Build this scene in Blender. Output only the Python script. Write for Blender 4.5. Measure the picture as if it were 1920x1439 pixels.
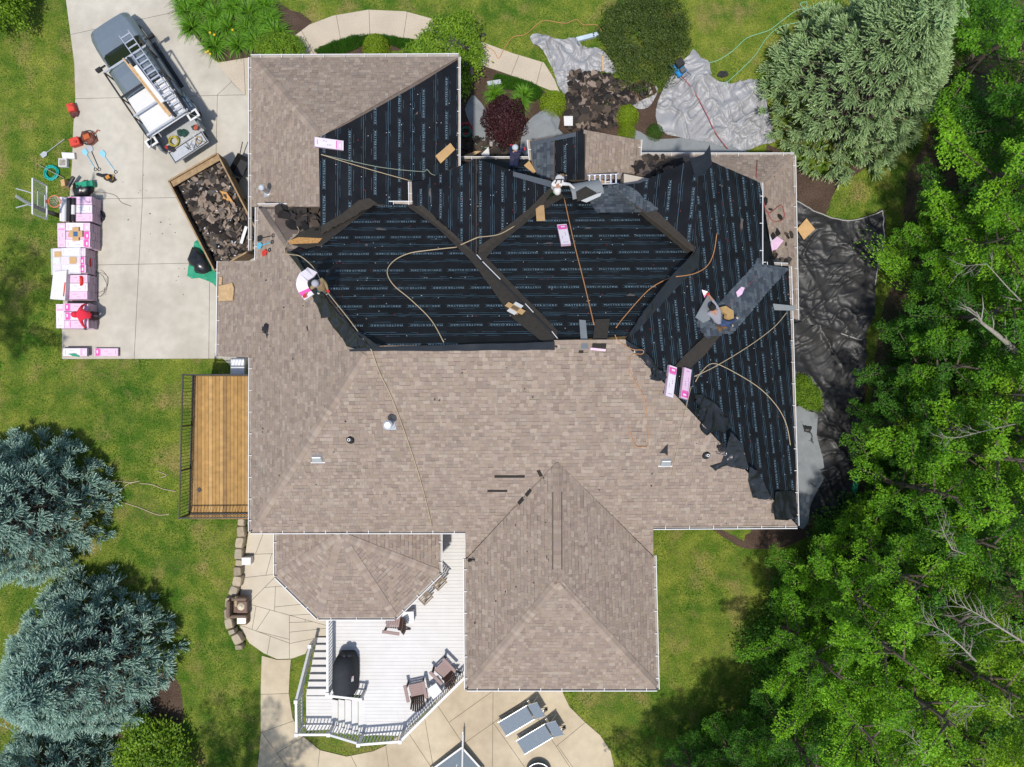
import bpy, bmesh, math, random
import numpy as np
from mathutils import Vector, Matrix
random.seed(7); rng = np.random.default_rng(7)
R = math.radians
for o in list(bpy.data.objects): bpy.data.objects.remove(o, do_unlink=True)
scene = bpy.context.scene
COL = scene.collection

# ---------------------------------------------------------------- camera (drone looking straight down)
H, F, CX, CY = 34.0, 1507.0, 960.0, 719.5
cam = bpy.data.cameras.new('camera'); cam_o = bpy.data.objects.new('camera', cam); COL.objects.link(cam_o)
cam_o.location = (0, 0, H); cam_o.rotation_euler = (0, 0, 0)
cam.sensor_width = 36.0; cam.lens = 36.0*F/1920.0; cam.clip_end = 600; cam.clip_start = 0.5
scene.camera = cam_o

# ---------------------------------------------------------------- daylight
SUN_EL = 72.0
sun_dir = Vector((0.24, 1.0, 0)).normalized()            # direction the shadows fall on the ground
world = bpy.data.worlds.new('World'); scene.world = world; world.use_nodes = True
wn = world.node_tree.nodes; wl = world.node_tree.links
bg = wn['Background']; sky = wn.new('ShaderNodeTexSky'); sky.sky_type = 'NISHITA'; sky.sun_disc = False
sky.sun_elevation = R(SUN_EL); sky.sun_rotation = math.atan2(-sun_dir.x, -sun_dir.y)
wl.new(sky.outputs[0], bg.inputs[0]); bg.inputs[1].default_value = 0.15
sl = bpy.data.lights.new('sun', 'SUN'); sl.energy = 3.6; sl.angle = R(2.0); sl.color = (1.0, 0.955, 0.88)
so = bpy.data.objects.new('sun', sl); COL.objects.link(so)
ce, se = math.cos(R(SUN_EL)), math.sin(R(SUN_EL))
so.rotation_euler = Vector((sun_dir.x*ce, sun_dir.y*ce, -se)).to_track_quat('-Z', 'Y').to_euler()
so.location = (-8, -20, 60)
vs = scene.view_settings; vs.view_transform = 'Standard'; vs.look = 'None'; vs.exposure = 0.16; vs.gamma = 1.0
vs.use_curve_mapping = False
scene.render.engine = 'CYCLES'
scene.cycles.max_bounces = 6; scene.cycles.transparent_max_bounces = 8

# ---------------------------------------------------------------- pixel -> place
def P(u, v, z=0.0):
    k = (H - z)/F
    return Vector(((u-CX)*k, (CY-v)*k, z))
class Plane:
    def __init__(s, p, q, r):
        n = (q-p).cross(r-p)
        if n.z < 0: n = -n
        n.normalize(); s.n = n
        s.a = -n.x/n.z; s.b = -n.y/n.z; s.c = n.dot(p)/n.z
        d = Vector((0, 0, -1)); d = d - n*d.dot(n)
        s.t = d.normalized() if d.length > 1e-5 else Vector((0, -1, 0))   # downhill
        s.s = s.n.cross(s.t); s.s.normalize()
        s.o = p.copy()
    def z(s, x, y): return s.a*x + s.b*y + s.c
    def hit(s, u, v, up=0.0):
        dx, dy = (u-CX)/F, (CY-v)/F
        t = (H - s.c - up)/(1 + s.a*dx + s.b*dy)
        return Vector((dx*t, dy*t, H - t))
    def uv(s, p): d = p - s.o; return (d.dot(s.s), d.dot(s.t))
    def pt(s, a, b, h=0.0): return s.o + s.s*a + s.t*b + s.n*h
def level(z): return Plane(Vector((0, 0, z)), Vector((1, 0, z)), Vector((0, 1, z)))

# ---------------------------------------------------------------- noise (numpy)
_perm = rng.permutation(512); _perm = np.concatenate([_perm, _perm])
_val = rng.random(512)*2-1
def vnoise(x, y, seed=0):
    x = np.asarray(x, float)+seed*17.31; y = np.asarray(y, float)+seed*9.77
    xi = np.floor(x).astype(int); yi = np.floor(y).astype(int)
    fx = x-xi; fy = y-yi
    fx = fx*fx*fx*(fx*(fx*6-15)+10); fy = fy*fy*fy*(fy*(fy*6-15)+10)
    def h(a, b): return _val[_perm[(_perm[b & 511]+(a & 511)) & 1023]]
    v00, v10, v01, v11 = h(xi, yi), h(xi+1, yi), h(xi, yi+1), h(xi+1, yi+1)
    return (v00*(1-fx)+v10*fx)*(1-fy)+(v01*(1-fx)+v11*fx)*fy
def fbm(x, y, seed=0, oct=4, g=0.5):
    s = 0; a = 1; f = 1
    for k in range(oct):
        s = s + a*vnoise(np.asarray(x)*f, np.asarray(y)*f, seed+k*3); a *= g; f *= 2.03
    return s
def wrinkle(x, y, seed=0, sc=1.0):
    """creased cloth height, about 0..1"""
    x = np.asarray(x)*sc; y = np.asarray(y)*sc
    wx = x+0.22*fbm(x*0.8, y*0.8, seed+40, 3); wy = y+0.22*fbm(x*0.8, y*0.8, seed+50, 3)
    out = 0
    for k, (ang, fr, st, am) in enumerate(((0.6, 0.55, 4.2, 1.0), (2.3, 0.8, 4.0, 0.8), (1.4, 1.2, 3.4, 0.55), (0.1, 1.9, 3.0, 0.35), (2.8, 2.6, 2.4, 0.2))):
        c, s_ = np.cos(ang), np.sin(ang)
        a = (wx*c+wy*s_)*fr*st; b = (-wx*s_+wy*c)*fr
        r = 1-np.abs(vnoise(a, b, seed+k*7))*2.6
        mask = np.clip(0.75+1.1*vnoise(x*0.9, y*0.9, seed+80+k), 0.1, 1.2)
        out = out+am*mask*np.clip(r, 0, 1)**1.6
    return out/2.2

# ---------------------------------------------------------------- mesh builder
class MB:
    def __init__(s): s.v = []; s.f = []; s.c = []; s.m = []
    def add(s, vs, fs, col=None, m=0):
        b = len(s.v); s.v.extend([tuple(p) for p in vs])
        for f in fs: s.f.append([i+b for i in f]); s.c.append(col); s.m.append(m)
        return s
    def quad(s, a, b, c, d, col=None, m=0): return s.add([a, b, c, d], [(0, 1, 2, 3)], col, m)
    def box(s, c, sx, sy, sz, rz=0.0, col=None, m=0, M=None):
        vs = []
        for dz in (-.5, .5):
            for dx, dy in ((-.5, -.5), (.5, -.5), (.5, .5), (-.5, .5)):
                p = Vector((dx*sx, dy*sy, dz*sz))
                if M is not None: p = M @ p
                elif rz: p = Matrix.Rotation(rz, 3, 'Z') @ p
                vs.append(p+Vector(c))
        return s.add(vs, [(3, 2, 1, 0), (4, 5, 6, 7), (0, 1, 5, 4), (1, 2, 6, 5), (2, 3, 7, 6), (3, 0, 4, 7)], col, m)
    def bar(s, a, b, w, h=None, col=None, m=0, up=Vector((0, 0, 1))):
        a = Vector(a); b = Vector(b); d = b-a; L = d.length
        if L < 1e-6: return s
        x = d/L; y = up.cross(x)
        if y.length < 1e-4: y = Vector((1, 0, 0))
        y.normalize(); z = x.cross(y); M = Matrix((x, y, z)).transposed()
        return s.box((a+b)/2, L, w, h or w, col=col, m=m, M=M)
    def tube(s, pts, r, n=6, col=None, m=0, cap=True):
        pts = [Vector(p) for p in pts]; k = len(pts)
        rr = r if isinstance(r, (list, tuple)) else [r]*k
        rings = []; side = None
        for i, p in enumerate(pts):
            d = (pts[min(i+1, k-1)]-pts[max(i-1, 0)])
            if d.length < 1e-7: d = Vector((0, 0, 1))
            d.normalize()
            if side is None:
                side = d.cross(Vector((0, 0, 1)))
                if side.length < 1e-3: side = d.cross(Vector((1, 0, 0)))
            side = side-d*side.dot(d)
            if side.length < 1e-4: side = d.orthogonal()
            side.normalize(); up = d.cross(side)
            rings.append([p+(side*math.cos(t)+up*math.sin(t))*rr[i] for t in [2*math.pi*j/n for j in range(n)]])
        vs = [q for rg in rings for q in rg]; fs = []
        for i in range(k-1):
            for j in range(n): fs.append((i*n+j, i*n+(j+1) % n, (i+1)*n+(j+1) % n, (i+1)*n+j))
        if cap: fs.append(tuple(range(n))[::-1]); fs.append(tuple((k-1)*n+j for j in range(n)))
        return s.add(vs, fs, col, m)
    def lathe(s, prof, c=(0, 0, 0), n=16, M=None, col=None, m=0, cap=True):
        c = Vector(c); vs = []; fs = []; k = len(prof)
        for r, z in prof:
            for j in range(n):
                t = 2*math.pi*j/n; p = Vector((r*math.cos(t), r*math.sin(t), z))
                if M is not None: p = M @ p
                vs.append(p+c)
        for i in range(k-1):
            for j in range(n): fs.append((i*n+j, i*n+(j+1) % n, (i+1)*n+(j+1) % n, (i+1)*n+j))
        if cap: fs.append(tuple(range(n))[::-1]); fs.append(tuple((k-1)*n+j for j in range(n)))
        return s.add(vs, fs, col, m)
    def prism(s, poly, z0, z1, col=None, m=0):
        n = len(poly); vs = [Vector((p[0], p[1], z0)) for p in poly]+[Vector((p[0], p[1], z1)) for p in poly]
        fs = [tuple(range(n, 2*n)), tuple(range(n))[::-1]]+[(i, (i+1) % n, n+(i+1) % n, n+i) for i in range(n)]
        return s.add(vs, fs, col, m)
    def xform(s, M): s.v = [tuple(M @ Vector(p)) for p in s.v]; return s
    def mesh(s, name, mats, smooth=False, bevel=0.0):
        me = bpy.data.meshes.new(name); me.from_pydata(s.v, [], s.f)
        for m in (mats if isinstance(mats, (list, tuple)) else [mats]): me.materials.append(m)
        if any(s.m): me.polygons.foreach_set('material_index', s.m)
        if any(c is not None for c in s.c):
            at = me.color_attributes.new('Col', 'FLOAT_COLOR', 'CORNER'); buf = []
            for f, c in zip(s.f, s.c):
                c = c or (1, 1, 1); buf.extend((c[0], c[1], c[2], 1.0)*len(f))
            at.data.foreach_set('color', buf)
        if smooth: me.polygons.foreach_set('use_smooth', [True]*len(s.f))
        me.update()
        if bevel > 0:
            bm = bmesh.new(); bm.from_mesh(me)
            bmesh.ops.bevel(bm, geom=list(bm.edges), offset=bevel, segments=1, affect='EDGES', clamp_overlap=True)
            bm.to_mesh(me); bm.free()
        return me
def np_mesh(name, verts, faces, mat, cols=None, smooth=False):
    """verts (n,3), faces (m,k) numpy; cols (m,3) per face"""
    me = bpy.data.meshes.new(name); n = len(verts); m, k = faces.shape
    me.vertices.add(n); me.vertices.foreach_set('co', np.ascontiguousarray(verts, dtype=np.float32).ravel())
    me.loops.add(m*k); me.loops.foreach_set('vertex_index', np.ascontiguousarray(faces, dtype=np.int32).ravel())
    me.polygons.add(m); me.polygons.foreach_set('loop_start', np.arange(0, m*k, k, dtype=np.int32))
    me.materials.append(mat)
    if cols is not None:
        at = me.color_attributes.new('Col', 'FLOAT_COLOR', 'CORNER')
        c = np.ones((m, k, 4), np.float32); c[:, :, :3] = cols[:, None, :]
        at.data.foreach_set('color', c.ravel())
    if smooth: me.polygons.foreach_set('use_smooth', np.ones(m, dtype=bool))
    me.update(calc_edges=True); me.validate()
    return me
def obj(name, me, parent=None):
    o = bpy.data.objects.new(name, me); COL.objects.link(o)
    if parent: o.parent = parent
    return o
def part(name, mb, mat, parent, smooth=False, bevel=0.0, label=None, kind=None):
    o = obj(name, mb.mesh(name, mat, smooth, bevel), parent)
    if label: o['label'] = label
    if kind: o['kind'] = kind
    return o
def tag(o, label, cat, group=None, kind=None):
    o['label'] = label; o['category'] = cat
    if group: o['group'] = group
    if kind: o['kind'] = kind
    return o
def thing(name, label, cat, loc=(0, 0, 0), rz=0.0, group=None):
    o = bpy.data.objects.new(name, None); COL.objects.link(o); o.empty_display_size = 0.2
    o.location = loc; o.rotation_euler = (0, 0, rz)
    return tag(o, label, cat, group)
def single(name, mb, mat, label, cat, group=None, smooth=False, bevel=0.0, kind=None, loc=None):
    """a thing that is one mesh; world-space verts are moved to a local origin at its base"""
    v = np.array(mb.v, float)
    c = Vector((v[:, 0].mean(), v[:, 1].mean(), v[:, 2].min())) if loc is None else Vector(loc)
    mb.v = [tuple(Vector(p)-c) for p in mb.v]
    o = obj(name, mb.mesh(name, mat, smooth, bevel)); o.location = c
    return tag(o, label, cat, group, kind)
def structure(name, me, parent=None, label=None):
    o = obj(name, me, parent)
    if parent is None: o['kind'] = 'structure'
    if label: o['label'] = label
    return o
def copy_tree(o, parent=None, loc=None, rz=None, label=None, group=None):
    c = o.copy(); COL.objects.link(c); c.parent = parent
    if loc is not None: c.location = loc
    if rz is not None: c.rotation_euler = (0, 0, rz)
    if label: c['label'] = label
    if group: c['group'] = group
    for ch in list(o.children): copy_tree(ch, c)
    return c
def pose(o, loc, M):
    o.matrix_world = Matrix.Translation(loc) @ M.to_4x4()
def frame_on(plane, deg):
    """rotation whose x runs at deg (picture angle, counter-clockwise from east) on the plane, z = plane normal"""
    n = plane.n; x = Vector((math.cos(R(deg)), math.sin(R(deg)), 0)); x = (x-n*x.dot(n)).normalized()
    y = n.cross(x); return Matrix((x, y, n)).transposed()

# ---------------------------------------------------------------- polygons
def clip(poly, fn):
    out = []; n = len(poly)
    for i in range(n):
        a, b = poly[i], poly[(i+1) % n]; fa, fb = fn(a), fn(b)
        if fa >= 0: out.append(a)
        if (fa > 0 and fb < 0) or (fa < 0 and fb > 0):
            t = fa/(fa-fb); out.append(tuple(a[k]+(b[k]-a[k])*t for k in range(2)))
    return out
def inside(poly, x, y):
    c = False; n = len(poly); j = n-1
    for i in range(n):
        xi, yi = poly[i]; xj, yj = poly[j]
        if (yi > y) != (yj > y) and x < (xj-xi)*(y-yi)/(yj-yi)+xi: c = not c
        j = i
    return c
def inside_np(poly, x, y):
    c = np.zeros(len(x), bool); n = len(poly); j = n-1
    for i in range(n):
        xi, yi = poly[i]; xj, yj = poly[j]
        if yi != yj:
            c ^= ((yi > y) != (yj > y)) & (x < (xj-xi)*(y-yi)/(yj-yi)+xi)
        j = i
    return c
def area(poly): return 0.5*sum(poly[i-1][0]*poly[i][1]-poly[i][0]*poly[i-1][1] for i in range(len(poly)))
def smooth_poly(pts, n=4, closed=True):
    out = []; k = len(pts)
    for i in range(k if closed else k-1):
        p0, p1, p2, p3 = [pts[(i+d) % k] if closed else pts[min(max(i+d, 0), k-1)] for d in (-1, 0, 1, 2)]
        for j in range(n):
            t = j/n
            out.append(tuple(0.5*((2*p1[q])+(-p0[q]+p2[q])*t+(2*p0[q]-5*p1[q]+4*p2[q]-p3[q])*t*t+(-p0[q]+3*p1[q]-3*p2[q]+p3[q])*t**3) for q in range(len(p1))))
    if not closed: out.append(tuple(pts[-1]))
    return out
def gridpoly(poly, step):
    """2-D polygon -> bmesh cut into a grid that keeps the exact outline"""
    bm = bmesh.new(); vs = [bm.verts.new((p[0], p[1], 0)) for p in poly]
    f = bm.faces.new(vs)
    if f.normal.z < 0 or area(poly) < 0: f.normal_flip()
    bmesh.ops.triangulate(bm, faces=bm.faces[:])
    xs = [p[0] for p in poly]; ys = [p[1] for p in poly]
    for lo, hi, ax in ((min(xs), max(xs), 0), (min(ys), max(ys), 1)):
        k = lo+step*0.5
        while k < hi:
            co = (k, 0, 0) if ax == 0 else (0, k, 0); no = (1, 0, 0) if ax == 0 else (0, 1, 0)
            bmesh.ops.bisect_plane(bm, geom=bm.verts[:]+bm.edges[:]+bm.faces[:], plane_co=co, plane_no=no, dist=1e-5)
            k += step
    return bm
def cloth(name, poly2, step, hfun, mat, place=None, thick=0.0, smooth=True):
    """creased sheet over a 2-D outline; hfun(x,y)->height; place(x,y,h)->world"""
    bm = gridpoly(poly2, step); bm.verts.ensure_lookup_table()
    xy = np.array([v.co[:2] for v in bm.verts]); h = hfun(xy[:, 0], xy[:, 1])
    for v, hh in zip(bm.verts, h):
        v.co = place(v.co.x, v.co.y, hh) if place else Vector((v.co.x, v.co.y, hh))
    for f in bm.faces: f.smooth = smooth
    bmesh.ops.recalc_face_normals(bm, faces=bm.faces[:])
    if bm.faces and sum(f.normal.z for f in bm.faces) < 0:
        for f in bm.faces: f.normal_flip()
    me = bpy.data.meshes.new(name); bm.to_mesh(me); bm.free(); me.materials.append(mat)
    return me
def recenter(o):
    me = o.data; n = len(me.vertices); b = np.empty(n*3, np.float32); me.vertices.foreach_get('co', b); b = b.reshape(-1, 3)
    c = np.array([b[:, 0].mean(), b[:, 1].mean(), b[:, 2].min()]); b -= c.astype(np.float32)
    me.vertices.foreach_set('co', b.ravel()); o.location = Vector(c); me.update(); return o

# ---------------------------------------------------------------- materials
def lin(c):
    """sRGB 0-255 -> linear"""
    return tuple((x/255/12.92 if x/255 <= 0.04045 else ((x/255+0.055)/1.055)**2.4) for x in c)
def mat(name, col, rough=0.7, metal=0.0, var=0.12, scale=6.0, bump=0.0, bscale=40.0, attr=False, spec=0.4, sheen=0.0, var2=None, scale2=0.6, col2=None, trans=0.0):
    m = bpy.data.materials.new(name); m.use_nodes = True; nt = m.node_tree; N = nt.nodes; L = nt.links
    b = N['Principled BSDF']; b.inputs['Roughness'].default_value = rough; b.inputs['Metallic'].default_value = metal
    b.inputs['Specular IOR Level'].default_value = spec
    geo = N.new('ShaderNodeNewGeometry'); tc = N.new('ShaderNodeTexCoord')
    nz = N.new('ShaderNodeTexNoise'); nz.inputs['Scale'].default_value = scale; nz.inputs['Detail'].default_value = 5
    L.new(geo.outputs['Position'], nz.inputs['Vector'])
    if attr:
        at = N.new('ShaderNodeAttribute'); at.attribute_name = 'Col'; src = at.outputs['Color']
    else:
        rgb = N.new('ShaderNodeRGB'); rgb.outputs[0].default_value = (*col, 1); src = rgb.outputs[0]
    if col2 is not None:
        n2 = N.new('ShaderNodeTexNoise'); n2.inputs['Scale'].default_value = scale2; n2.inputs['Detail'].default_value = 4
        L.new(geo.outputs['Position'], n2.inputs['Vector'])
        rmp = N.new('ShaderNodeValToRGB'); rmp.color_ramp.elements[0].position = 0.42; rmp.color_ramp.elements[1].position = 0.62
        L.new(n2.outputs['Fac'], rmp.inputs['Fac'])
        mx2 = N.new('ShaderNodeMix'); mx2.data_type = 'RGBA'; L.new(rmp.outputs['Color'], mx2.inputs['Factor'])
        L.new(src, mx2.inputs['A']); mx2.inputs['B'].default_value = (*col2, 1); src = mx2.outputs['Result']
    mr = N.new('ShaderNodeMapRange'); mr.inputs['From Min'].default_value = 0.25; mr.inputs['From Max'].default_value = 0.75
    mr.inputs['To Min'].default_value = 1-var; mr.inputs['To Max'].default_value = 1+var
    L.new(nz.outputs['Fac'], mr.inputs['Value'])
    mul = N.new('ShaderNodeMix'); mul.data_type = 'RGBA'; mul.blend_type = 'MULTIPLY'; mul.inputs['Factor'].default_value = 1
    L.new(src, mul.inputs['A']); L.new(mr.outputs['Result'], mul.inputs['B'])
    L.new(mul.outputs['Result'], b.inputs['Base Color'])
    if bump > 0:
        bn = N.new('ShaderNodeTexNoise'); bn.inputs['Scale'].default_value = bscale; bn.inputs['Detail'].default_value = 6
        L.new(geo.outputs['Position'], bn.inputs['Vector'])
        bu = N.new('ShaderNodeBump'); bu.inputs['Strength'].default_value = bump; bu.inputs['Distance'].default_value = 0.03
        L.new(bn.outputs['Fac'], bu.inputs['Height']); L.new(bu.outputs['Normal'], b.inputs['Normal'])
    if trans > 0:
        tr = N.new('ShaderNodeBsdfTranslucent'); L.new(mul.outputs['Result'], tr.inputs['Color'])
        ms = N.new('ShaderNodeMixShader'); ms.inputs[0].default_value = trans
        L.new(b.outputs[0], ms.inputs[1]); L.new(tr.outputs[0], ms.inputs[2])
        L.new(ms.outputs[0], N['Material Output'].inputs['Surface'])
    return m
M = {}
M['concrete'] = mat('concrete', (0.47, 0.435, 0.37), 0.85, var=0.09, scale=2.6, bump=0.15, bscale=60, col2=(0.405, 0.37, 0.31), scale2=0.45)
M['aggregate'] = mat('aggregate', (0.47, 0.40, 0.31), 0.9, var=0.22, scale=28, bump=0.3, bscale=70, col2=(0.43, 0.365, 0.285), scale2=0.8)
M['patio'] = mat('patio', (0.49, 0.41, 0.29), 0.85, var=0.09, scale=3, bump=0.15, bscale=60, col2=(0.40, 0.325, 0.225), scale2=0.4)
M['flag'] = mat('flagstone_concrete', (0.52, 0.46, 0.36), 0.85, var=0.06, scale=2, bump=0.12, bscale=60, col2=(0.47, 0.41, 0.32), scale2=0.6)
M['joint'] = mat('joint_grit', (0.07, 0.055, 0.04), 0.95, var=0.2)
M['mulch'] = mat('mulch', (0.062, 0.038, 0.026), 0.95, var=0.55, scale=22, bump=0.9, bscale=45, col2=(0.085, 0.055, 0.038), scale2=1.2)
M['leaflitter'] = mat('leaf_litter', (0.11, 0.075, 0.045), 0.95, var=0.6, scale=18, bump=0.9, bscale=40, col2=(0.05, 0.045, 0.02), scale2=0.9)
M['shingle'] = mat('asphalt_shingle', (1, 1, 1), 0.92, var=0.09, scale=55, attr=True, bump=0.25, bscale=120, spec=0.2, col2=None)
M['deckboard'] = mat('roof_board', (0.14, 0.105, 0.085), 0.9, var=0.2)
M['felt'] = mat('black_underlayment', (0.0095, 0.0105, 0.0125), 0.5, var=0.35, scale=1.5, bump=0.25, bscale=9, spec=0.16)
M['feltloose'] = mat('loose_underlayment', (0.014, 0.015, 0.017), 0.3, var=0.3, scale=2, bump=0.1, bscale=12, spec=0.5)
M['print'] = mat('pale_blue_print', (0.20, 0.29, 0.35), 0.6, var=0.35, scale=5)
M['printlt'] = mat('pale_grey_print', (0.055, 0.105, 0.145), 0.6, var=0.5, scale=3)
M['valley'] = mat('valley_membrane', (0.036, 0.030, 0.024), 0.9, var=0.18, scale=8, bump=0.2)
M['white'] = mat('white_paint', (0.62, 0.61, 0.60), 0.5, var=0.04, scale=3)
M['gutter_in'] = mat('gutter_inside', (0.33, 0.29, 0.25), 0.8, var=0.25, scale=4)
M['siding'] = mat('siding', (0.42, 0.37, 0.31), 0.8, var=0.05)
M['whitedeck'] = mat('white_deck_board', (0.57, 0.555, 0.54), 0.6, var=0.05, scale=2.5)
M['ceddeck'] = mat('cedar_board', (1, 1, 1), 0.75, attr=True, var=0.22, scale=5, bump=0.15, bscale=30)
M['blackmetal'] = mat('black_metal', (0.018, 0.018, 0.02), 0.5, var=0.1)
M['stone'] = mat('wall_stone', (1, 1, 1), 0.9, attr=True, var=0.16, scale=7, bump=0.4, bscale=25)
M['attr'] = mat('painted', (1, 1, 1), 0.65, attr=True, var=0.05, scale=5)
M['attr_m'] = mat('coated_metal', (1, 1, 1), 0.35, attr=True, var=0.05, scale=5, metal=0.6)
M['fabric'] = mat('fabric', (1, 1, 1), 0.9, attr=True, var=0.12, scale=18, bump=0.3, bscale=60)
M['wrap'] = mat('bundle_wrap', (1, 1, 1), 0.4, attr=True, var=0.05, scale=9)
M['card'] = mat('cardboard', (0.50, 0.31, 0.14), 0.85, var=0.1, scale=5)
M['wood'] = mat('raw_lumber', (0.50, 0.33, 0.17), 0.8, var=0.2, scale=9)
M['osb'] = mat('strand_board', (0.52, 0.27, 0.09), 0.85, var=0.4, scale=18)
M['silver'] = mat('silver_tarp', (0.30, 0.30, 0.31), 0.50, var=0.14, scale=1.6, spec=0.4, metal=0.08, bump=0.15, bscale=14)
M['blacktarp'] = mat('black_tarp', (0.024, 0.024, 0.026), 0.45, var=0.3, scale=1.5, spec=0.35, bump=0.12, bscale=14, col2=(0.036, 0.035, 0.034), scale2=0.8)
M['greytarp'] = mat('grey_fabric_sheet', (0.20, 0.215, 0.225), 0.85, var=0.12, scale=2.5, bump=0.12, bscale=14)
M['greentarp'] = mat('green_tarp', (0.012, 0.26, 0.14), 0.45, var=0.15, scale=3)
M['alu'] = mat('aluminium', (0.72, 0.72, 0.74), 0.32, metal=0.75, var=0.06)
M['galv'] = mat('galvanised', (0.55, 0.56, 0.57), 0.4, metal=0.6, var=0.08)
M['rope'] = mat('rope_fibre', (0.42, 0.33, 0.21), 0.9, var=0.2, scale=60)
M['orange'] = mat('orange_cord', (0.46, 0.22, 0.09), 0.6, var=0.1)
M['hose'] = mat('pale_green_hose', (0.22, 0.48, 0.30), 0.5, var=0.1)
M['teal'] = mat('teal_hose', (0.01, 0.36, 0.32), 0.4, var=0.1)
M['red'] = mat('red_plastic', (0.55, 0.03, 0.02), 0.45, var=0.1)
M['truck'] = mat('grey_blue_paint', (0.17, 0.205, 0.235), 0.3, metal=0.25, var=0.04, spec=0.6)
M['glass'] = mat('dark_glass', (0.010, 0.014, 0.014), 0.12, var=0.05, spec=0.25)
M['tyre'] = mat('tyre_rubber', (0.018, 0.018, 0.018), 0.85, var=0.2)
M['skin'] = mat('skin', (0.42, 0.22, 0.14), 0.6, var=0.05)
M['bark'] = mat('bark', (0.13, 0.10, 0.075), 0.9, var=0.3, scale=10, bump=0.5, bscale=25)
M['deadwood'] = mat('dead_wood', (0.27, 0.245, 0.205), 0.9, var=0.3, scale=8)
M['leaf'] = mat('leaf', (1, 1, 1), 0.55, attr=True, var=0.18, scale=1.2, spec=0.4, trans=0.42)
M['needle'] = mat('needle', (1, 1, 1), 0.65, attr=True, var=0.14, scale=1.5, spec=0.3, trans=0.12)
M['grassblade'] = mat('grass_blade', (1, 1, 1), 0.7, attr=True, var=0.15, scale=2, trans=0.25, spec=0.2)
M['wetstain'] = None
# ================================================================ GROUND
def lawn_material():
    m = bpy.data.materials.new('lawn_grass'); m.use_nodes = True; nt = m.node_tree; N = nt.nodes; L = nt.links
    b = N['Principled BSDF']; b.inputs['Roughness'].default_value = 0.9; b.inputs['Specular IOR Level'].default_value = 0.15
    geo = N.new('ShaderNodeNewGeometry')
    def noise(s, d=4):
        n = N.new('ShaderNodeTexNoise'); n.inputs['Scale'].default_value = s; n.inputs['Detail'].default_value = d
        L.new(geo.outputs['Position'], n.inputs['Vector']); return n.outputs['Fac']
    def ramp(src, a, b_, c0, c1):
        r = N.new('ShaderNodeValToRGB'); e = r.color_ramp.elements; e[0].position = a; e[1].position = b_
        e[0].color = (*c0, 1); e[1].color = (*c1, 1); L.new(src, r.inputs['Fac']); return r.outputs['Color']
    def mix(f, a, bb, mode='MIX'):
        x = N.new('ShaderNodeMix'); x.data_type = 'RGBA'; x.blend_type = mode
        if isinstance(f, float): x.inputs['Factor'].default_value = f
        else: L.new(f, x.inputs['Factor'])
        L.new(a, x.inputs['A']); L.new(bb, x.inputs['B']); return x.outputs['Result']
    big = ramp(noise(0.33, 6), 0.36, 0.66, (0.042, 0.108, 0.008), (0.175, 0.215, 0.026))
    mid = ramp(noise(1.5, 6), 0.38, 0.66, (0.038, 0.100, 0.008), (0.215, 0.225, 0.040))
    c = mix(0.55, big, mid)
    dry = ramp(noise(0.8, 8), 0.54, 0.76, (0, 0, 0), (1, 1, 1))
    straw = N.new('ShaderNodeRGB'); straw.outputs[0].default_value = (0.24, 0.185, 0.07, 1)
    c = mix(dry, c, straw.outputs[0])
    fine = ramp(noise(16, 4), 0.3, 0.7, (0.62, 0.62, 0.62), (1.35, 1.35, 1.3))
    c = mix(1.0, c, fine, 'MULTIPLY')
    L.new(c, b.inputs['Base Color'])
    bu = N.new('ShaderNodeBump'); bu.inputs['Strength'].default_value = 0.7; bu.inputs['Distance'].default_value = 0.05
    L.new(noise(26, 6), bu.inputs['Height']); L.new(bu.outputs['Normal'], b.inputs['Normal'])
    return m
M['lawn'] = lawn_material()
g = MB().quad((-150, -150, 0), (150, -150, 0), (150, 150, 0), (-150, 150, 0))
structure('lawn', g.mesh('lawn', M['lawn']))

def wp(px, z=0.0): return [tuple(P(u, v, z)[:2]) for u, v in px]
def sheet(name, px, z, material, jit=0.0, smooth=0, parent=None, kind=None):
    w = wp(px)
    if smooth: w = smooth_poly(w, smooth)
    if jit:
        w2 = []
        n = len(w)
        for i in range(n):
            a, b_ = w[i], w[(i+1) % n]; L_ = math.dist(a, b_); k = max(1, int(L_/0.22))
            for j in range(k):
                t = j/k; w2.append((a[0]+(b_[0]-a[0])*t+random.gauss(0, jit), a[1]+(b_[1]-a[1])*t+random.gauss(0, jit)))
        w = w2
    if area(w) < 0: w = w[::-1]
    mb = MB(); mb.add([(x, y, z) for x, y in w], [tuple(range(len(w)))])
    o = structure(name, mb.mesh(name, material), parent)
    return o
# planting beds, worn soil
BEDS = {
 'front_bed': [(330, -10), (480, -10), (545, 18), (585, 40), (560, 72), (580, 110), (470, 125), (430, 118), (395, 105), (350, 45)],
 'house_bed': [(560, 85), (600, 82), (700, 62), (800, 78), (860, 100), (910, 118), (990, 155), (1040, 180), (1060, 200), (1200, 190), (1245, 170), (1232, 215), (1300, 330), (860, 330), (858, 108), (560, 112)],
 'spruce_bed': [(1440, 270), (1520, 330), (1600, 310), (1640, 300), (1568, 355), (1545, 405), (1500, 395), (1440, 400)],
 'side_bed': [(1430, 390), (1500, 380), (1510, 620), (1620, 620), (1600, 980), (1530, 985), (1520, 1005), (1470, 1025), (1400, 1030), (1345, 1000), (1335, 980), (1420, 970)],
 'spruce_mulch': [(230, 1290), (320, 1260), (345, 1335), (330, 1385), (250, 1400), (200, 1370), (150, 1300)],
}
for nm, px in BEDS.items(): sheet(nm, px, 0.006, M['mulch'], jit=0.025, smooth=3)
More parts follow.
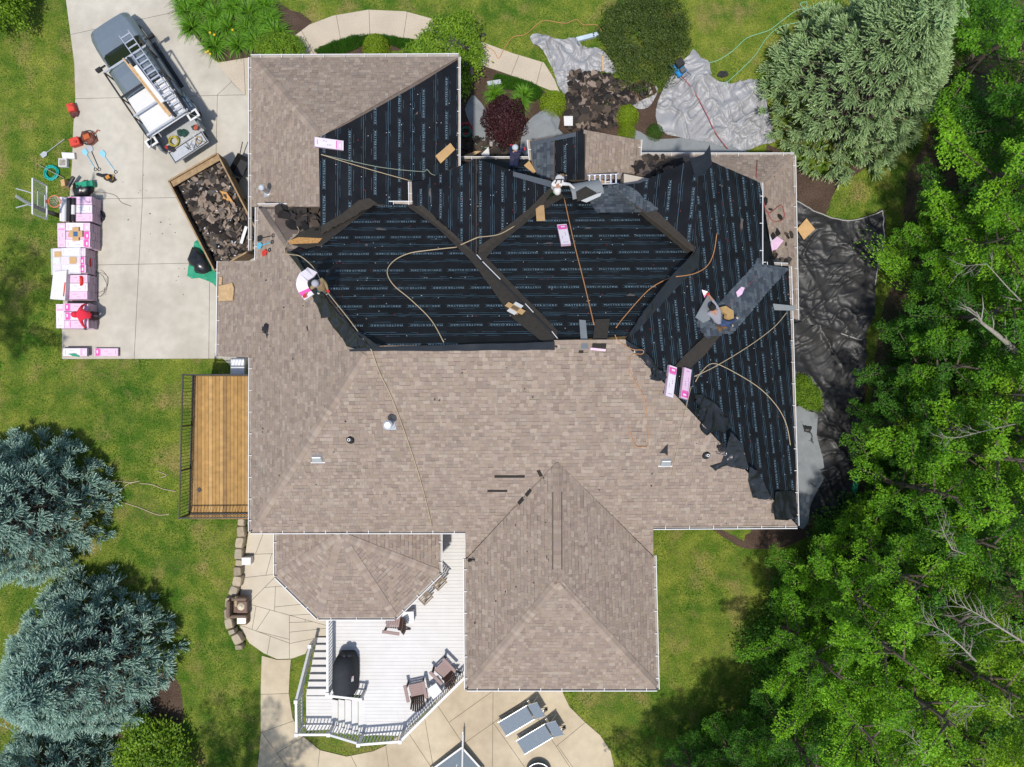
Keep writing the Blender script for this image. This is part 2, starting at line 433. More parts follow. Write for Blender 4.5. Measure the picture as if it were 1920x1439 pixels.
sheet('woodland_floor', [(1800, 150), (1745, 250), (1700, 330), (1690, 470), (1650, 600), (1632, 760), (1605, 960), (1540, 1010), (1480, 1090), (1440, 1200), (1450, 1330), (1250, 1420), (1240, 1560), (2300, 1560), (2300, -150), (1870, -150)], 0.005, M['leaflitter'], jit=0.04)
for i, px in enumerate(([(1205, 1075), (1265, 1060), (1290, 1110), (1235, 1125)], [(1380, 1060), (1440, 1050), (1430, 1120), (1390, 1130)])):
    pass

def split(polys, a, b_):
    """cut the polygon that holds the middle of the segment a-b along its line"""
    mx, my = (a[0]+b_[0])/2, (a[1]+b_[1])/2
    nx, ny = -(b_[1]-a[1]), b_[0]-a[0]
    fn = lambda p: (p[0]-a[0])*nx+(p[1]-a[1])*ny
    out = []
    for q in polys:
        if inside(q, mx, my):
            for s in (1, -1):
                c = clip(q, lambda p: s*fn(p))
                if len(c) > 2 and abs(area(c)) > 1: out.append(c)
        else: out.append(q)
    return out
def slabs(name, outline, cuts, material, z=0.04, gap=0.008, label=None):
    base = sheet(name, outline, z-0.022, M['joint'])
    polys = [list(outline)]
    for a, b_ in cuts: polys = split(polys, a, b_)
    for q in polys:
        w = wp(q)
        if area(w) < 0: w = w[::-1]
        bm = bmesh.new(); f = bm.faces.new([bm.verts.new((x, y, z)) for x, y in w])
        bmesh.ops.dissolve_degenerate(bm, dist=0.004, edges=bm.edges[:])
        r = bmesh.ops.inset_region(bm, faces=bm.faces[:], thickness=gap, use_even_offset=True, use_boundary=True)
        bmesh.ops.delete(bm, geom=r['faces'], context='FACES')
        ex = bmesh.ops.extrude_face_region(bm, geom=bm.faces[:])
        bmesh.ops.translate(bm, verts=[v for v in ex['geom'] if isinstance(v, bmesh.types.BMVert)], vec=(0, 0, 0.0))
        top = [f for f in ex['geom'] if isinstance(f, bmesh.types.BMFace)]
        tv = {v for f in top for v in f.verts}
        for v in bm.verts:
            if v not in tv: v.co.z = z-0.02
        bmesh.ops.recalc_face_normals(bm, faces=bm.faces[:])
        me = bpy.data.meshes.new('slab'); bm.to_mesh(me); bm.free(); me.materials.append(material)
        o = obj('slab', me, base)
    return base
slabs('driveway',
      [(120, -30), (322, -30), (333, 10), (348, 45), (398, 108), (440, 160), (500, 215), (520, 300), (520, 690), (440, 700), (430, 684), (418, 673), (117, 674), (117, 600), (128, 420), (136, 300), (138, 240), (142, 185), (140, 120)],
      [((100, 73), (360, 17)), ((100, 187), (405, 180)), ((390, 180), (530, 178)), ((100, 375), (530, 368)), ((100, 499), (530, 491)), ((228, 120), (218, -20)), ((271, 200), (268, 360)),
       ((268, 375), (262, 480)), ((261, 500), (252, 680)), ((408, 190), (405, 320)), ((405, 182), (434, 155)), ((394, 500), (392, 680))], M['concrete'])
slabs('entry_walk',
      [(395, 108), (410, 118), (470, 108), (560, 108), (575, 92), (547, 72), (580, 47), (625, 30), (690, 19), (760, 22), (815, 37), (860, 57), (900, 78), (960, 100), (1020, 118), (1040, 150), (1050, 175), (1035, 172), (985, 152), (940, 136), (880, 116), (800, 76), (750, 72), (690, 66), (645, 76), (600, 88), (590, 110), (590, 125), (520, 190), (470, 189), (440, 160)],
      [((630, 25), (640, 80)), ((692, 15), (694, 70)), ((765, 15), (756, 75)), ((457, 100), (461, 185)), ((822, 30), (800, 80)), ((905, 75), (880, 120)), ((975, 100), (955, 150)), ((1018, 112), (1004, 165)), ((564, 55), (582, 90))], M['aggregate'], z=0.036)
slabs('side_patio',
      [(468, 985), (530, 985), (640, 1000), (640, 1200), (612, 1200), (595, 1206), (578, 1216), (573, 1226), (548, 1235), (520, 1236), (495, 1225), (468, 1206), (452, 1180), (446, 1150), (455, 1080), (460, 1040)],
      [((450, 1084), (560, 1072)), ((455, 1040), (485, 1039)), ((480, 1038), (494, 1000)), ((500, 1075), (515, 1020)), ((468, 1130), (500, 1098)), ((490, 1102), (542, 1098)), ((480, 1136), (545, 1154)), ((543, 1105), (543, 1232)), ((517, 1100), (515, 1150)),
       ((545, 1135), (575, 1132)), ((545, 1167), (610, 1165)), ((572, 1125), (573, 1200)), ((575, 1152), (612, 1150)), ((574, 1182), (612, 1178)), ((445, 1170), (508, 1193)), ((504, 1148), (466, 1205)), ((508, 1190), (540, 1198)), ((507, 1195), (501, 1230)), ((541, 1207), (575, 1200)), ((480, 1140), (468, 1210))], M['flag'], z=0.038)
slabs('patio_path', [(491, 1229), (520, 1237), (546, 1236), (544, 1260), (542, 1300), (549, 1345), (566, 1378), (600, 1406), (592, 1475), (480, 1475), (489, 1380), (489, 1290)],
      [((485, 1302), (545, 1300)), ((485, 1375), (555, 1350)), ((500, 1385), (540, 1440)), ((478, 1438), (568, 1382))], M['patio'], z=0.034)
slabs('pool_patio',
      [(600, 1406), (650, 1418), (700, 1408), (722, 1398), (800, 1340), (870, 1240), (1000, 1230), (1050, 1270), (1056, 1300), (1068, 1325), (1095, 1352), (1125, 1378), (1145, 1408), (1160, 1475), (592, 1475)],
      [((724, 1400), (733, 1470)), ((660, 1420), (685, 1470)), ((797, 1350), (818, 1470)), ((770, 1380), (830, 1470)),
       ((822, 1325), (865, 1390)), ((925, 1230), (924, 1355)), ((925, 1355), (868, 1395)), ((925, 1355), (985, 1440)), ((845, 1352), (922, 1297)), ((925, 1355), (1000, 1300)), ((975, 1297), (1030, 1380)), ((1005, 1430), (1100, 1352)), ((1045, 1397), (1075, 1440))], M['patio'], z=0.034)

# short grass, as real blades over the lawn
lawn_keep_out = [wp(p) for p in BEDS.values()]
for o in list(bpy.data.objects):
    if o.name in ('driveway', 'entry_walk', 'side_patio', 'pool_patio', 'patio_path', 'woodland_floor'):
        lawn_keep_out.append([tuple(v.co[:2]) for v in o.data.vertices])
house_block = wp([(475, 115), (850, 115), (850, 300), (1480, 300), (1480, 960), (1220, 960), (1220, 1270), (880, 1270), (880, 980), (480, 980)])
lawn_keep_out.append(house_block)
def grass(n):
    x = rng.uniform(-22.5, 22.5, n); y = rng.uniform(-17, 17, n); ok = np.ones(n, bool)
    for q in lawn_keep_out: ok &= ~inside_np(q, x, y)
    x, y = x[ok], y[ok]; n = len(x)
    a = rng.uniform(0, 2*np.pi, n); L = rng.uniform(0.035, 0.075, n); w = rng.uniform(0.008, 0.016, n)
    h = rng.uniform(0.025, 0.06, n)
    dx, dy = np.cos(a), np.sin(a)
    v = np.zeros((n, 3, 3))
    v[:, 0] = np.stack([x-dy*w, y+dx*w, np.zeros(n)], 1); v[:, 1] = np.stack([x+dy*w, y-dx*w, np.zeros(n)], 1)
    v[:, 2] = np.stack([x+dx*L, y+dy*L, h], 1)
    t = np.clip(0.40+0.75*fbm(x*0.5, y*0.5, 3)+0.45*fbm(x*1.9, y*1.9, 9), 0, 1)[:, None]
    c = np.array([0.046, 0.130, 0.008])*(1-t)+np.array([0.235, 0.262, 0.040])*t
    s = np.clip(fbm(x*0.8+30, y*0.8, 21)*1.5-0.25, 0, 1)[:, None]*0.8
    c = c*(1-s)+np.array([0.27, 0.22, 0.09])*s
    c = c*rng.uniform(0.6, 1.35, (n, 1))
    me = np_mesh('grass', v.reshape(-1, 3), np.arange(n*3).reshape(-1, 3), M['grassblade'], c)
    o = obj('grass', me); tag(o, 'short mown green lawn grass around the house', 'grass', kind='stuff'); return o
grass(420000)
# ================================================================ HOUSE
house = thing('house', 'large brown-roofed house, half of its roof stripped to black underlayment', 'house')
zE, zR = 5.5, 9.5
PL = {
 'S': Plane(P(470, 997, zE), P(1490, 988, zE), P(900, 652, zR)),
 'N': Plane(P(483, 387, zE), P(775, 385, zE), P(900, 652, zR)),
 'W': Plane(P(470, 700, zE), P(470, 990, zE), P(690, 652, zR)),
 'E': Plane(P(1170, 637, zR), P(1492, 985, zE), P(1304, 475, 7.5)),
 'GW': Plane(P(470, 110, 4.3), P(470, 380, 4.3), P(601, 300, 6.55)),
 'GN': Plane(P(470, 107, 4.3), P(858, 107, 4.3), P(601, 256, 6.55)),
 'GE': Plane(P(858, 110, 4.3), P(858, 300, 4.3), P(601, 300, 6.55)),
 'BW': Plane(P(772, 345, 5.5), P(772, 385, 5.5), P(893, 400, 7.1)),
 'BE': Plane(P(893, 300, 7.1), P(893, 470, 7.1), P(1022, 385, 5.5)),
 'DW': Plane(P(1304, 472, 7.45), P(1308, 297, 7.3), P(1150, 345, 5.5)),
 'TW': Plane(P(874, 1040, 4.85), P(876, 1290, 4.85), P(1045, 950, 7.15)),
 'TE': Plane(P(1225, 1040, 4.85), P(1231, 1290, 4.85), P(1045, 950, 7.15)),
 'TS': Plane(P(876, 1292, 4.85), P(1232, 1292, 4.85), P(1045, 1090, 7.15)),
 'LN': Plane(P(1200, 290, 3.3), P(1488, 290, 3.3), P(1300, 345, 4.4)),
 'LE': Plane(P(1489, 292, 3.3), P(1492, 590, 3.3), P(1425, 400, 4.4)),
 'EW': Plane(P(992, 262, 3.5), P(992, 300, 3.5), P(1097, 300, 4.7)),
 'EE': Plane(P(1200, 262, 3.5), P(1198, 300, 3.5), P(1097, 300, 4.7)),
 'CY': Plane(P(862, 298, 3.3), P(992, 298, 3.3), P(930, 350, 4.0)),
}
ap = P(638, 1004, 5.42)
gz = [P(519, 997, 4.35), P(519, 1080, 4.35), P(597, 1157, 4.35), P(740, 1157, 4.35), P(823, 1075, 4.35), P(823, 997, 4.35)]
for i in range(5): PL['Z%d' % i] = Plane(gz[i], gz[i+1], ap)
FACE = {
 'S': [(472, 996), (690, 652), (1170, 638), (1495, 986), (1225, 989), (1225, 1045), (1045, 866), (874, 1050), (872, 997)],
 'W': [(472, 996), (690, 652), (540, 474), (485, 390), (483, 489), (412, 490), (410, 668), (473, 671)],
 'N': [(485, 389), (601, 388), (601, 440), (697, 382), (775, 385), (893, 480), (1015, 382), (1060, 349), (1147, 345), (1210, 398), (1302, 472), (1170, 638), (690, 652), (540, 474)],
 'E': [(1170, 638), (1302, 472), (1310, 293), (1425, 343), (1425, 496), (1478, 500), (1495, 986)],
 'GW': [(472, 109), (601, 257), (601, 388), (472, 388)],
 'GN': [(472, 109), (858, 109), (601, 257)],
 'GE': [(601, 257), (858, 109), (858, 312), (795, 340), (772, 342), (774, 386), (698, 384), (601, 440)],
 'BW': [(772, 342), (775, 386), (893, 481), (893, 298), (855, 315), (795, 338)],
 'BE': [(893, 298), (893, 481), (1014, 386), (1040, 350), (1030, 344)],
 'DW': [(1303, 472), (1210, 398), (1150, 349), (1200, 344), (1310, 294)],
 'TW': [(874, 1050), (1045, 866), (1045, 1090), (877, 1290)],
 'TE': [(1225, 1045), (1231, 1290), (1045, 1090), (1045, 866)],
 'TS': [(877, 1291), (1045, 1090), (1231, 1291)],
 'LN': [(1198, 292), (1487, 292), (1428, 350), (1200, 350)],
 'LE': [(1487, 292), (1493, 598), (1405, 600), (1405, 372), (1428, 350)],
 'EW': [(993, 264), (1097, 244), (1097, 338), (1000, 338)],
 'EE': [(1097, 244), (1199, 263), (1196, 335), (1097, 338)],
 'CY': [(862, 299), (1000, 299), (1045, 352), (1020, 352), (900, 304)],
 'Z0': [(519, 998), (519, 1080), (638, 1003)], 'Z1': [(519, 1080), (597, 1157), (638, 1003)], 'Z2': [(597, 1157), (740, 1157), (638, 1003)],
 'Z3': [(740, 1157), (823, 1075), (638, 1003)], 'Z4': [(823, 1075), (823, 998), (638, 1003)],
}
TAN = [lin(c) for c in ((144, 129, 117), (140, 125, 112), (149, 134, 121), (134, 119, 108), (146, 129, 116), (142, 127, 113), (152, 138, 125), (138, 124, 114))]
GREY = [lin(c) for c in ((74, 82, 90), (66, 74, 82), (84, 91, 98), (60, 66, 74), (78, 86, 92))]
def uvpoly(key, px): return [PL[key].uv(PL[key].hit(u, v)) for u, v in px]
def roof_slab(key, px, thick=0.22):
    pts = [PL[key].hit(u, v) for u, v in px]
    if area([p[:2] for p in pts]) < 0: pts = pts[::-1]
    n = len(pts); mb = MB()
    mb.add(pts+[p-Vector((0, 0, thick)) for p in pts], [tuple(range(n)), tuple(range(n, 2*n))[::-1]]+[((i+1) % n, i, n+i, n+(i+1) % n) for i in range(n)])
    return part('roof_deck', mb, M['deckboard'], house)
DECK = {k: roof_slab(k, v) for k, v in FACE.items()}
def spans(poly, t):
    xs = []
    n = len(poly)
    for i in range(n):
        (x0, y0), (x1, y1) = poly[i], poly[(i+1) % n]
        if (y0 > t) != (y1 > t): xs.append(x0+(t-y0)*(x1-x0)/(y1-y0))
    xs.sort(); return list(zip(xs[0::2], xs[1::2]))
def shingles(key, px, pal, parent, exposure=0.143, base=0.004, ragged=0, torn=None, name='shingles'):
    pl = PL[key]; poly = uvpoly(key, px); ts = [p[1] for p in poly]; t1 = max(ts); mb = MB()
    t = t1; k = 0
    while t > min(ts):
        a, b_ = t-exposure, t                      # a uphill edge, b downhill (butt) edge
        sm = spans(poly, (a+b_)/2); sa = spans(poly, a+0.004); sb = spans(poly, b_-0.004)
        for q, (x0, x1) in enumerate(sm):
            if len(sa) == len(sm): a0, a1 = sa[q]
            else: a0, a1 = x0, x1
            if len(sb) == len(sm): b0, b1 = sb[q]
            else: b0, b1 = x0, x1
            if abs(a0-x0) > 1: a0 = x0
            if abs(b0-x0) > 1: b0 = x0
            if abs(a1-x1) > 1: a1 = x1
            if abs(b1-x1) > 1: b1 = x1
            lo, hi = min(a0, b0), max(a1, b1)
            if ragged: lo += (k % 4)*ragged
            x = lo-random.uniform(0, 0.2)
            while x < hi:
                w = random.choice((0.09, 0.12, 0.15, 0.18, 0.22)); e = x+w
                ca = [max(x, a0), min(e, a1)]; cb = [max(x, b0), min(e, b1)]
                if ragged: ca[0] = max(ca[0], lo); cb[0] = max(cb[0], lo)
                x = e
                if ca[1]-ca[0] < 0.002 and cb[1]-cb[0] < 0.002: continue
                if ca[1] < ca[0]: ca = [min(max(ca[0], a0), a1)]*2
                if cb[1] < cb[0]: cb = [min(max(cb[0], b0), b1)]*2
                if torn:
                    c = pl.pt((cb[0]+cb[1])/2, (a+b_)/2)
                    if torn(c): continue
                hb = base+random.choice((0.010, 0.012, 0.019, 0.021)); ha = base+0.001
                j = random.uniform(-0.008, 0.008)
                A = pl.pt(ca[0], a, ha); B = pl.pt(ca[1], a, ha); C = pl.pt(cb[1]-0.003, b_+j, hb); D = pl.pt(cb[0]+0.003, b_+j, hb)
                C2 = pl.pt(cb[1]-0.003, b_+j, 0); D2 = pl.pt(cb[0]+0.003, b_+j, 0); A2 = pl.pt(ca[0]+0.003, a, 0); B2 = pl.pt(ca[1]-0.003, a, 0)
                c = random.choice(pal); f = random.uniform(0.9, 1.07); c = tuple(v*f for v in c)
                mb.add([A, B, C, D, C2, D2, A2, B2], [(0, 3, 2, 1), (3, 5, 4, 2), (0, 6, 5, 3), (2, 4, 7, 1)], c)
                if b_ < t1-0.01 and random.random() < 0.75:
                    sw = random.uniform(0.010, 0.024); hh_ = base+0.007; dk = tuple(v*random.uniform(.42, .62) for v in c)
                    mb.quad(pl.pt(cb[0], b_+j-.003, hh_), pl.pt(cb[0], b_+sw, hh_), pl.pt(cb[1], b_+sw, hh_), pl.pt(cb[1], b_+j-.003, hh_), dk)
        t -= exposure; k += 1
    if not mb.v: return None
    return part(name, mb, M['shingle'], parent, kind='stuff')
def torn_nw(c):
    return vnoise(c.x*1.7, c.y*1.7, 5) > -0.25 and c.x > -8.3
for k in ('S', 'W', 'GW', 'GN', 'TW', 'TE', 'TS', 'LE', 'EE', 'Z0', 'Z1', 'Z2', 'Z3', 'Z4'):
    shingles(k, FACE[k], TAN, DECK[k])
shingles('N', [(485, 389), (601, 388), (601, 440), (540, 474)], TAN, DECK['N'], torn=torn_nw)
shingles('LN', FACE['LN'], TAN, DECK['LN'], torn=lambda c: c.x < P(1300, 300, 4).x and vnoise(c.x*2.5, c.y*2.5, 9) > -0.35)
# hip and ridge caps
def caps(a, b_, w=0.30, pal=TAN, h=0.055, step=0.145, name='ridge_caps', parent=None, pls=None):
    d = b_-a; L = d.length; x = d/L; side = x.cross(Vector((0, 0, 1))).normalized(); mb = MB(); n = int(L/step)
    for i in range(n):
        p = a+x*(i*step); q = a+x*((i+1)*step); c = random.choice(pal); f = random.uniform(0.98, 1.10); c = tuple(v*f for v in c)
        def zz(pt): return Vector((pt.x, pt.y, max(PL[k].z(pt.x, pt.y) for k in pls) if False else min(PL[k].z(pt.x, pt.y) for k in pls)))
        hw = w/2
        l0, l1 = zz(p+side*hw), zz(q+side*hw); r0, r1 = zz(p-side*hw), zz(q-side*hw)
        up0 = Vector((0, 0, h)); up1 = Vector((0, 0, h-0.018))
        mb.add([l0+up0*0.8, p+up0, r0+up0*0.8, l1+up1*0.8, q+up1, r1+up1*0.8, l0-up0*0.3, r0-up0*0.3, l1-up0*0.3, r1-up0*0.3],
               [(0, 1, 4, 3), (1, 2, 5, 4), (0, 6, 7, 2, 1), (0, 3, 8, 6), (2, 7, 9, 5)], c)
    return part(name, mb, M['shingle'], parent or house, kind='stuff')
def hipz(pls, u, v):
    p = PL[pls[0]].hit(u, v); return p
caps(PL['S'].hit(474, 993), PL['S'].hit(686, 658), pls=('S', 'W'))
caps(PL['GN'].hit(476, 112), PL['GN'].hit(600, 256), pls=('GN', 'GW'))
caps(PL['W'].hit(487, 392), PL['W'].hit(538, 470), pls=('N', 'W'))
caps(PL['TS'].hit(879, 1288), PL['TS'].hit(1045, 1092), pls=('TS', 'TW')); caps(PL['TS'].hit(1229, 1288), PL['TS'].hit(1045, 1092), pls=('TS', 'TE'))
caps(PL['TW'].hit(1045, 1090), PL['TW'].hit(1045, 872), pls=('TW', 'TE'))
caps(PL['LE'].hit(1485, 294), PL['LE'].hit(1430, 347), pls=('LE', 'LN'))
for i in range(4): caps(gz[i+1]+(ap-gz[i+1])*0.02, ap, pls=('Z%d' % i, 'Z%d' % (i+1)), w=0.28)
# ridge strip with dark tar lines on the south wing
mb = MB()
for x in (1036.5, 1053.5): mb.tube([PL['TW' if x < 1045 else 'TE'].hit(x, v, 0.05) for v in range(924, 1073, 12)], 0.014, 5)
mb.tube([PL['TW'].hit(1036.5, 924, 0.05), PL['TE'].hit(1053.5, 924, 0.05)], 0.012, 5)
part('tar_line', mb, M['blackmetal'], house, kind='stuff')

# ---- black underlayment strips
def text_mesh(s):
    cu = bpy.data.curves.new('t', 'FONT'); cu.body = s; cu.resolution_u = 1; cu.size = 1; cu.align_x = 'CENTER'; cu.align_y = 'CENTER'; cu.space_character = 1.3
    o = bpy.data.objects.new('t', cu); COL.objects.link(o); bpy.context.view_layer.update()
    me = o.evaluated_get(bpy.context.evaluated_depsgraph_get()).to_mesh()
    v = np.array([x.co[:] for x in me.vertices]); f = [tuple(p.vertices) for p in me.polygons]
    bpy.data.objects.remove(o); return v, f
TV, TF = text_mesh('MASTERGUARD')
TV[:, 0] *= 1.0/(TV[:, 0].max()-TV[:, 0].min()); TV[:, 1] *= 0.068/(TV[:, 1].max()-TV[:, 1].min())
def felt(key, px, pitch=0.86, vertical=False, phase=0.0, flipstart=0, skip=None):
    pl = PL[key]; poly = uvpoly(key, px); ts = [p[1] for p in poly]; lo, hi = min(ts), max(ts); k = 0; t = hi+phase
    while t > lo:
        a, b_ = t-pitch, t; band = clip(clip(poly, lambda p: p[1]-a), lambda p: b_-p[1])
        if len(band) >= 3 and abs(area(band)) > 0.03:
            sd = random.random()*50
            me = cloth('underlayment_strip', band, 0.16, lambda x, y: 0.010+0.010*(y-a)/pitch+0.010*fbm(x*1.3+sd, y*2.6, 4, 3), M['felt'], place=lambda x, y, h: pl.pt(x, y, h))
            st = obj('underlayment_strip', me, house)
            mb = MB()
            def line(tt, w, m, x0=None, x1=None, dash=False):
                for s0, s1 in spans(band, tt):
                    if x0 is not None: s0, s1 = max(s0, x0), min(s1, x1)
                    x = s0
                    while x < s1-0.02:
                        e = min(x+0.22, s1); wob = 0.006*math.sin(x*5+sd)
                        if not dash or random.random() > 0.35:
                            mb.quad(pl.pt(x, tt+wob, 0.036), pl.pt(x, tt+wob+w, 0.036), pl.pt(e, tt+wob+w, 0.036), pl.pt(e, tt+wob, 0.036), m=m)
                        x = e
            line(a+0.02, 0.016, 1); line(a+0.10, 0.010, 1, dash=True); line(b_-0.05, 0.008, 1, dash=True)
            mid = (a+b_)/2; flip = (k+flipstart) % 2; rows = spans(band, mid)
            for s0, s1 in rows:
                x = s0-random.uniform(0.1, 1.1)
                while x < s1:
                    cx = x+0.55; sg = -1 if flip else 1
                    c0, c1 = max(x+0.02, s0), min(x+1.12, s1)
                    if c1-c0 > 0.25:
                        line(mid-0.055, 0.009, 1, c0, c1); line(mid+0.05, 0.009, 1, c0, c1); line(mid+0.13*sg, 0.010, 1, c0+0.18, c1-0.18, dash=True)
                        keep = []
                        w = [(cx+sg*p[0], mid-sg*p[1]) for p in TV]
                        for f in TF:
                            if all(s0 < w[i][0] < s1 for i in f): keep.append(f)
                        if keep:
                            used = sorted({i for f in keep for i in f}); mp = {i: n for n, i in enumerate(used)}
                            mb.add([pl.pt(w[i][0], w[i][1], 0.037) for i in used], [tuple(mp[i] for i in f) for f in keep], m=0)
                    x += 1.24
            # cap nails
            for _ in range(int(abs(area(band))*2.2)):
                x = random.uniform(min(p[0] for p in band), max(p[0] for p in band)); tt = random.choice((a+0.06, b_-0.04, mid+random.uniform(-.3, .3)))
                if inside(band, x, tt):
                    c = random.choice((2, 2, 3)); q = 0.011
                    mb.quad(pl.pt(x-q, tt-q, 0.04), pl.pt(x-q, tt+q, 0.04), pl.pt(x+q, tt+q, 0.04), pl.pt(x+q, tt-q, 0.04), m=c)
            if mb.f:
                o = part('print', mb, [M['print'], M['printlt'], M['white'], M['red']], st, kind='stuff')
        t -= pitch; k += 1
felt('N', [(545, 472), (601, 440), (697, 382), (775, 385), (893, 480), (1015, 382), (1060, 349), (1147, 345), (1210, 398), (1302, 472), (1170, 640), (692, 652)], 0.80)
felt('GE', [(597, 257), (640, 238), (720, 195), (790, 155), (858, 112), (858, 312), (795, 340), (772, 342), (774, 386), (698, 384), (601, 440)], 0.90)
felt('BW', FACE['BW'], 0.90); felt('BE', FACE['BE'], 0.90); felt('DW', FACE['DW'], 0.88)
felt('E', FACE['E'], 0.80)
felt('EW', [(1040, 256), (1097, 244), (1097, 338), (1040, 338)], 0.9)
felt('CY', FACE['CY'], 1.2)
# valley membranes
def membrane(key, px, up=0.05, material='valley', name='valley_membrane', amp=0.012):
    pl = PL[key]; poly = uvpoly(key, px)
    me = cloth(name, poly, 0.14, lambda x, y: up+amp*fbm(x*2, y*2, 6, 3), M[material], place=lambda x, y, h: pl.pt(x, y, h))
    return obj(name, me, DECK[key])
membrane('GE', [(601, 442), (601, 425), (640, 402), (672, 376), (692, 372), (708, 383), (697, 384)])
membrane('N', [(540, 458), (560, 440), (601, 436), (606, 438), (697, 380), (708, 384), (690, 396), (612, 458), (575, 470)], 0.055)
membrane('N', [(762, 388), (777, 385), (893, 480), (905, 478), (970, 545), (1045, 622), (1045, 655), (1012, 640), (960, 598), (905, 520), (880, 488), (820, 430)], 0.055)
membrane('BW', [(776, 388), (795, 386), (812, 402), (822, 425), (850, 436), (878, 462), (893, 478), (893, 482)], 0.05)
membrane('BE', [(895, 482), (897, 462), (930, 440), (968, 410), (990, 392), (1020, 362), (1034, 350), (1040, 352), (1014, 387)], 0.05)
membrane('N', [(896, 482), (1014, 384), (1050, 362), (1058, 372), (1010, 402), (980, 425), (925, 470), (912, 486)], 0.055)
membrane('N', [(1196, 402), (1210, 396), (1303, 470), (1287, 478), (1270, 462)], 0.055); membrane('DW', [(1208, 398), (1232, 396), (1304, 464), (1303, 473)], 0.05)
membrane('E', [(1322, 628), (1348, 630), (1318, 668), (1290, 692), (1262, 688), (1280, 668)], 0.06)
membrane('N', [(1040, 640), (1180, 632), (1178, 642), (1042, 650)], 0.03, 'osb', 'exposed_sheathing', 0.003)
membrane('N', [(540, 456), (560, 448), (605, 450), (597, 459), (545, 461)], 0.07, 'osb', 'exposed_sheathing', 0.003)
membrane('S', [(655, 654), (690, 650), (1040, 640), (1040, 655), (838, 657), (690, 657), (656, 658)], 0.05, 'feltloose', 'ridge_fold', 0.02)
# metal strip along the open ridge slot
mb = MB(); mb.bar(PL['N'].hit(893, 482, 0.09), PL['N'].hit(1043, 632, 0.09), 0.05, 0.03); part('black_flashing', mb, M['blackmetal'], house)
mb = MB()
for a, b_ in (((894, 478), (902, 487)), ((905, 491), (938, 524)), ((985, 570), (1000, 586)), ((1035, 622), (1046, 636))):
    mb.bar(PL['N'].hit(*a, 0.115), PL['N'].hit(*b_, 0.115), 0.025, 0.02)
part('white_flashing', mb, M['white'], house, kind='stuff')
# loose folds along the hips
def loose(key, px, amp=0.20, up=0.06, seed=1, step=0.07):
    pl = PL[key]; poly = uvpoly(key, px)
    me = cloth('loose_fold', poly, step, lambda x, y: up+amp*wrinkle(x*1.5, y*1.5, seed), M['feltloose'], place=lambda x, y, h: pl.pt(x, y, h))
    return obj('loose_fold', me, house)
for i, px in enumerate([
    [(1296, 738), (1318, 742), (1345, 768), (1370, 800), (1352, 812), (1340, 806), (1320, 818), (1310, 806), (1308, 788), (1318, 768), (1300, 752)],
    [(1368, 806), (1390, 830), (1402, 872), (1392, 878), (1362, 870), (1340, 880), (1330, 872), (1352, 866), (1362, 836)],
    [(1404, 872), (1418, 878), (1440, 920), (1446, 932), (1425, 934), (1410, 930), (1402, 900)],
    [(1450, 922), (1488, 920), (1490, 968), (1474, 976), (1444, 974), (1446, 945)],
    [(1168, 640), (1195, 655), (1225, 685), (1236, 705), (1220, 712), (1216, 695), (1195, 672), (1172, 650)],
    [(1218, 690), (1240, 700), (1245, 712), (1228, 716), (1214, 712)]]):
    loose('S' if i in (1, 2) else 'E', px, seed=i+2)
for i, px in enumerate([[(540, 472), (556, 476), (570, 500), (600, 540), (640, 590), (700, 652), (680, 656), (655, 650), (648, 636), (628, 615), (618, 596), (607, 598), (598, 575), (580, 540), (568, 508)],
                        [(648, 636), (675, 622), (700, 640), (720, 654), (672, 656), (654, 650)]]):
    loose('W', px, amp=0.10, seed=i+20)
loose('DW', [(1296, 300), (1322, 292), (1334, 274), (1338, 310), (1322, 330), (1306, 335)], amp=0.12, up=0.12, seed=31)
loose('E', [(1298, 478), (1310, 460), (1308, 500), (1262, 545), (1196, 618), (1170, 640), (1200, 590), (1262, 512)], amp=0.05, up=0.05, seed=33)

# ---- new grey shingles
shingles('N', [(1104, 372), (1120, 358), (1148, 347), (1165, 360), (1212, 397), (1196, 402), (1126, 404), (1116, 396), (1108, 386)], GREY, DECK['N'], base=0.06, name='new_shingles')
shingles('DW', [(1150, 350), (1165, 345), (1186, 352), (1200, 362), (1208, 374), (1222, 380), (1234, 394), (1214, 400), (1180, 376)], GREY, DECK['DW'], base=0.06, name='new_shingles')
g2 = [(1478, 504), (1440, 545), (1372, 626), (1322, 636), (1306, 612), (1306, 598), (1330, 596), (1345, 570), (1372, 540), (1398, 512), (1416, 492), (1420, 476), (1426, 496)]
shingles('E', g2, GREY, DECK['E'], base=0.06, name='new_shingles', ragged=0.02)
shingles('EW', [(995, 266), (1040, 257), (1040, 334), (1003, 336)], GREY, DECK['EW'], base=0.02, name='new_shingles')
membrane('EW', [(995, 264), (1080, 247), (1080, 253), (1040, 261), (996, 271)], 0.06, 'attr', 'starter_strip', 0.003) if False else None
mbs = MB(); mbs.quad(*[PL['EW'].hit(u, v, 0.06) for u, v in ((996, 266), (1080, 248), (1080, 256), (996, 273))], col=GREY[0]); part('starter_strip', mbs, M['shingle'], house)
mbs = MB(); mbs.quad(*[PL['BE'].hit(u, v, 0.07) for u, v in ((962, 322), (1034, 340), (1034, 352), (962, 331))], col=GREY[2]); part('rake_flashing', mbs, M['shingle'], house)
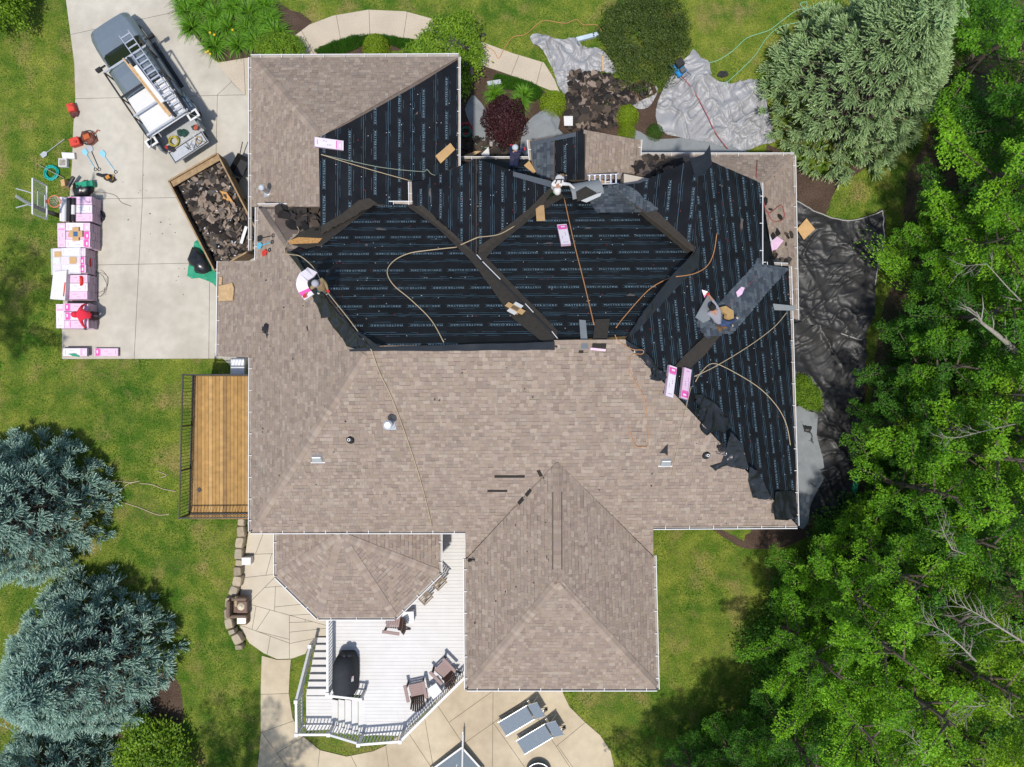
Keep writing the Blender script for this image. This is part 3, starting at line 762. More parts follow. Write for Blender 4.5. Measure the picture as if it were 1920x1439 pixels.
# torn old shingles lying on the stripped corner
def scraps(name, pts, pal, size=(0.12, 0.45), up=0.03, material='shingle', tilt=0.25, thick=0.006):
    mb = MB()
    for p in pts:
        n = random.randint(4, 6); L = random.uniform(*size); W = L*random.uniform(0.35, 0.8); a0 = random.uniform(0, 6.28)
        Mx = Matrix.Rotation(random.uniform(-tilt, tilt), 3, 'X') @ Matrix.Rotation(random.uniform(-tilt, tilt), 3, 'Y') @ Matrix.Rotation(a0, 3, 'Z')
        ring = []
        for j in range(n+2):
            t = 2*math.pi*j/(n+2); r = random.uniform(0.75, 1.15); bend = random.uniform(-0.02, 0.03)
            ring.append(Vector((math.copysign(min(1, abs(math.cos(t))*1.25), math.cos(t))*L/2*r, math.copysign(min(1, abs(math.sin(t))*1.25), math.sin(t))*W/2*r, bend)))
        top = [Vector(p)+Mx @ q+Vector((0, 0, up)) for q in ring]; bot = [q-Vector((0, 0, thick)) for q in top]; k = len(ring)
        c = random.choice(pal); f = random.uniform(0.75, 1.15)
        mb.add(top+bot, [tuple(range(k)), tuple(range(k, 2*k))[::-1]]+[(i, k+i, k+(i+1) % k, (i+1) % k) for i in range(k)], tuple(v*f for v in c))
    return mb
DARK = [lin(c) for c in ((50, 46, 44), (42, 38, 36), (66, 58, 52), (80, 70, 62), (58, 54, 52), (35, 33, 33))]
def pts_on(key, px, n, up=0.03):
    us = [p[0] for p in px]; vs_ = [p[1] for p in px]; out = []
    while len(out) < n:
        u, v = random.uniform(min(us), max(us)), random.uniform(min(vs_), max(vs_))
        if inside(px, u, v): out.append(PL[key].hit(u, v, up+random.uniform(0, 0.05)))
    return out
mb = scraps('torn_shingles', pts_on('N', [(520, 392), (595, 392), (596, 425), (560, 432), (528, 415)], 34), DARK, (0.2, 0.6)); part('torn_shingles', mb, M['shingle'], house, kind='stuff')
mb = scraps('torn_shingles', pts_on('LN', [(1180, 312), (1200, 296), (1270, 296), (1300, 305), (1220, 340), (1180, 340)], 46), DARK, (0.15, 0.5)); part('torn_shingles', mb, M['shingle'], house, kind='stuff')
mb = scraps('torn_shingles', pts_on('LE', [(1432, 360), (1484, 420), (1486, 580), (1440, 490)], 26), DARK, (0.1, 0.35), tilt=0.1); part('torn_shingles', mb, M['shingle'], house, kind='stuff')
# dark starter strips / missing tabs on the south slope
mb = MB()
def tab(key, u0, v0, u1, v1, w, h=0.03, col=DARK[0]):
    a, b_ = PL[key].hit(u0, v0, h), PL[key].hit(u1, v1, h); s = (b_-a).normalized().cross(PL[key].n)*w/2
    mb.quad(a+s, b_+s, b_-s, a-s, col)
tab('S', 927, 894, 984, 894, 0.11); tab('S', 914, 921, 951, 921, 0.10); tab('S', 1009, 882, 1015, 894, 0.12); tab('TW', 986, 930, 995, 918, 0.13); tab('TW', 972, 945, 981, 935, 0.13); tab('S', 1092, 916, 1099, 921, 0.08)
tab('S', 1085, 640+20, 1094, 660, 0.1); tab('W', 575, 612, 577, 620, 0.06)
for _ in range(60):
    k = random.choice(('S', 'W', 'S', 'TW', 'LE')); f = FACE[k]; p = pts_on(k, f, 1)[0]
    q = 0.02; mb.box(p, random.uniform(.02, .07), random.uniform(.015, .04), 0.01, rz=random.random()*3, col=random.choice(DARK+[lin((150, 130, 115))]))
part('torn_tabs', mb, M['shingle'], house, kind='stuff')
# patched flashing lifted at (880-890,1040)
mb = scraps('', pts_on('TW', [(878, 1042), (892, 1042), (892, 1054), (880, 1054)], 3), DARK[:2], (0.1, 0.22)); part('torn_shingles', mb, M['shingle'], house, kind='stuff')

# ---- gutters
def gutter(a, b_, out, w=0.13, drop=0.09, nb=None):
    d = (b_-a); L = d.length; x = d/L; o = Vector(out); o = (o-x*o.dot(x)).normalized()
    mb = MB(); mi = MB(); dz = Vector((0, 0, drop))
    a0, b0 = a+Vector((0, 0, 0.01)), b_+Vector((0, 0, 0.01))
    mb.add([a0+o*w, b0+o*w, b0+o*w-dz, a0+o*w-dz], [(0, 1, 2, 3)]); mb.add([a0+o*(w-.028), b0+o*(w-.028), b0+o*w, a0+o*w], [(0, 1, 2, 3)])
    mb.add([a0+o*(w-.028), b0+o*(w-.028), b0+o*(w-.03)-dz, a0+o*(w-.03)-dz], [(0, 1, 2, 3)])
    mb.add([a0-dz, b0-dz, b0+o*w-dz, a0+o*w-dz], [(0, 1, 2, 3)]); mb.add([a0, b0, b0-dz, a0-dz], [(0, 1, 2, 3)])
    mb.add([a0, a0+o*w, a0+o*w-dz, a0-dz], [(0, 1, 2, 3)]); mb.add([b0, b0+o*w, b0+o*w-dz, b0-dz], [(0, 1, 2, 3)])
    g = part('gutter', mb, M['white'], house)
    mi.add([a0-dz*.85, b0-dz*.85, b0+o*(w-.03)-dz*.85, a0+o*(w-.03)-dz*.85], [(0, 1, 2, 3)]); mi.quad(a0+o*.004, b0+o*.004, b0+o*.004-dz, a0+o*.004-dz)
    part('gutter_bed', mi, M['gutter_in'], g)
    n = nb or max(1, int(L/0.75))
    for i in range(n):
        p = a0+d*((i+0.5)/n); s = MB(); s.bar(p+o*0.0+Vector((0, 0, .012)), p+o*w+Vector((0, 0, .012)), 0.022, 0.012); part('bracket', s, M['white'], g)
    return g
def gut(key, px, out):
    pts = [PL[key].hit(u, v) for u, v in px]
    for a, b_ in zip(pts, pts[1:]): gutter(a, b_, out)
Wd, Ed, Nd, Sd = (-1, 0, 0), (1, 0, 0), (0, 1, 0), (0, -1, 0)
gut('S', [(470, 995), (872, 995)], Sd); gut('S', [(1225, 987), (1495, 985)], Sd)
gut('W', [(472, 997), (473, 671)], Wd); gut('W', [(411, 668), (413, 490)], Wd); gut('W', [(484, 488), (485, 389)], Wd)
gut('N', [(483, 389), (562, 388)], Nd); gut('N', [(700, 384), (776, 384)], Nd); gut('BW', [(773, 385), (772, 341)], Wd)
gut('N', [(1100, 350), (1148, 346)], Nd)
gut('GW', [(472, 108), (472, 470)], Wd); gut('GN', [(470, 109), (860, 107)], Nd); gut('GE', [(857, 107), (857, 312)], Ed)
gut('E', [(1424, 343), (1424, 496)], Ed); gut('E', [(1425, 498), (1478, 500)], Nd); gut('E', [(1478, 500), (1492, 986)], Ed)
gut('LN', [(1196, 293), (1489, 293)], Nd); gut('LE', [(1486, 292), (1492, 600)], Ed)
gut('TW', [(875, 1048), (877, 1293)], Wd); gut('TE', [(1224, 1042), (1230, 1293)], Ed); gut('TS', [(875, 1290), (1232, 1290)], Sd)
gut('EW', [(994, 262), (998, 300)], Wd); gut('EE', [(1198, 262), (1196, 292)], Ed); gut('CY', [(862, 300), (998, 300)], Nd)
for i in range(5):
    a, b_ = gz[i], gz[i+1]; m = (a+b_)/2-ap; gutter(a, b_, (m.x, m.y, 0))
# ---- walls
mb = MB()
def wallbox(px, z, top):
    w = [Vector((*P(u, v, z)[:2], 0)) for u, v in px]; c = sum(w, Vector())/len(w)
    q = []
    for p in w:
        d = p-c; q.append((p.x-math.copysign(0.42, d.x), p.y-math.copysign(0.42, d.y)))
    if area(q) < 0: q = q[::-1]
    mb = MB().prism(q, 0.0, top); part('wall', mb, M['siding'], house)
wallbox([(472, 388), (775, 388), (1424, 388), (1492, 990), (472, 996)], 5.5, 5.15)
wallbox([(472, 109), (858, 109), (858, 420), (472, 420)], 4.3, 3.95)
wallbox([(775, 310), (1020, 345), (1020, 420), (775, 420)], 5.5, 5.1)
wallbox([(1150, 300), (1424, 345), (1424, 520), (1150, 520)], 5.2, 4.9)
wallbox([(877, 960), (1228, 960), (1231, 1290), (877, 1290)], 4.85, 4.5)
wallbox([(412, 490), (500, 490), (500, 668), (412, 668)], 4.3, 3.9)
# entry columns and porch posts under the low roofs
for u, v, z in ((1000, 268, 3.3), (1192, 268, 3.3), (1478, 300, 3.1), (1486, 590, 3.1), (1340, 300, 3.1)):
    p = P(u, v, z); s = MB().box((p.x, p.y, z/2), 0.2, 0.2, z); part('porch_column', s, M['white'], house)
for i in range(6):
    p = gz[i]+(ap-gz[i])*0.10; s = MB().box((p.x, p.y, 3.2), 0.14, 0.14, 2.1); part('porch_post', s, M['white'], house)
s = MB().prism([(p.x*0.985+0.0, p.y*0.985) for p in [gz[i]+(ap-gz[i])*0.12 for i in range(6)]][::1], 2.14, 4.2); part('screen_wall', s, M['siding'], house)

# ---- roof vents (parts of the house)
def pipe_vent(key, u, v, r, h, material, capr=None, flash=True):
    p = PL[key].hit(u, v); mb = MB()
    mb.lathe([(r*1.7, -0.05), (r*1.5, 0.08), (r, 0.1), (r, h)], p, 14)
    if capr: mb.lathe([(capr, h-0.02), (capr, h+0.07), (capr*0.6, h+0.1)], p, 16)
    o = part('vent_pipe', mb, material, house, smooth=False)
    if flash:
        f = MB(); pl = PL[key]; a, b_ = pl.uv(p)
        f.add([pl.pt(a-.14, b_-.1, .03), pl.pt(a+.14, b_-.1, .03), pl.pt(a+.14, b_+.22, .03), pl.pt(a-.14, b_+.22, .03)], [(0, 3, 2, 1)]); part('flashing', f, M['galv'], o)
    return o
pipe_vent('S', 734, 795, 0.09, 0.75, M['galv'], 0.15); pipe_vent('GW', 503, 362, 0.075, 0.75, M['galv'], 0.11)
for k, u, v in (('S', 657, 824), ('S', 1324, 853)):
    p = PL[k].hit(u, v); mb = MB(); mb.lathe([(0.16, -0.08), (0.13, 0.05), (0.06, 0.12)], p, 14); o = part('pipe_boot', mb, M['blackmetal'], house, smooth=True)
    mb = MB(); mb.lathe([(0.05, 0.0), (0.05, 0.3), (0.03, 0.3), (0.03, 0.1)], p, 12); part('pipe', mb, M['white'], o)
for k, u, v in (('S', 595, 858), ('S', 1248, 865)):
    pl = PL[k]; p = pl.hit(u, v); a, b_ = pl.uv(p); mb = MB()
    top = [pl.pt(a-.15, b_-.10, .15), pl.pt(a+.15, b_-.10, .15), pl.pt(a+.17, b_+.14, .10), pl.pt(a-.17, b_+.14, .10)]
    bot = [pl.pt(a-.17, b_-.14, .0), pl.pt(a+.17, b_-.14, .0), pl.pt(a+.2, b_+.18, .0), pl.pt(a-.2, b_+.18, .0)]
    mb.add(top+bot, [(3, 2, 1, 0), (0, 1, 5, 4), (1, 2, 6, 5), (2, 3, 7, 6), (3, 0, 4, 7)])
    o = part('roof_vent', mb, M['galv'], house, bevel=0.015)
    mb = MB().add([pl.pt(a-.24, b_+.17, .03), pl.pt(a+.24, b_+.17, .03), pl.pt(a+.24, b_+.22, .03), pl.pt(a-.24, b_+.22, .03)], [(3, 2, 1, 0)]); part('flashing', mb, M['white'], o)
# ================================================================ PLANTS
def unit(v): return v/np.maximum(np.linalg.norm(v, axis=-1, keepdims=True), 1e-9)
def leaves_mesh(name, pos, nrm, L, W, cols, material, rs):
    """rhombic leaves: pos (n,3) base, nrm (n,3) leaf normal; L, W arrays"""
    n = len(pos); r = rs.normal(size=(n, 3)); d = unit(np.cross(nrm, r)); s = np.cross(nrm, d)
    L = L[:, None]; W = W[:, None]
    v = np.stack([pos, pos+d*L*0.5+s*W*0.5-nrm*L*0.06, pos+d*L-nrm*L*0.16, pos+d*L*0.5-s*W*0.5-nrm*L*0.06], 1).reshape(-1, 3)
    f = np.arange(n*4).reshape(-1, 4)
    return np_mesh(name, v, f, material, cols)
def broad_crown(seed, rad, hgt, clumps=260, per=60, leaf=(0.07, 0.13), pal=((0.045, 0.115, 0.010), (0.10, 0.21, 0.018)), droop=0.25, spread=0.55, shell=0.55, material='leaf', flat=0.35):
    rs = np.random.default_rng(seed)
    d = unit(rs.normal(size=(clumps, 3))); d[:, 2] = np.abs(d[:, 2])*1.0-0.25
    rr = shell+(1-shell)*rs.random(clumps)**0.7
    lump = 1+0.28*np.array([fbm(a[0]*1.7+seed, a[1]*1.7+a[2], seed, 2) for a in d])
    c = d*np.array([rad, rad, hgt/2])*(rr*lump)[:, None]; c[:, 2] += hgt*0.42
    out = unit(d*np.array([1, 1, 0.5]))
    k = per; n = clumps*k
    # each clump = a flat spray of leaves reaching outwards
    a = rs.uniform(0, 2*np.pi, (clumps, k)); q = rs.random((clumps, k))**0.6*spread
    off = np.stack([np.cos(a)*q, np.sin(a)*q, rs.normal(0, 0.10, (clumps, k))*spread-q*q*droop/spread], -1)
    sz = rs.uniform(0.6, 1.35, (clumps, 1, 1)); pos = c[:, None]+off*sz+out[:, None]*(rs.random((clumps, k, 1))*0.35*spread)
    nm = unit(np.array([0, 0, 1.0])+flat*out[:, None]+rs.normal(0, 0.7, (clumps, k, 3)))
    t = np.clip(rs.random((clumps, 1, 1))*0.75+rs.random((clumps, k, 1))*0.4-0.08, 0, 1)
    cols = np.array(pal[0])*(1-t)+np.array(pal[1])*t
    cols = cols*rs.uniform(0.75, 1.2, (clumps, k, 1))
    return leaves_mesh('crown', pos.reshape(-1, 3), nm.reshape(-1, 3), rs.uniform(*leaf, n), rs.uniform(*leaf, n)*0.55, cols.reshape(-1, 3), M[material], rs), c
def limbs(base, tips, r0, hgt, rs, n=9, material='bark', name='trunk'):
    mb = MB(); top = Vector((rs.normal(0, .15), rs.normal(0, .15), hgt*0.62))
    mb.tube([Vector((0, 0, -0.1)), Vector((0.03, 0.02, hgt*0.15)), Vector((top.x*.5, top.y*.5, hgt*0.4)), top], [r0*1.25, r0, r0*0.75, r0*0.35], 8)
    for i in range(n):
        t = Vector(tips[rs.integers(len(tips))]); s = rs.uniform(0.25, 0.95); b_ = Vector((top.x*s, top.y*s, hgt*0.62*s))
        m = b_.lerp(t, 0.5)+Vector((rs.normal(0, .2), rs.normal(0, .2), 0.15*hgt*rs.random()*0.5))
        mb.tube([b_, m, t], [r0*0.42, r0*0.25, 0.012], 5)
    return mb
def broad_tree(seed, rad, hgt, **kw):
    me, c = broad_crown(seed, rad, hgt, **kw); rs = np.random.default_rng(seed+1000)
    tr = limbs(None, c, 0.035*hgt*0.6+0.03, hgt, rs, 12).mesh('trunk', M['bark'], smooth=True)
    return me, tr
def put_tree(name, crown, trunk, loc, rz, scale, label, cat='tree', group=None):
    t = thing(name, label, cat, loc, rz, group); t.scale = scale
    obj('crown', crown, t)
    if trunk: obj('trunk', trunk, t)
    return t
# ---------- spruces
def spruce_mesh(seed, rad, hgt, pal, n_ros=520, fingers=17, power=1.5):
    rs = np.random.default_rng(seed); br = MB()
    br.tube([(0, 0, -0.1), (0, 0, hgt*0.5), (0, 0, hgt*0.98)], [0.16, 0.09, 0.012], 7)
    T = []; D = []; tone = []; Ls = []
    for i in range(n_ros):
        f = 1-math.sqrt(1-(i+.5)/n_ros) if False else ((i+0.5)/n_ros)**1.25
        a = i*2.39996+rs.normal(0, .22); Rr = rad*(1-f**power)**0.85
        dep = 1-0.30*rs.random()**2.2; Rb = max(.12, Rr*dep*rs.uniform(.93, 1.07)); z = 0.25+f*hgt*.95
        o = np.array([np.cos(a), np.sin(a), 0]); sd = np.array([-np.sin(a), np.cos(a), 0]); up = np.array([0, 0, 1.0])
        out = o*0.9+up*(0.30+.45*f); out /= np.linalg.norm(out); c = np.array([0, 0, z])+o*Rb; tb = rs.random()
        br.tube([np.array([0, 0, z-.12*Rb]), c-out*.1], [.018+.01*Rb, .008], 3, cap=False)
        sz = rs.uniform(.75, 1.3)
        n = fingers
        for k in range(n):
            th = k*2.39996+rs.normal(0, .3); sp = math.sqrt((k+.4)/n)*1.05
            d = out+(sd*math.cos(th)+np.cross(out, sd)*math.sin(th))*sp; d /= np.linalg.norm(d)
            T.append(c-out*.22*sz+d*.20*sz*rs.uniform(.8, 1.2)); D.append(d); tone.append(tb); Ls.append(sz)
        for k in range(5):                        # twigs further in, along the branch
            T.append(c-o*rs.uniform(.25, .8)+sd*rs.normal(0, .16)+up*rs.normal(.02, .06)); D.append(o*.6+sd*rs.normal(0, .6)+up*.4); tone.append(tb*.5); Ls.append(.9)
    T = np.array(T); D = unit(np.array(D)); n = len(T); tone = np.array(tone)[:, None, None]
    K = 14; L = (rs.uniform(0.20, 0.30, n)*np.array(Ls))[:, None, None]
    ang = rs.uniform(0, 2*np.pi, (n, K)); s1 = unit(np.cross(D, np.array([0, 0, 1.0])+rs.normal(0, .3, (n, 3)))); s2 = np.cross(s1, D)
    along = np.linspace(0.0, 1.0, K)[None, :, None]
    rad_ = s1[:, None]*np.cos(ang)[..., None]+s2[:, None]*np.sin(ang)[..., None]
    b0 = T[:, None]+D[:, None]*L*(along-0.45); nd = unit(D[:, None]*0.95+rad_*(0.85-0.5*along))
    nl = rs.uniform(0.05, 0.08, (n, K, 1)); w = np.cross(nd, unit(rs.normal(size=(n, K, 3))))*rs.uniform(0.012, 0.020, (n, K, 1))
    v = np.stack([b0-w, b0+w, b0+nd*nl], 2)
    t = np.clip(tone*.35+rs.random((n, 1, 1))*.3+along*.30+rs.random((n, K, 1))*.2-.10, 0, 1)
    cols = np.array(pal[0])*(1-t)+np.array(pal[1])*t
    v2 = np.stack([T-D*L[:, 0]*.6-s1*.028, T-D*L[:, 0]*.6+s1*.028, T+D*L[:, 0]*.55], 1)
    vv = np.concatenate([v.reshape(-1, 3), v2.reshape(-1, 3)]); cc = np.concatenate([cols.reshape(-1, 3), np.tile(np.array(pal[0])*1.15, (n, 1))])
    return np_mesh('crown', vv, np.arange(len(vv)).reshape(-1, 3), M['needle'], cc), br.mesh('trunk', M['bark'], smooth=True)
BLUE = ((0.18, 0.30, 0.245), (0.54, 0.72, 0.60)); SAGE = ((0.18, 0.28, 0.11), (0.48, 0.63, 0.29))
sm1 = spruce_mesh(11, 3.1, 6.6, BLUE); sm2 = spruce_mesh(12, 3.2, 8.2, SAGE, n_ros=600, power=1.25)
put_tree('spruce_tree', *sm1, P(78, 945), 0.3, (1.04, 1.04, 1.02), 'blue spruce beside the lawn near the cedar balcony deck')
put_tree('spruce_tree', *sm1, P(198, 1214), 2.1, (1.06, 1.06, 1.0), 'full round blue spruce beside dark mulch, by the curving stone wall')
put_tree('spruce_tree', *sm1, P(120, 1452), 4.0, (0.85, 0.85, 0.8), 'small blue spruce partly hidden behind the bigger spruce and leafy shrub')
put_tree('spruce_tree', *sm2, P(1568, 185), 1.2, (1.12, 1.12, 1.08), 'tall sage green spruce next to the silver tarp')
# ---------- woodland
WOODPAL = [((0.055, 0.175, 0.008), (0.190, 0.430, 0.018)), ((0.085, 0.235, 0.008), (0.265, 0.530, 0.020)), ((0.034, 0.120, 0.010), (0.115, 0.310, 0.020)), ((0.110, 0.230, 0.008), (0.320, 0.530, 0.022))]
def plume_crown(seed, rad, hgt, n_pl, per, pal, leaf=(0.065, 0.115)):
    rs = np.random.default_rng(seed); P_, N_, C_ = [], [], []; tips = []
    for b in range(n_pl):
        f = (b+0.5)/n_pl; a = b*2.399+rs.normal(0, .35); zb = hgt*(0.18+0.62*f); Rb = rad*(1.0-0.62*max(0, f-0.25)/0.75)*rs.uniform(.72, 1.15)
        o = np.array([np.cos(a), np.sin(a), 0]); sd = np.array([-np.sin(a), np.cos(a), 0])
        st = np.array([0, 0, zb])+o*0.1; en = st+o*Rb+np.array([0, 0, rs.uniform(.10, .5)*Rb*0.7+hgt*0.03]); tips.append(en)
        W = rs.uniform(.42, .72)*min(1.0, Rb/1.6); nt = max(6, int(Rb/0.16)); tone = rs.random()
        k = int(per*min(1.25, Rb/rad)); tw = rs.integers(0, nt, k); s_ = 0.22+0.78*(tw+rs.random(k)*.35)/nt; sg = rs.choice((-1, 1), k); q = rs.random(k)**.75
        wid = W*np.clip(np.sin(np.pi*np.clip(s_*0.92, 0, 1))**.55, .25, 1)*(0.65+0.5*((tw*7919+b*31) % 10)/10)
        lat = sg*q*wid; fwd = np.abs(lat)*0.75
        p = st+(en-st)*s_[:, None]+sd*lat[:, None]+o*fwd[:, None]
        p[:, 2] += rs.normal(0, .055, k)+0.10*np.sin(s_*3)-np.abs(lat)*rs.uniform(.05, .35)
        P_.append(p); nm = unit(np.array([0, 0, 1.0])+0.25*o+rs.normal(0, .5, (k, 3))); N_.append(nm)
        t = np.clip(tone*.55+rs.random((k, 1))*.45+0.15*(s_[:, None]-.6), 0, 1); C_.append((np.array(pal[0])*(1-t)+np.array(pal[1])*t)*rs.uniform(.8, 1.2, (k, 1)))
    p = np.concatenate(P_); nm = np.concatenate(N_); c = np.concatenate(C_); n = len(p)
    me = leaves_mesh('crown', p, nm, rs.uniform(*leaf, n), rs.uniform(*leaf, n)*.55, c, M['leaf'], rs)
    tr = MB(); tr.tube([(0, 0, -.1), (.05, .03, hgt*.3), (-.05, .05, hgt*.6), (0, 0, hgt*.82)], [.17, .12, .08, .03], 7)
    for b, e in enumerate(tips):
        f = (b+.5)/n_pl; zb = hgt*(0.18+0.62*f); st = Vector((0, 0, zb)); e = Vector(e); tr.tube([st, st.lerp(e, .5)+Vector((0, 0, -.02)), e], [.05, .028, .008], 4)
    return me, tr.mesh('trunk', M['bark'], smooth=True)
wood = [plume_crown(30+i, 2.7, 6.5, 20, 800, WOODPAL[i]) for i in range(4)]
#            crown centre px, height of crown centre, scale, variant
WT = [(1895, 60, 6.0, 1.05, 0), (1895, 190, 5.2, .85, 2), (1905, 310, 6.5, 1.1, 1), (1845, 370, 5, .85, 2), (1790, 470, 4.6, .75, 0), (1880, 450, 6.2, 1.0, 1), (1810, 590, 5, .9, 2),
      (1910, 640, 6.5, 1.05, 0), (1735, 690, 4.4, .8, 2), (1840, 740, 5.6, .9, 0), (1715, 800, 4.4, .75, 2), (1800, 850, 6, 1.0, 1), (1905, 820, 6.4, 1.0, 3), (1705, 915, 5, .85, 0), (1860, 960, 6.4, 1.05, 1),
      (1770, 1000, 5.2, .9, 2), (1660, 1065, 5.2, .9, 1), (1570, 1105, 4.6, .75, 0), (1890, 1090, 6.4, 1, 0), (1730, 1130, 5.4, .95, 2), (1620, 1190, 5.8, 1.0, 1), (1520, 1230, 4.6, .8, 0), (1800, 1245, 6, 1.0, 3),
      (1690, 1290, 6.2, 1.05, 1), (1570, 1330, 5.4, .9, 1), (1890, 1330, 6.4, 1.05, 3), (1490, 1400, 4.4, .85, 2), (1770, 1400, 6.2, 1.05, 3), (1630, 1430, 5.4, 1, 1), (1370, 1425, 3.6, .65, 2), (1300, 1455, 3.2, .55, 2), (1880, 1440, 6.4, 1, 3), (1975, 200, 6, 1.1, 2), (1985, 960, 6.5, 1.1, 2), (1980, 1200, 6.5, 1.1, 0), (1970, 740, 6.5, 1.1, 1), (1440, 1490, 5, .85, 0), (1970, 500, 6, 1, 3)]
WLAB = ['mid green broadleaf tree in the wood', 'bright yellow-green broadleaf tree in the wood', 'dark green broadleaf tree in the wood', 'lime green broadleaf tree in the wood']
def where(v): return 'beside the tall sage spruce' if v < 330 else 'across from the upper black tarp' if v < 620 else 'across from the long black tarp' if v < 980 else 'beside the shaded south lawn' if v < 1300 else 'beyond the pool patio lawn'
rs_ = np.random.default_rng(3)
for u, v, z, s, k in WT:
    u += 18 if v < 1050 else 8
    c = P(u, v, z); hs = z/(6.5*0.5)
    wl2 = WLAB[k]+' '+where(v)
    t = put_tree('woodland_tree', wood[k][0], wood[k][1], (c.x, c.y, 0.0), rs_.uniform(0, 6.28), (s, s, hs*0.92), wl2, group=wl2)
for u, v, z, lab in ((-230, 640, 5.5, 'shade tree west of the lawn by the driveway'), (330, 1680, 6, 'shade tree south of the lawn by the patio path'), (1290, 1640, 5.5, 'shade tree south of the lawn by the wood edge'), (1400, 1680, 6.5, 'second shade tree south of the wood edge')):
    c = P(u, v, z); put_tree('shade_tree', wood[0][0], wood[0][1], (c.x, c.y, 0), u, (1.1, 1.1, 1.6), lab)
# understorey
und = broad_crown(71, 1.5, 1.9, clumps=150, per=55, pal=WOODPAL[2], leaf=(0.08, 0.14))[0]
for i, (u, v, s) in enumerate([(1775, 430, .6), (1720, 640, .7), (1700, 720, .6), (1690, 800, .7), (1680, 880, .7), (1660, 965, .6), (1560, 1040, .7), (1600, 1000, .8), (1500, 1120, .7), (1470, 1200, .8), (1480, 1300, .9), (1420, 1390, .8), (1330, 1400, .6), (1800, 480, 1), (1780, 680, 1), (1750, 880, 1), (1650, 1150, 1), (1620, 1290, 1), (1780, 1150, 1), (1850, 620, 1), (1840, 900, 1), (1720, 1330, 1), (1850, 1250, 1), (1820, 1390, 1), (1560, 1420, 1), (1860, 380, 1), (1830, 60, .7), (1810, 250, .7)]):
    t = put_tree('understorey_shrub', und, None, P(u, v), i*1.3, (s*1.25, s*1.25, s*1.2), 'low dark leafy shrub under the wood '+where(v), 'shrub', 'understorey shrubs '+where(v))
# overhanging branch over the black tarp
ovb = broad_crown(73, 0.9, 0.7, clumps=36, per=42, pal=WOODPAL[1], leaf=(0.08, 0.13), shell=0.2)[0]
t = put_tree('overhanging_branch', ovb, None, P(1672, 497, 2.2), 0.4, (1.5, 0.55, 0.8), 'leafy branch reaching out over the edge of the black tarp', 'branch')
t.rotation_euler = (0, 0, R(-38))
mb = MB(); mb.tube([(1.1, 0, -0.2), (0.2, 0.05, 0.1), (-0.8, -0.05, 0.15)], [0.03, 0.02, 0.008], 5); mb.tube([(1.1, 0, -0.2), (2.0, 0.3, -0.8), (2.6, 0.6, -2.6)], [0.03, 0.05, 0.07], 6)
part('stem', mb, M['bark'], t, smooth=True)
# bare dead branches
def dead(name, seed, pts, r, label, twigs=14, tl=1.0):
    rs = np.random.default_rng(seed); mb = MB(); w = [P(*p) for p in pts]; n = len(w)
    r *= .72
    mb.tube(w, [r*(1-0.75*i/(n-1)) for i in range(n)], 6)
    for _ in range(twigs):
        i = rs.integers(0, n-1); b_ = w[i].lerp(w[i+1], rs.random()); d = (w[i+1]-w[i]).normalized(); s = d.cross(Vector((0, 0, 1))).normalized()*rs.choice((-1, 1))
        L = tl*rs.uniform(0.35, 1.0); e = b_+d*L*0.75+s*L*rs.uniform(.3, .8)+Vector((0, 0, rs.uniform(-.1, .3)*L)); m = b_.lerp(e, .5)+Vector(rs.normal(0, .06, 3))
        mb.tube([b_, m, e], [r*0.22+0.005, r*0.15+0.003, 0.003], 4)
        for _k in range(2):
            e2 = m+(e-m)*0.5+Vector(rs.normal(0, .18*L, 3)); mb.tube([m, e2], [0.009, 0.004], 3)
    return single(name, mb, M['deadwood'], label, 'branch', smooth=True)
dead('broken_limb', 1, [(1905, 660, 6.6), (1885, 640, 7.2), (1860, 620, 7.6), (1840, 605, 7.8), (1830, 585, 7.9)], 0.16, 'thick broken grey limb with a snapped orange end', 10, 1.2)
dead('bare_branch', 2, [(1915, 565, 8), (1890, 540, 8.1), (1850, 495, 8.1), (1800, 500, 8)], 0.035, 'thin pale bare branch above the leaves near the broken limb', 8)
dead('bare_branch', 3, [(1920, 1205, 8.8), (1880, 1180, 9), (1830, 1150, 9), (1790, 1130, 8.8)], 0.06, 'long pale bare branch fanning over dark leaves', 26, 1.1)
dead('bare_branch', 4, [(1830, 1240, 8.6), (1800, 1210, 8.7), (1770, 1185, 8.7), (1740, 1168, 8.6)], 0.05, 'short spiky dead branch below the longer bare branch', 22, 0.8)
dead('bare_branch', 5, [(1900, 1345, 8.6), (1870, 1320, 8.7), (1830, 1325, 8.7), (1800, 1325, 8.6)], 0.04, 'crooked grey dead branch among lime leaves', 18, 0.9)
dead('bare_branch', 6, [(1810, 1040, 8), (1785, 1030, 8.1), (1770, 1000, 8.1), (1755, 960, 8)], 0.03, 'upright thin dead twig in the middle of the wood', 14, 0.8)
dead('bare_branch', 7, [(1905, 795, 8), (1860, 805, 8.1), (1800, 820, 8), (1765, 822, 7.8)], 0.03, 'straight pale bare branch lying level over leaves', 12, 0.7)
dead('bare_branch', 8, [(1730, 1435, 7.8), (1735, 1410, 8), (1720, 1395, 8), (1700, 1370, 7.8)], 0.04, 'bare twiggy branch among yellow leaves', 16, 0.8)
dead('fallen_branch', 9, [(1780, 1290, 3.2), (1720, 1282, 3.2), (1660, 1288, 3.2)], 0.09, 'pale fallen trunk glimpsed through the canopy', 4, 0.6)
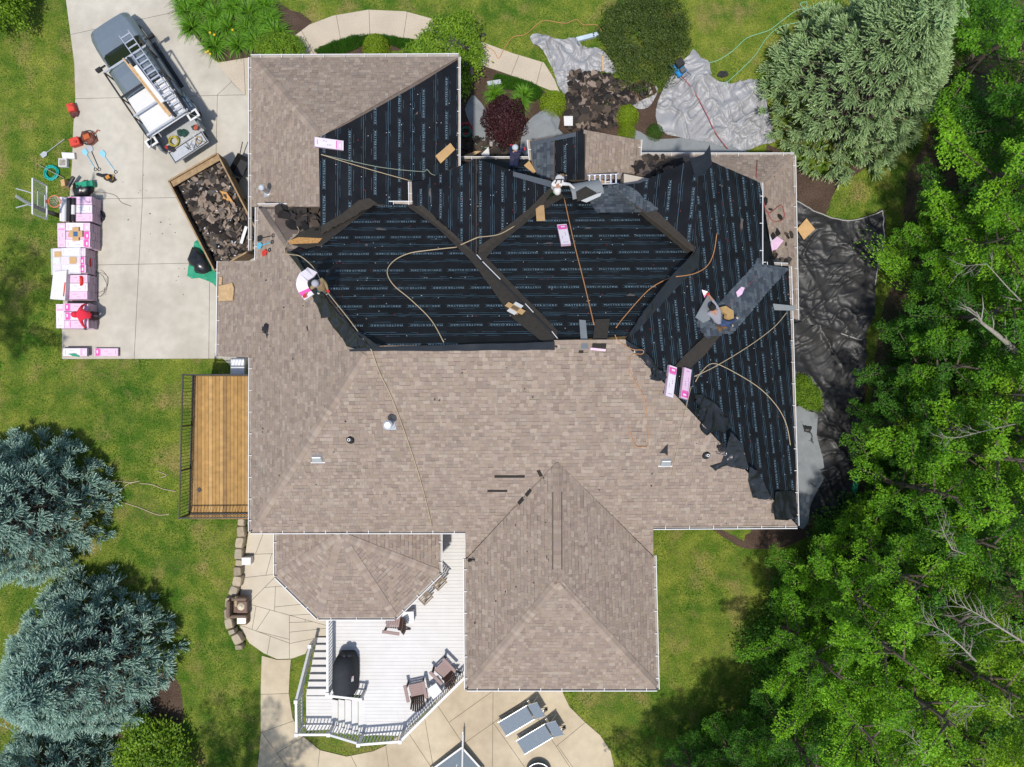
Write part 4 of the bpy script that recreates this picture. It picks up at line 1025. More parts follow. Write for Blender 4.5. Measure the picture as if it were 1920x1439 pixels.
# ---------- garden shrubs
def ball(seed, rad, hgt, pal, n=5600, leaf=(0.03, 0.055), lump=0.07):
    rs = np.random.default_rng(seed); d = unit(rs.normal(size=(n, 3))); d[:, 2] = np.abs(d[:, 2])-0.12
    l = 1+lump*np.array([fbm(a[0]*3+seed, a[1]*3+a[2]*2, seed, 2) for a in d]); r = (1-0.55*rs.random(n)**2.2)*1.02*l
    p = d*np.array([rad, rad, hgt])*r[:, None]; nm = unit(d+rs.normal(0, .55, (n, 3))); t = rs.random((n, 1))
    c = (np.array(pal[0])*(1-t)+np.array(pal[1])*t)*rs.uniform(.8, 1.2, (n, 1))
    me = leaves_mesh('crown', p, nm, rs.uniform(*leaf, n), rs.uniform(*leaf, n)*0.6, c, M['leaf'], rs)
    core = MB().tube([(0, 0, -.05), (0, 0, hgt*.5)], [.06, .03], 6)
    for q in range(10): core.tube([(0, 0, hgt*.15), (rad*.5*math.cos(q*.63), rad*.5*math.sin(q*.63), hgt*(.3+.04*(q%5)))], [.02, .008], 4)
    core = core.mesh('trunk', M['bark'])
    return me, core
LIME = ((0.15, 0.25, 0.010), (0.34, 0.46, 0.020)); MIDG = ((0.04, 0.12, 0.010), (0.10, 0.215, 0.02)); YEW = ((0.035, 0.075, 0.010), (0.125, 0.175, 0.030)); MAROON = ((0.035, 0.010, 0.014), (0.115, 0.035, 0.042))
b1 = ball(81, 0.60, 0.95, LIME, n=8000, lump=.03); b2 = ball(82, 0.62, 0.8, MIDG, lump=.03)
for u, v, s, lab in ((1037, 196, 1.0, 'lime green clipped ball shrub beside the shingle rubble'), (1176, 218, .86, 'lime clipped ball shrub with browned top, beside mulch'), (1176, 248, .66, 'half hidden lime ball shrub touching the grey fabric'), (705, 90, 1.0, 'lime clipped mound shrub between walk and gutter')):
    put_tree('ball_shrub', *b1, P(u, v, .2)*1.0-Vector((0, 0, .2)), u, (s, s, s), lab, 'shrub')
put_tree('ball_shrub', *b2, P(1227, 250), 1.0, (.62, .62, .7), 'small dark green ball shrub in mulch by silver tarp', 'shrub')
vib = broad_crown(83, 1.25, 1.5, clumps=170, per=60, pal=((0.10, 0.22, 0.012), (0.28, 0.43, 0.028)), leaf=(0.08, 0.13), spread=0.34, shell=0.75)[0]
put_tree('viburnum_shrub', vib, None, P(842, 112), 0.5, (1.12, 1.1, 1.15), 'big bright leafy shrub at the garage corner with shingle scraps on it', 'shrub')
put_tree('viburnum_shrub', vib, None, P(538, 108), 2.5, (.82, .55, .8), 'leafy green shrub beside the walk near grassy clumps', 'shrub')
put_tree('viburnum_shrub', vib, None, P(300, 1420), 1.5, (1.45, 1.1, 1.3), 'broad leafy shrub in front of the blue spruces', 'shrub')
put_tree('viburnum_shrub', vib, None, P(20, 20), 0.9, (1.0, 1.0, 2.0), 'lime leafy tree corner over lawn by driveway', 'shrub')
put_tree('viburnum_shrub', vib, None, P(1503, 738), 0.9, (.42, .6, .6), 'leafy green bush squeezed between gutter and black tarp', 'shrub')
mp = ball(84, 0.95, 1.55, MAROON, n=9500, leaf=(0.05, 0.09), lump=0.16); put_tree('maple_shrub', *mp, P(946, 232), 0, (1, 1.15, 1), 'round maroon laceleaf maple in the front bed', 'shrub')
yw = broad_crown(85, 1.72, 1.5, clumps=360, per=52, pal=YEW, leaf=(0.05, 0.10), spread=0.30, shell=0.6)[0]
put_tree('yew_shrub', yw, None, P(1194, 82), 0.2, (1.0, 1.12, 1.0), 'wide dark olive yew between the two silver tarps', 'shrub')
# clumps of strap leaves (daylilies)
def strap(seed, n=330, L=0.72, pal=((0.07, 0.20, 0.010), (0.20, 0.42, 0.028)), w=0.015):
    rs = np.random.default_rng(seed); a = rs.uniform(0, 2*np.pi, n); l = L*rs.uniform(.55, 1.1, n); lean = rs.uniform(.3, 1.0, n); k = 5; V = []; Fc = []; Cc = []
    for i in range(n):
        o = np.array([np.cos(a[i]), np.sin(a[i]), 0]); s = np.array([-np.sin(a[i]), np.cos(a[i]), 0]); b0 = o*rs.uniform(0, .12)+s*rs.normal(0, .05)
        ww = w*rs.uniform(.7, 1.3); base = len(V); c = np.array(pal[0])*(1-rs.random())+np.array(pal[1])*rs.random()
        for j in range(k):
            t = j/(k-1); p = b0+o*l[i]*t*lean[i]+np.array([0, 0, l[i]*(t*1.15-t*t*1.0*lean[i]-0.15*t*t)]); q = ww*(1-t*0.85)
            V += [p-s*q, p+s*q]
        for j in range(k-1): Fc.append((base+2*j, base+2*j+1, base+2*j+3, base+2*j+2)); Cc.append(c)
    return np_mesh('leaves', np.array(V), np.array(Fc), M['leaf'], np.array(Cc))
lil = strap(91)
fl = MB()
LI = [(352, 22), (378, 10), (405, 30), (440, 14), (470, 28), (362, 52), (395, 60), (430, 52), (468, 52), (508, 38), (405, 88), (448, 86), (480, 78), (520, 66), (498, 12), (348, -5), (415, -8)]
for i, (u, v) in enumerate(LI):
    t = thing('daylily_clump', 'clump of arching green strap leaves in the bed by the driveway', 'plant', P(u, v), i*1.1, 'daylily clumps by the driveway'); obj('leaves', lil, t); s = random.uniform(1.0, 1.2); t.scale = (s, s, s)
for i, (u, v, lab) in enumerate(((982, 180, 'strap-leaved grass clump leaning out beside the maroon maple'), (975, 196, 'smaller strap-leaved clump tucked against the maroon maple'), (928, 178, 'thin strap-leaved clump behind the maroon maple'))):
    t = thing('daylily_clump', lab, 'plant', P(u, v), i*1.7); obj('leaves', lil, t); t.scale = (.9, .9, .9)
mb = MB()
for u, v in ((394, 62), (402, 66), (436, 57), (386, 99), (394, 102), (390, 97)):
    p = P(u, v, .55)
    for k in range(6):
        a = k*math.pi/3; mb.add([p, p+Vector((math.cos(a-.4)*.035, math.sin(a-.4)*.035, .02)), p+Vector((math.cos(a)*.065, math.sin(a)*.065, .03)), p+Vector((math.cos(a+.4)*.035, math.sin(a+.4)*.035, .02))], [(0, 1, 2, 3)], (0.75, 0.5, 0.02))
single('yellow_flowers', mb, M['attr'], 'scattered yellow daylily blooms among strap leaves', 'flowers', kind='stuff')
# dense ground cover along the walk
def cover(px, n, hgt, pal, seed, name, label):
    rs = np.random.default_rng(seed); w = smooth_poly(wp(px), 3); xs = np.array([p[0] for p in w]); ys = np.array([p[1] for p in w])
    x = rs.uniform(xs.min(), xs.max(), n); y = rs.uniform(ys.min(), ys.max(), n); ok = inside_np(w, x, y); x, y = x[ok], y[ok]; n = len(x)
    h = hgt*(0.65+0.5*np.clip(fbm(x*1.2, y*1.2, seed), -.6, .8)); z = h*rs.uniform(.35, 1, n); a = rs.uniform(0, 6.28, n); L = rs.uniform(.07, .14, n)
    d = np.stack([np.cos(a)*.55, np.sin(a)*.55, np.full(n, .8)], 1); s = np.stack([-np.sin(a), np.cos(a), np.zeros(n)], 1)*rs.uniform(.006, .012, (n, 1)); p = np.stack([x, y, z-.06], 1)
    v = np.stack([p-s, p+s, p+d*L[:, None]], 1).reshape(-1, 3); t = rs.random((n, 1)); c = (np.array(pal[0])*(1-t)+np.array(pal[1])*t)
    o = obj(name, np_mesh(name, v, np.arange(n*3).reshape(-1, 3), M['leaf'], c)); return tag(o, label, 'ground cover', kind='stuff')
GC = ((0.025, 0.10, 0.008), (0.075, 0.20, 0.014))
cover([(592, 100), (605, 90), (640, 76), (680, 66), (730, 70), (775, 78), (800, 100), (780, 106), (745, 90), (700, 80), (640, 104)], 26000, .28, GC, 95, 'ground_cover', 'fine dark green ground cover edging the curved walk')
cover([(930, 140), (960, 146), (990, 155), (1015, 172), (1012, 186), (990, 192), (965, 172), (930, 162)], 16000, .28, GC, 96, 'ground_cover', 'fine green ground cover between walk end and maroon maple')
# ================================================================ TARPS AND SHEETS ON THE GROUND
def tarp(name, px, material, label, step=0.06, amp=0.10, base=0.03, seed=1, sc=1.5, smoothn=2, cat='tarp', extra=None, z=0.0):
    w = wp(px, z)
    if smoothn: w = smooth_poly(w, smoothn)
    if area(w) < 0: w = w[::-1]
    def hf(x, y):
        h = z+base+amp*wrinkle(x, y, seed, sc)+amp*0.5*fbm(x*0.6, y*0.6, seed+3, 2)**2
        if extra: h = h+extra(x, y)
        return h
    me = cloth(name, w, step, hf, M[material]); o = obj(name, me); recenter(o)
    return tag(o, label, cat)
def bump_at(u, v, r, h):
    p = P(u, v); return lambda x, y: h*np.exp(-((x-p.x)**2+(y-p.y)**2)/(r*r))
tarp('silver_tarp', [(1230, 200), (1252, 150), (1275, 120), (1290, 108), (1298, 95), (1312, 112), (1328, 122), (1332, 148), (1370, 158), (1410, 150), (1432, 165), (1425, 215), (1438, 255), (1452, 268), (1420, 275), (1390, 285), (1330, 268), (1250, 255), (1232, 235)], 'silver', 'large crumpled silver tarp spread on lawn beside the tall spruce', 0.045, 0.34, seed=3, sc=1.0, extra=bump_at(1315, 130, .6, .25))
tarp('silver_tarp', [(994, 72), (1008, 67), (1040, 76), (1080, 74), (1092, 88), (1118, 95), (1135, 108), (1155, 128), (1150, 140), (1125, 135), (1110, 150), (1088, 142), (1070, 130), (1072, 165), (1062, 180), (1046, 162), (1036, 130), (1018, 100), (1000, 86)], 'silver', 'twisted silver tarp strewn with torn shingles at the walk end', 0.045, 0.36, seed=8, sc=1.2)
tarp('silver_tarp', [(1185, 190), (1196, 160), (1215, 156), (1233, 168), (1222, 195), (1208, 206), (1188, 202)], 'silver', 'small silver tarp scrap bundled round a brown bin', 0.05, 0.18, seed=12, sc=2.5)
tarp('grey_fabric', [(980, 252), (985, 235), (1010, 215), (1028, 207), (1040, 215), (1050, 228), (1046, 245), (1058, 255), (1040, 270), (1010, 285), (978, 300), (976, 270)], 'greytarp', 'folded grey fabric sheet heaped beside the lime ball shrub', 0.06, 0.10, seed=15, sc=1.2, cat='fabric', extra=bump_at(1022, 235, .7, .3))
tarp('grey_fabric', [(1172, 255), (1185, 245), (1200, 248), (1230, 262), (1300, 258), (1340, 265), (1385, 275), (1400, 300), (1250, 320), (1195, 300)], 'greytarp', 'grey fabric strip lying along the north gutter', 0.06, 0.06, seed=18, sc=1.2, cat='fabric')
tarp('grey_fabric', [(885, 180), (895, 186), (910, 205), (920, 240), (925, 262), (890, 262), (880, 230), (872, 205)], 'greytarp', 'grey fabric patch between garage gutter and maroon maple', 0.06, 0.05, seed=19, sc=1.2, cat='fabric')
tarp('black_tarp', [(1470, 372), (1492, 378), (1530, 400), (1590, 414), (1635, 404), (1656, 394), (1653, 460), (1640, 540), (1638, 590), (1620, 625), (1615, 640), (1600, 634), (1560, 622), (1535, 612), (1522, 590), (1470, 600)], 'blacktarp', 'black plastic tarp with a cardboard square on it', 0.055, 0.26, seed=21, sc=0.8)
tarp('black_tarp', [(1470, 612), (1540, 612), (1600, 632), (1622, 636), (1618, 720), (1612, 790), (1606, 880), (1600, 920), (1606, 970), (1560, 970), (1520, 966), (1505, 940), (1520, 880), (1500, 790), (1510, 760), (1470, 730)], 'blacktarp', 'long rumpled black tarp running along the east wall to the wood', 0.055, 0.26, seed=25, sc=0.8)
bt = [o for o in bpy.data.objects if o.name.startswith('black_tarp')][0]
def hem(o, px, z0):
    me = o.data; vs_ = np.array([v.co[:] for v in me.vertices])+np.array(o.location); w = []
    for u, v in smooth_poly(px, 6, closed=False):
        p = P(u, v, z0); d = (vs_[:, 0]-p.x)**2+(vs_[:, 1]-p.y)**2; k = d.argmin(); w.append(Vector((p.x, p.y, vs_[k, 2]+.02))-o.location)
    part('hem', MB().tube(w, .022, 5), M['hem'], o)
M['hem'] = mat('pale_hem', (.38, .37, .35), .7)
hem(bt, [(1474, 373), (1492, 378), (1530, 400), (1590, 414), (1635, 404), (1655, 395)], .1); hem(bt, [(1655, 396), (1652, 460), (1641, 535)], .1); hem(bt, [(1575, 626), (1600, 634), (1614, 638)], .1)
tarp('grey_fabric', [(1480, 765), (1515, 772), (1530, 778), (1528, 815), (1540, 860), (1542, 895), (1530, 918), (1515, 950), (1512, 980), (1490, 985), (1478, 880)], 'greytarp', 'grey fabric sheet draped over black tarp below the east gutter', 0.06, 0.07, base=.18, seed=27, sc=1.2, cat='fabric')
tarp('green_tarp', [(1603, 880), (1608, 868), (1607, 905), (1602, 925), (1594, 918)], 'greentarp', 'green tarp edge folded out under the black tarp', 0.06, 0.02, base=.16, seed=29)
tarp('green_tarp', [(366, 455), (385, 450), (420, 470), (420, 545), (400, 532), (375, 522), (352, 518)], 'greentarp', 'bright green tarp poking out below the wooden dumpster', 0.06, 0.08, base=.06, seed=30)
def on_poly(px, n, z=0.0, h=(0, .1)):
    us = [p[0] for p in px]; vs_ = [p[1] for p in px]; out = []
    while len(out) < n:
        u, v = random.uniform(min(us), max(us)), random.uniform(min(vs_), max(vs_))
        if inside(px, u, v): out.append(P(u, v, z)+Vector((0, 0, random.uniform(*h))))
    return out
# shingle rubble on the ground
RUB = [(1070, 135), (1100, 138), (1130, 140), (1165, 155), (1190, 165), (1195, 195), (1165, 205), (1150, 240), (1110, 248), (1060, 240), (1062, 200), (1066, 170)]
mix = DARK+DARK+DARK+[TAN[3], TAN[3], lin((95, 82, 72)), lin((108, 92, 80))]
mb = scraps('', on_poly(RUB, 900, h=(0.02, .22)), mix, (0.08, 0.42), tilt=.3)
single('shingle_rubble', mb, M['shingle'], 'heap of torn brown and black shingles on the ground by the yew', 'rubble', kind='stuff')
mb = scraps('', on_poly([(865, 262), (930, 262), (985, 290), (985, 298), (862, 298)], 90, h=(0.0, .15)), DARK, (0.1, 0.4), tilt=.4)
single('shingle_rubble', mb, M['shingle'], 'dark shingle scraps in the courtyard below the maroon maple', 'rubble', kind='stuff')
mb = scraps('', [P(u, v, 1.3) for u, v in ((848, 78), (858, 84), (868, 88), (876, 92), (872, 122), (884, 134))], DARK, (0.15, 0.4)); single('shingle_scraps', mb, M['shingle'], 'dark shingle scraps caught on the big leafy shrub', 'scraps', kind='stuff')

# ================================================================ DECKS
POSTS = []
def railing(root, a, b_, h, colm, spacing=0.13, top=(0.09, 0.04), bal=0.032, post=None, low=0.09, posts=True):
    d = b_-a; L = d.length; x = d/L
    mb = MB().bar(a+Vector((0, 0, h)), b_+Vector((0, 0, h)), *top); part('top_rail', mb, colm, root)
    mb = MB().bar(a+Vector((0, 0, low)), b_+Vector((0, 0, low)), 0.05, 0.04); part('bottom_rail', mb, colm, root)
    n = max(2, int(L/spacing)); me = MB().box((0, 0, 0), bal, bal, h-low).mesh('baluster', colm)
    for i in range(1, n):
        o = obj('baluster', me, root); o.location = a+d*(i/n)+Vector((0, 0, (h+low)/2)); o.rotation_euler = (0, 0, math.atan2(d.y, d.x))
    if posts:
        for p in (a, b_):
            if any((p-q).length < .16 for q in POSTS): continue
            POSTS.append(p.copy())
            mb = MB().box(p+Vector((0, 0, h/2)), post or .1, post or .1, h+.06); pp = part('post', mb, colm, root)
            if (post or .1) > .08:
                mb = MB().box(p+Vector((0, 0, h+.05)), (post or .1)+.04, (post or .1)+.04, .04); part('post_cap', mb, colm, pp)
# --- white deck
wd = thing('white_deck', 'white composite deck with stairs and baluster railing behind the house', 'deck')
zd = 2.1
DK = [(614, 997), (873, 997), (873, 1262), (748, 1380), (684, 1378), (682, 1303), (614, 1303)]
def planks(root, px, z, w, material, horiz=True, gap=0.007, th=0.035, colf=None, name='plank'):
    poly = wp(px, z); ax = 1 if horiz else 0
    lo = min(p[ax] for p in poly); hi = max(p[ax] for p in poly); t = lo
    while t < hi:
        q = clip(clip(poly, lambda p: p[ax]-(t+gap/2)), lambda p: (t+w-gap/2)-p[ax])
        if len(q) >= 3 and abs(area(q)) > .003:
            if area(q) < 0: q = q[::-1]
            part(name, MB().prism(q, z-th, z+random.uniform(-.001, .001), col=colf() if colf else None), material, root)
        t += w
planks(wd, DK, zd, 0.14, M['whitedeck'], gap=.006)
part('deck_frame', MB().prism([tuple(p) for p in (lambda w: w if area(w) > 0 else w[::-1])(wp(DK, zd))], zd-.28, zd-.045), M['gutter_in'], wd)
zl = 1.3
LD = [(560, 1306), (624, 1306), (624, 1372), (560, 1376)]
planks(wd, [(574, 1306), (626, 1306), (626, 1368), (574, 1370)], zl, .14, M['whitedeck'], gap=.006)
# upper flight, treads rise eastwards
for i in range(5):
    u0, u1 = 622+i*12.5, 633.6+i*12.5; z = zl+.16*(i+1)
    q = wp([(u0, 1312), (u1, 1314), (u1, 1376+i*1.0), (u0, 1372+i*1.0)], z); q = q if area(q) > 0 else q[::-1]
    part('tread', MB().prism(q, z-.04, z), M['whitedeck'], wd); part('riser', MB().prism([(q[0][0], min(p[1] for p in q)), (q[0][0]+.02, min(p[1] for p in q)), (q[0][0]+.02, max(p[1] for p in q)), (q[0][0], max(p[1] for p in q))], z-.16, z-.04), M['whitedeck'], wd)
# lower flight, treads rise southwards from the side patio
for i in range(8):
    z = .155*(i+1); v0 = 1196+i*13.8; v1 = v0+14.8; l = 594-i*2.6
    q = wp([(l, v0), (614, v0), (614, v1), (l-2.6, v1)], z); q = q if area(q) > 0 else q[::-1]
    part('tread', MB().prism(q, z-.04, z), M['whitedeck'], wd)
    ys = max(p[1] for p in q); xs = [p[0] for p in q]
    part('riser', MB().box(((min(xs)+max(xs))/2, ys-.02, z-.1), max(xs)-min(xs), .02, .12), M['whitedeck'], wd)
def rp(u, v, ztop, h): p = P(u, v, ztop); return Vector((p.x, p.y, ztop-h))
hh = .95
railing(wd, rp(614, 1158, zd+hh, hh), rp(614, 1302, zd+hh, hh), hh, M['white'], .13)
railing(wd, rp(616, 1305, zd+hh, hh), rp(676, 1312, zd+hh, hh), hh, M['white'], .13)
railing(wd, rp(672, 1397, zd+hh, hh), rp(750, 1391, zd+hh, hh), hh, M['white'], .13)
railing(wd, rp(750, 1391, zd+hh, hh), rp(874, 1268, zd+hh, hh), hh, M['white'], .13)
railing(wd, rp(556, 1378, zl+hh, hh), rp(616, 1378, zl+hh, hh), hh, M['white'], .13)
railing(wd, rp(616, 1378, zl+hh, hh), rp(672, 1395, zd+hh, hh), hh, M['white'], .13, posts=False)
railing(wd, rp(555, 1316, zl+hh, hh), rp(556, 1378, zl+hh, hh), hh, M['white'], .13)
railing(wd, rp(581, 1212, .15+hh, hh), rp(555, 1314, zl+hh, hh), hh, M['white'], .13)
for u, v in ((614, 1200), (614, 1300), (748, 1376), (684, 1376), (870, 1262), (790, 1330), (870, 1100), (576, 1310), (576, 1366)):
    zz = zl if u < 600 else zd; p = P(u, v, zz); part('support_post', MB().box((p.x, p.y, zz/2-.14), .14, .14, zz-.28), M['white'], wd)
# --- cedar deck
cd = thing('cedar_deck', 'raised cedar plank deck with black metal railing on the west wall', 'deck')
zc = 1.9
CED = [lin(c) for c in ((166, 128, 74), (156, 119, 66), (170, 135, 84), (148, 113, 66), (162, 125, 71), (140, 108, 66))]
planks(cd, [(362, 706), (480, 706), (474, 973), (357, 972)], zc, 0.145, M['ceddeck'], horiz=False, gap=.012, colf=lambda: (lambda f, c: tuple(v*f for v in c))(random.uniform(.88, 1.12), random.choice(CED)))
q = wp([(360, 705), (480, 705), (474, 974), (355, 974)], zc); q = q if area(q) > 0 else q[::-1]
part('deck_frame', MB().prism(q, zc-.3, zc-.04, col=CED[3]), M['ceddeck'], cd)
hr = 1.05
c = [rp(343, 703, zc+hr, hr), rp(336, 972, zc+hr, hr), rp(466, 971, zc+hr, hr), rp(472, 703, zc+hr, hr)]
m1, m2 = c[0].lerp(c[1], .36), c[0].lerp(c[1], .67)
for a, b_ in ((c[0], m1), (m1, m2), (m2, c[1]), (c[1], c[2]), (c[0], c[3])): railing(cd, a, b_, hr, M['blackmetal'], .125, (.045, .04), .016, .06)
for u, v in ((364, 712), (362, 835), (358, 966), (450, 966), (450, 712)):
    p = P(u, v, zc); part('support_post', MB().box((p.x, p.y, zc/2-.15), .14, .14, zc-.3, col=CED[3]), M['ceddeck'], cd)
mb = MB(); p = P(374, 919, zc); mb.box(p+Vector((0, 0, .02)), .14, .16, .03, rz=.6); mb.box(p+Vector((0, 0, .04)), .03, .16, .01, rz=.6); single('shingle_scrap', mb, M['blackmetal'], 'small dark shingle scrap lying on the cedar deck', 'scrap')
# --- retaining wall stones
rw = thing('retaining_wall', 'curved dry stacked wall of tan boulders beside the side patio', 'wall')
ST = [lin(c) for c in ((158, 145, 124), (146, 134, 114), (168, 154, 132), (150, 140, 122))]
for i, (u, v, w_, h_, a) in enumerate([(451, 980, 13, 13, 0), (450, 998, 15, 20, 3), (448, 1018, 15, 20, -6), (446, 1040, 15, 22, -5), (447, 1056, 13, 12, 0), (445, 1072, 14, 17, 0), (443, 1091, 17, 19, -12), (436, 1110, 16, 19, -18), (428, 1131, 14, 20, -8), (426, 1152, 13, 20, 0), (428, 1170, 15, 19, 12), (434, 1186, 13, 9, 20), (443, 1200, 17, 20, 25), (447, 1215, 14, 9, 0)]):
    rs = random.Random(i); p = P(u, v, .42); k = (H-.42)/F; ring = []
    for j in range(8):
        t = 2*math.pi*(j+.5)/8; r = rs.uniform(.94, 1.12); ring.append((max(-1, min(1, math.cos(t)*1.9))*w_*k/2*r, max(-1, min(1, math.sin(t)*1.9))*h_*k/2*r))
    mb = MB(); z0, z1 = 0.0, .40+rs.uniform(-.04, .05); ca, sa = math.cos(R(a)), math.sin(R(a))
    def tr(q, s, z): x, y = q[0]*s, q[1]*s; return (p.x+x*ca-y*sa, p.y+x*sa+y*ca, z)
    vs_ = [tr(q, 1.0, z0) for q in ring]+[tr(q, 1.03, z1*.75) for q in ring]+[tr(q, .86, z1+rs.uniform(-.015, .015)) for q in ring]
    fs = [tuple(range(16, 24)), tuple(range(8))[::-1]]+[(r_*8+j, r_*8+(j+1) % 8, r_*8+8+(j+1) % 8, r_*8+8+j) for r_ in (0, 1) for j in range(8)]
    mb.add(vs_, fs, (lambda f: tuple(x*f for x in ST[i % 4]))(rs.uniform(.9, 1.1))); part('stone', mb, M['stone'], rw)
# ================================================================ TRUCK
def truck():
    heading = math.atan2(251, -163)
    c = P(272, 153, 1.0)
    t = thing('pickup_truck', 'grey work pickup with white topped ladder rack and open tailgate', 'truck', (c.x, c.y, 0.04), heading)
    W = .96
    # hood and cab are lofted cross-sections (x, half width bottom, half width top, z bottom, z top)
    def loft(secs, name, material, smooth=False, parent=t, mid=0.7):
        mb = MB(); n = 10; vs = []
        for x, wb, wt, z0, z1 in secs:
            zm = z0+(z1-z0)*mid
            vs += [(x, -wb, z0), (x, -wb, zm), (x, -wt-.04*(wb-wt), z1-.05), (x, -wt+.06, z1-.008), (x, -wt*.4, z1+.012), (x, wt*.4, z1+.012), (x, wt-.06, z1-.008), (x, wt+.04*(wb-wt), z1-.05), (x, wb, zm), (x, wb, z0)]
        fs = []
        for i in range(len(secs)-1):
            for j in range(n): fs.append((i*n+j, (i+1)*n+j, (i+1)*n+(j+1) % n, i*n+(j+1) % n))
        fs.append(tuple(range(n))); fs.append(tuple(range((len(secs)-1)*n, len(secs)*n))[::-1])
        mb.add(vs, fs); return part(name, mb, material, parent, smooth=False)
    loft([(2.98, .62, .52, .55, .86), (2.88, .86, .72, .5, 1.0), (2.6, .95, .80, .45, 1.10), (2.2, .98, .83, .42, 1.15), (1.62, .99, .84, .4, 1.18)], 'hood', M['truck'])
    loft([(1.63, .99, .92, .4, 1.08), (1.0, .99, .94, .4, 1.1), (0, .99, .94, .4, 1.1), (-.65, .99, .94, .4, 1.1)], 'cab_body', M['truck'])
    loft([(1.72, .86, .82, 1.07, 1.14), (.76, .86, .70, 1.07, 1.80), (.55, .86, .69, 1.07, 1.84)], 'windshield', M['glass'], mid=.3)
    loft([(.70, .88, .70, 1.08, 1.83), (.55, .88, .71, 1.08, 1.90), (.1, .88, .72, 1.08, 1.94), (-.5, .88, .70, 1.08, 1.91), (-.62, .88, .68, 1.08, 1.80)], 'cab_roof', M['truck'], mid=.75)
    for sg in (-1, 1):
        mb = MB(); mb.add([(1.25, sg*.90, 1.12), (.52, sg*.765, 1.74), (-.5, sg*.765, 1.74), (-.58, sg*.90, 1.12)], [(0, 1, 2, 3)]); part('side_window', mb, M['glass'], t)
        mb = MB(); mb.box((1.28, sg*1.06, 1.22), .08, .22, .06); mb.box((1.25, sg*1.27, 1.24), .14, .24, .2); part('mirror', mb, M['blackmetal'], t, bevel=.02)
        mb = MB(); mb.box((.35, sg*1.08, .42), 2.2, .16, .06); part('side_step', mb, M['blackmetal'], t, bevel=.015)
        # bed side and dual-wheel fender
        mb = MB(); mb.box((-1.75, sg*.93, .92), 2.2, .1, .6); part('bed_side', mb, M['truck'], t, bevel=.02)
        mb = MB(); pr = []
        for i in range(9):
            a = math.pi*i/8; pr.append((-1.75+.72*math.cos(a), .62+.42*math.sin(a)))
        v = [(x, sg*.95, z) for x, z in pr]+[(x, sg*(.98+.17*math.sin(math.pi*i/8)**.5), z-.06*0) for i, (x, z) in enumerate(pr)]
        mb.add(v, [(i, i+1, 10+i, 9+i) if sg < 0 else (i, 9+i, 10+i, i+1) for i in range(8)]+[tuple(range(9, 18))]); part('fender', mb, M['truck'], t, smooth=True)
        for x in (2.0, -1.75):
            Mx = Matrix.Rotation(R(90), 3, 'X'); wmb = MB(); wmb.lathe([(.2, -.13), (.38, -.13), (.41, -.06), (.41, .06), (.38, .13), (.2, .13)], (x, sg*(.86 if x > 0 else .96), .41), 20, Mx); wh = part('wheel', wmb, M['tyre'], t, smooth=True)
            rmb = MB(); rmb.lathe([(.22, -.135), (.05, -.145)], (x, sg*(.86 if x > 0 else .96), .41), 14, Mx); rmb.lathe([(.22, .135), (.05, .145)], (x, sg*(.86 if x > 0 else .96), .41), 14, Mx); part('rim', rmb, M['galv'], wh)
        mb = MB(); mb.box((2.9, sg*.66, .8), .12, .28, .16); part('headlight', mb, M['galv'], t, bevel=.02)
    mb = MB(); mb.box((2.97, 0, .52), .14, 1.8, .2); part('front_bumper', mb, M['galv'], t, bevel=.03)
    mb = MB(); mb.box((-1.75, 0, .64), 2.24, 1.8, .06); part('bed_floor', mb, M['galv'], t)
    mb = MB(); mb.box((-.68, 0, .92), .06, 1.84, .6); part('bed_front', mb, M['truck'], t)
    # white topper over the bed
    mb = MB(); mb.box((-1.55, 0, 1.72), 1.78, 1.62, .06); part('topper_roof', mb, M['white'], t, bevel=.02)
    for sg in (-1, 1):
        mb = MB(); mb.box((-1.55, sg*.83, 1.46), 1.78, .04, .48); part('topper_side', mb, M['white'], t)
        mb = MB(); mb.add([(-2.35, sg*.82, 1.7), (-2.75, sg*1.12, 1.72), (-2.75, sg*1.14, 1.70), (-2.35, sg*.84, 1.66), (-2.35, sg*.82, 1.2), (-2.75, sg*1.12, 1.22)], [(0, 1, 5, 4)]); mb.box((-2.55, sg*1.0, 1.60), .34, .46, .05); d = part('topper_door', mb, M['white'], t)
        mb = MB(); mb.box((-2.55, sg*1.0, 1.632), .2, .3, .01); part('door_window', mb, M['glass'], d)
    # rack
    rk = MB()
    for sg in (-1, 1):
        rk.tube([(.6, sg*1.0, 1.98), (-.6, sg*.98, 1.98), (-2.45, sg*.94, 1.98)], .035, 6)
        for x in (.55, -.62, -1.5, -2.4): rk.tube([(x, sg*.97, 1.98), (x, sg*.97, .9)], .03, 5)
    part('rack_rail', rk, M['blackmetal'], t)
    for x, m in ((.6, 'galv'), (-.6, 'blackmetal'), (-1.5, 'galv'), (-2.42, 'galv')):
        part('rack_crossbar', MB().bar((x, -1.0, 1.98), (x, 1.0, 1.98), .07, .05), M[m], t)
    # open tailgate with tools in it
    mb = MB(); mb.box((-3.2, 0, .86), .56, 1.66, .06); tg = part('tailgate', mb, M['galv'], t, bevel=.02)
    mb = MB()
    for sg in (-1, 1): mb.box((-3.2, sg*.78, .9), .5, .03, .02)
    mb.box((-3.44, 0, .9), .03, 1.6, .02); mb.box((-2.98, 0, .9), .03, 1.6, .02); part('tailgate_trim', mb, M['blackmetal'], tg)
    part('rear_bumper', MB().box((-3.0, 0, .5), .2, 1.7, .16), M['blackmetal'], t)
    return t, c, heading
tk, tc, th = truck()
TM = Matrix.Translation((tc.x, tc.y, .04)) @ Matrix.Rotation(th, 4, 'Z')
def twp(x, y, z): return TM @ Vector((x, y, z))
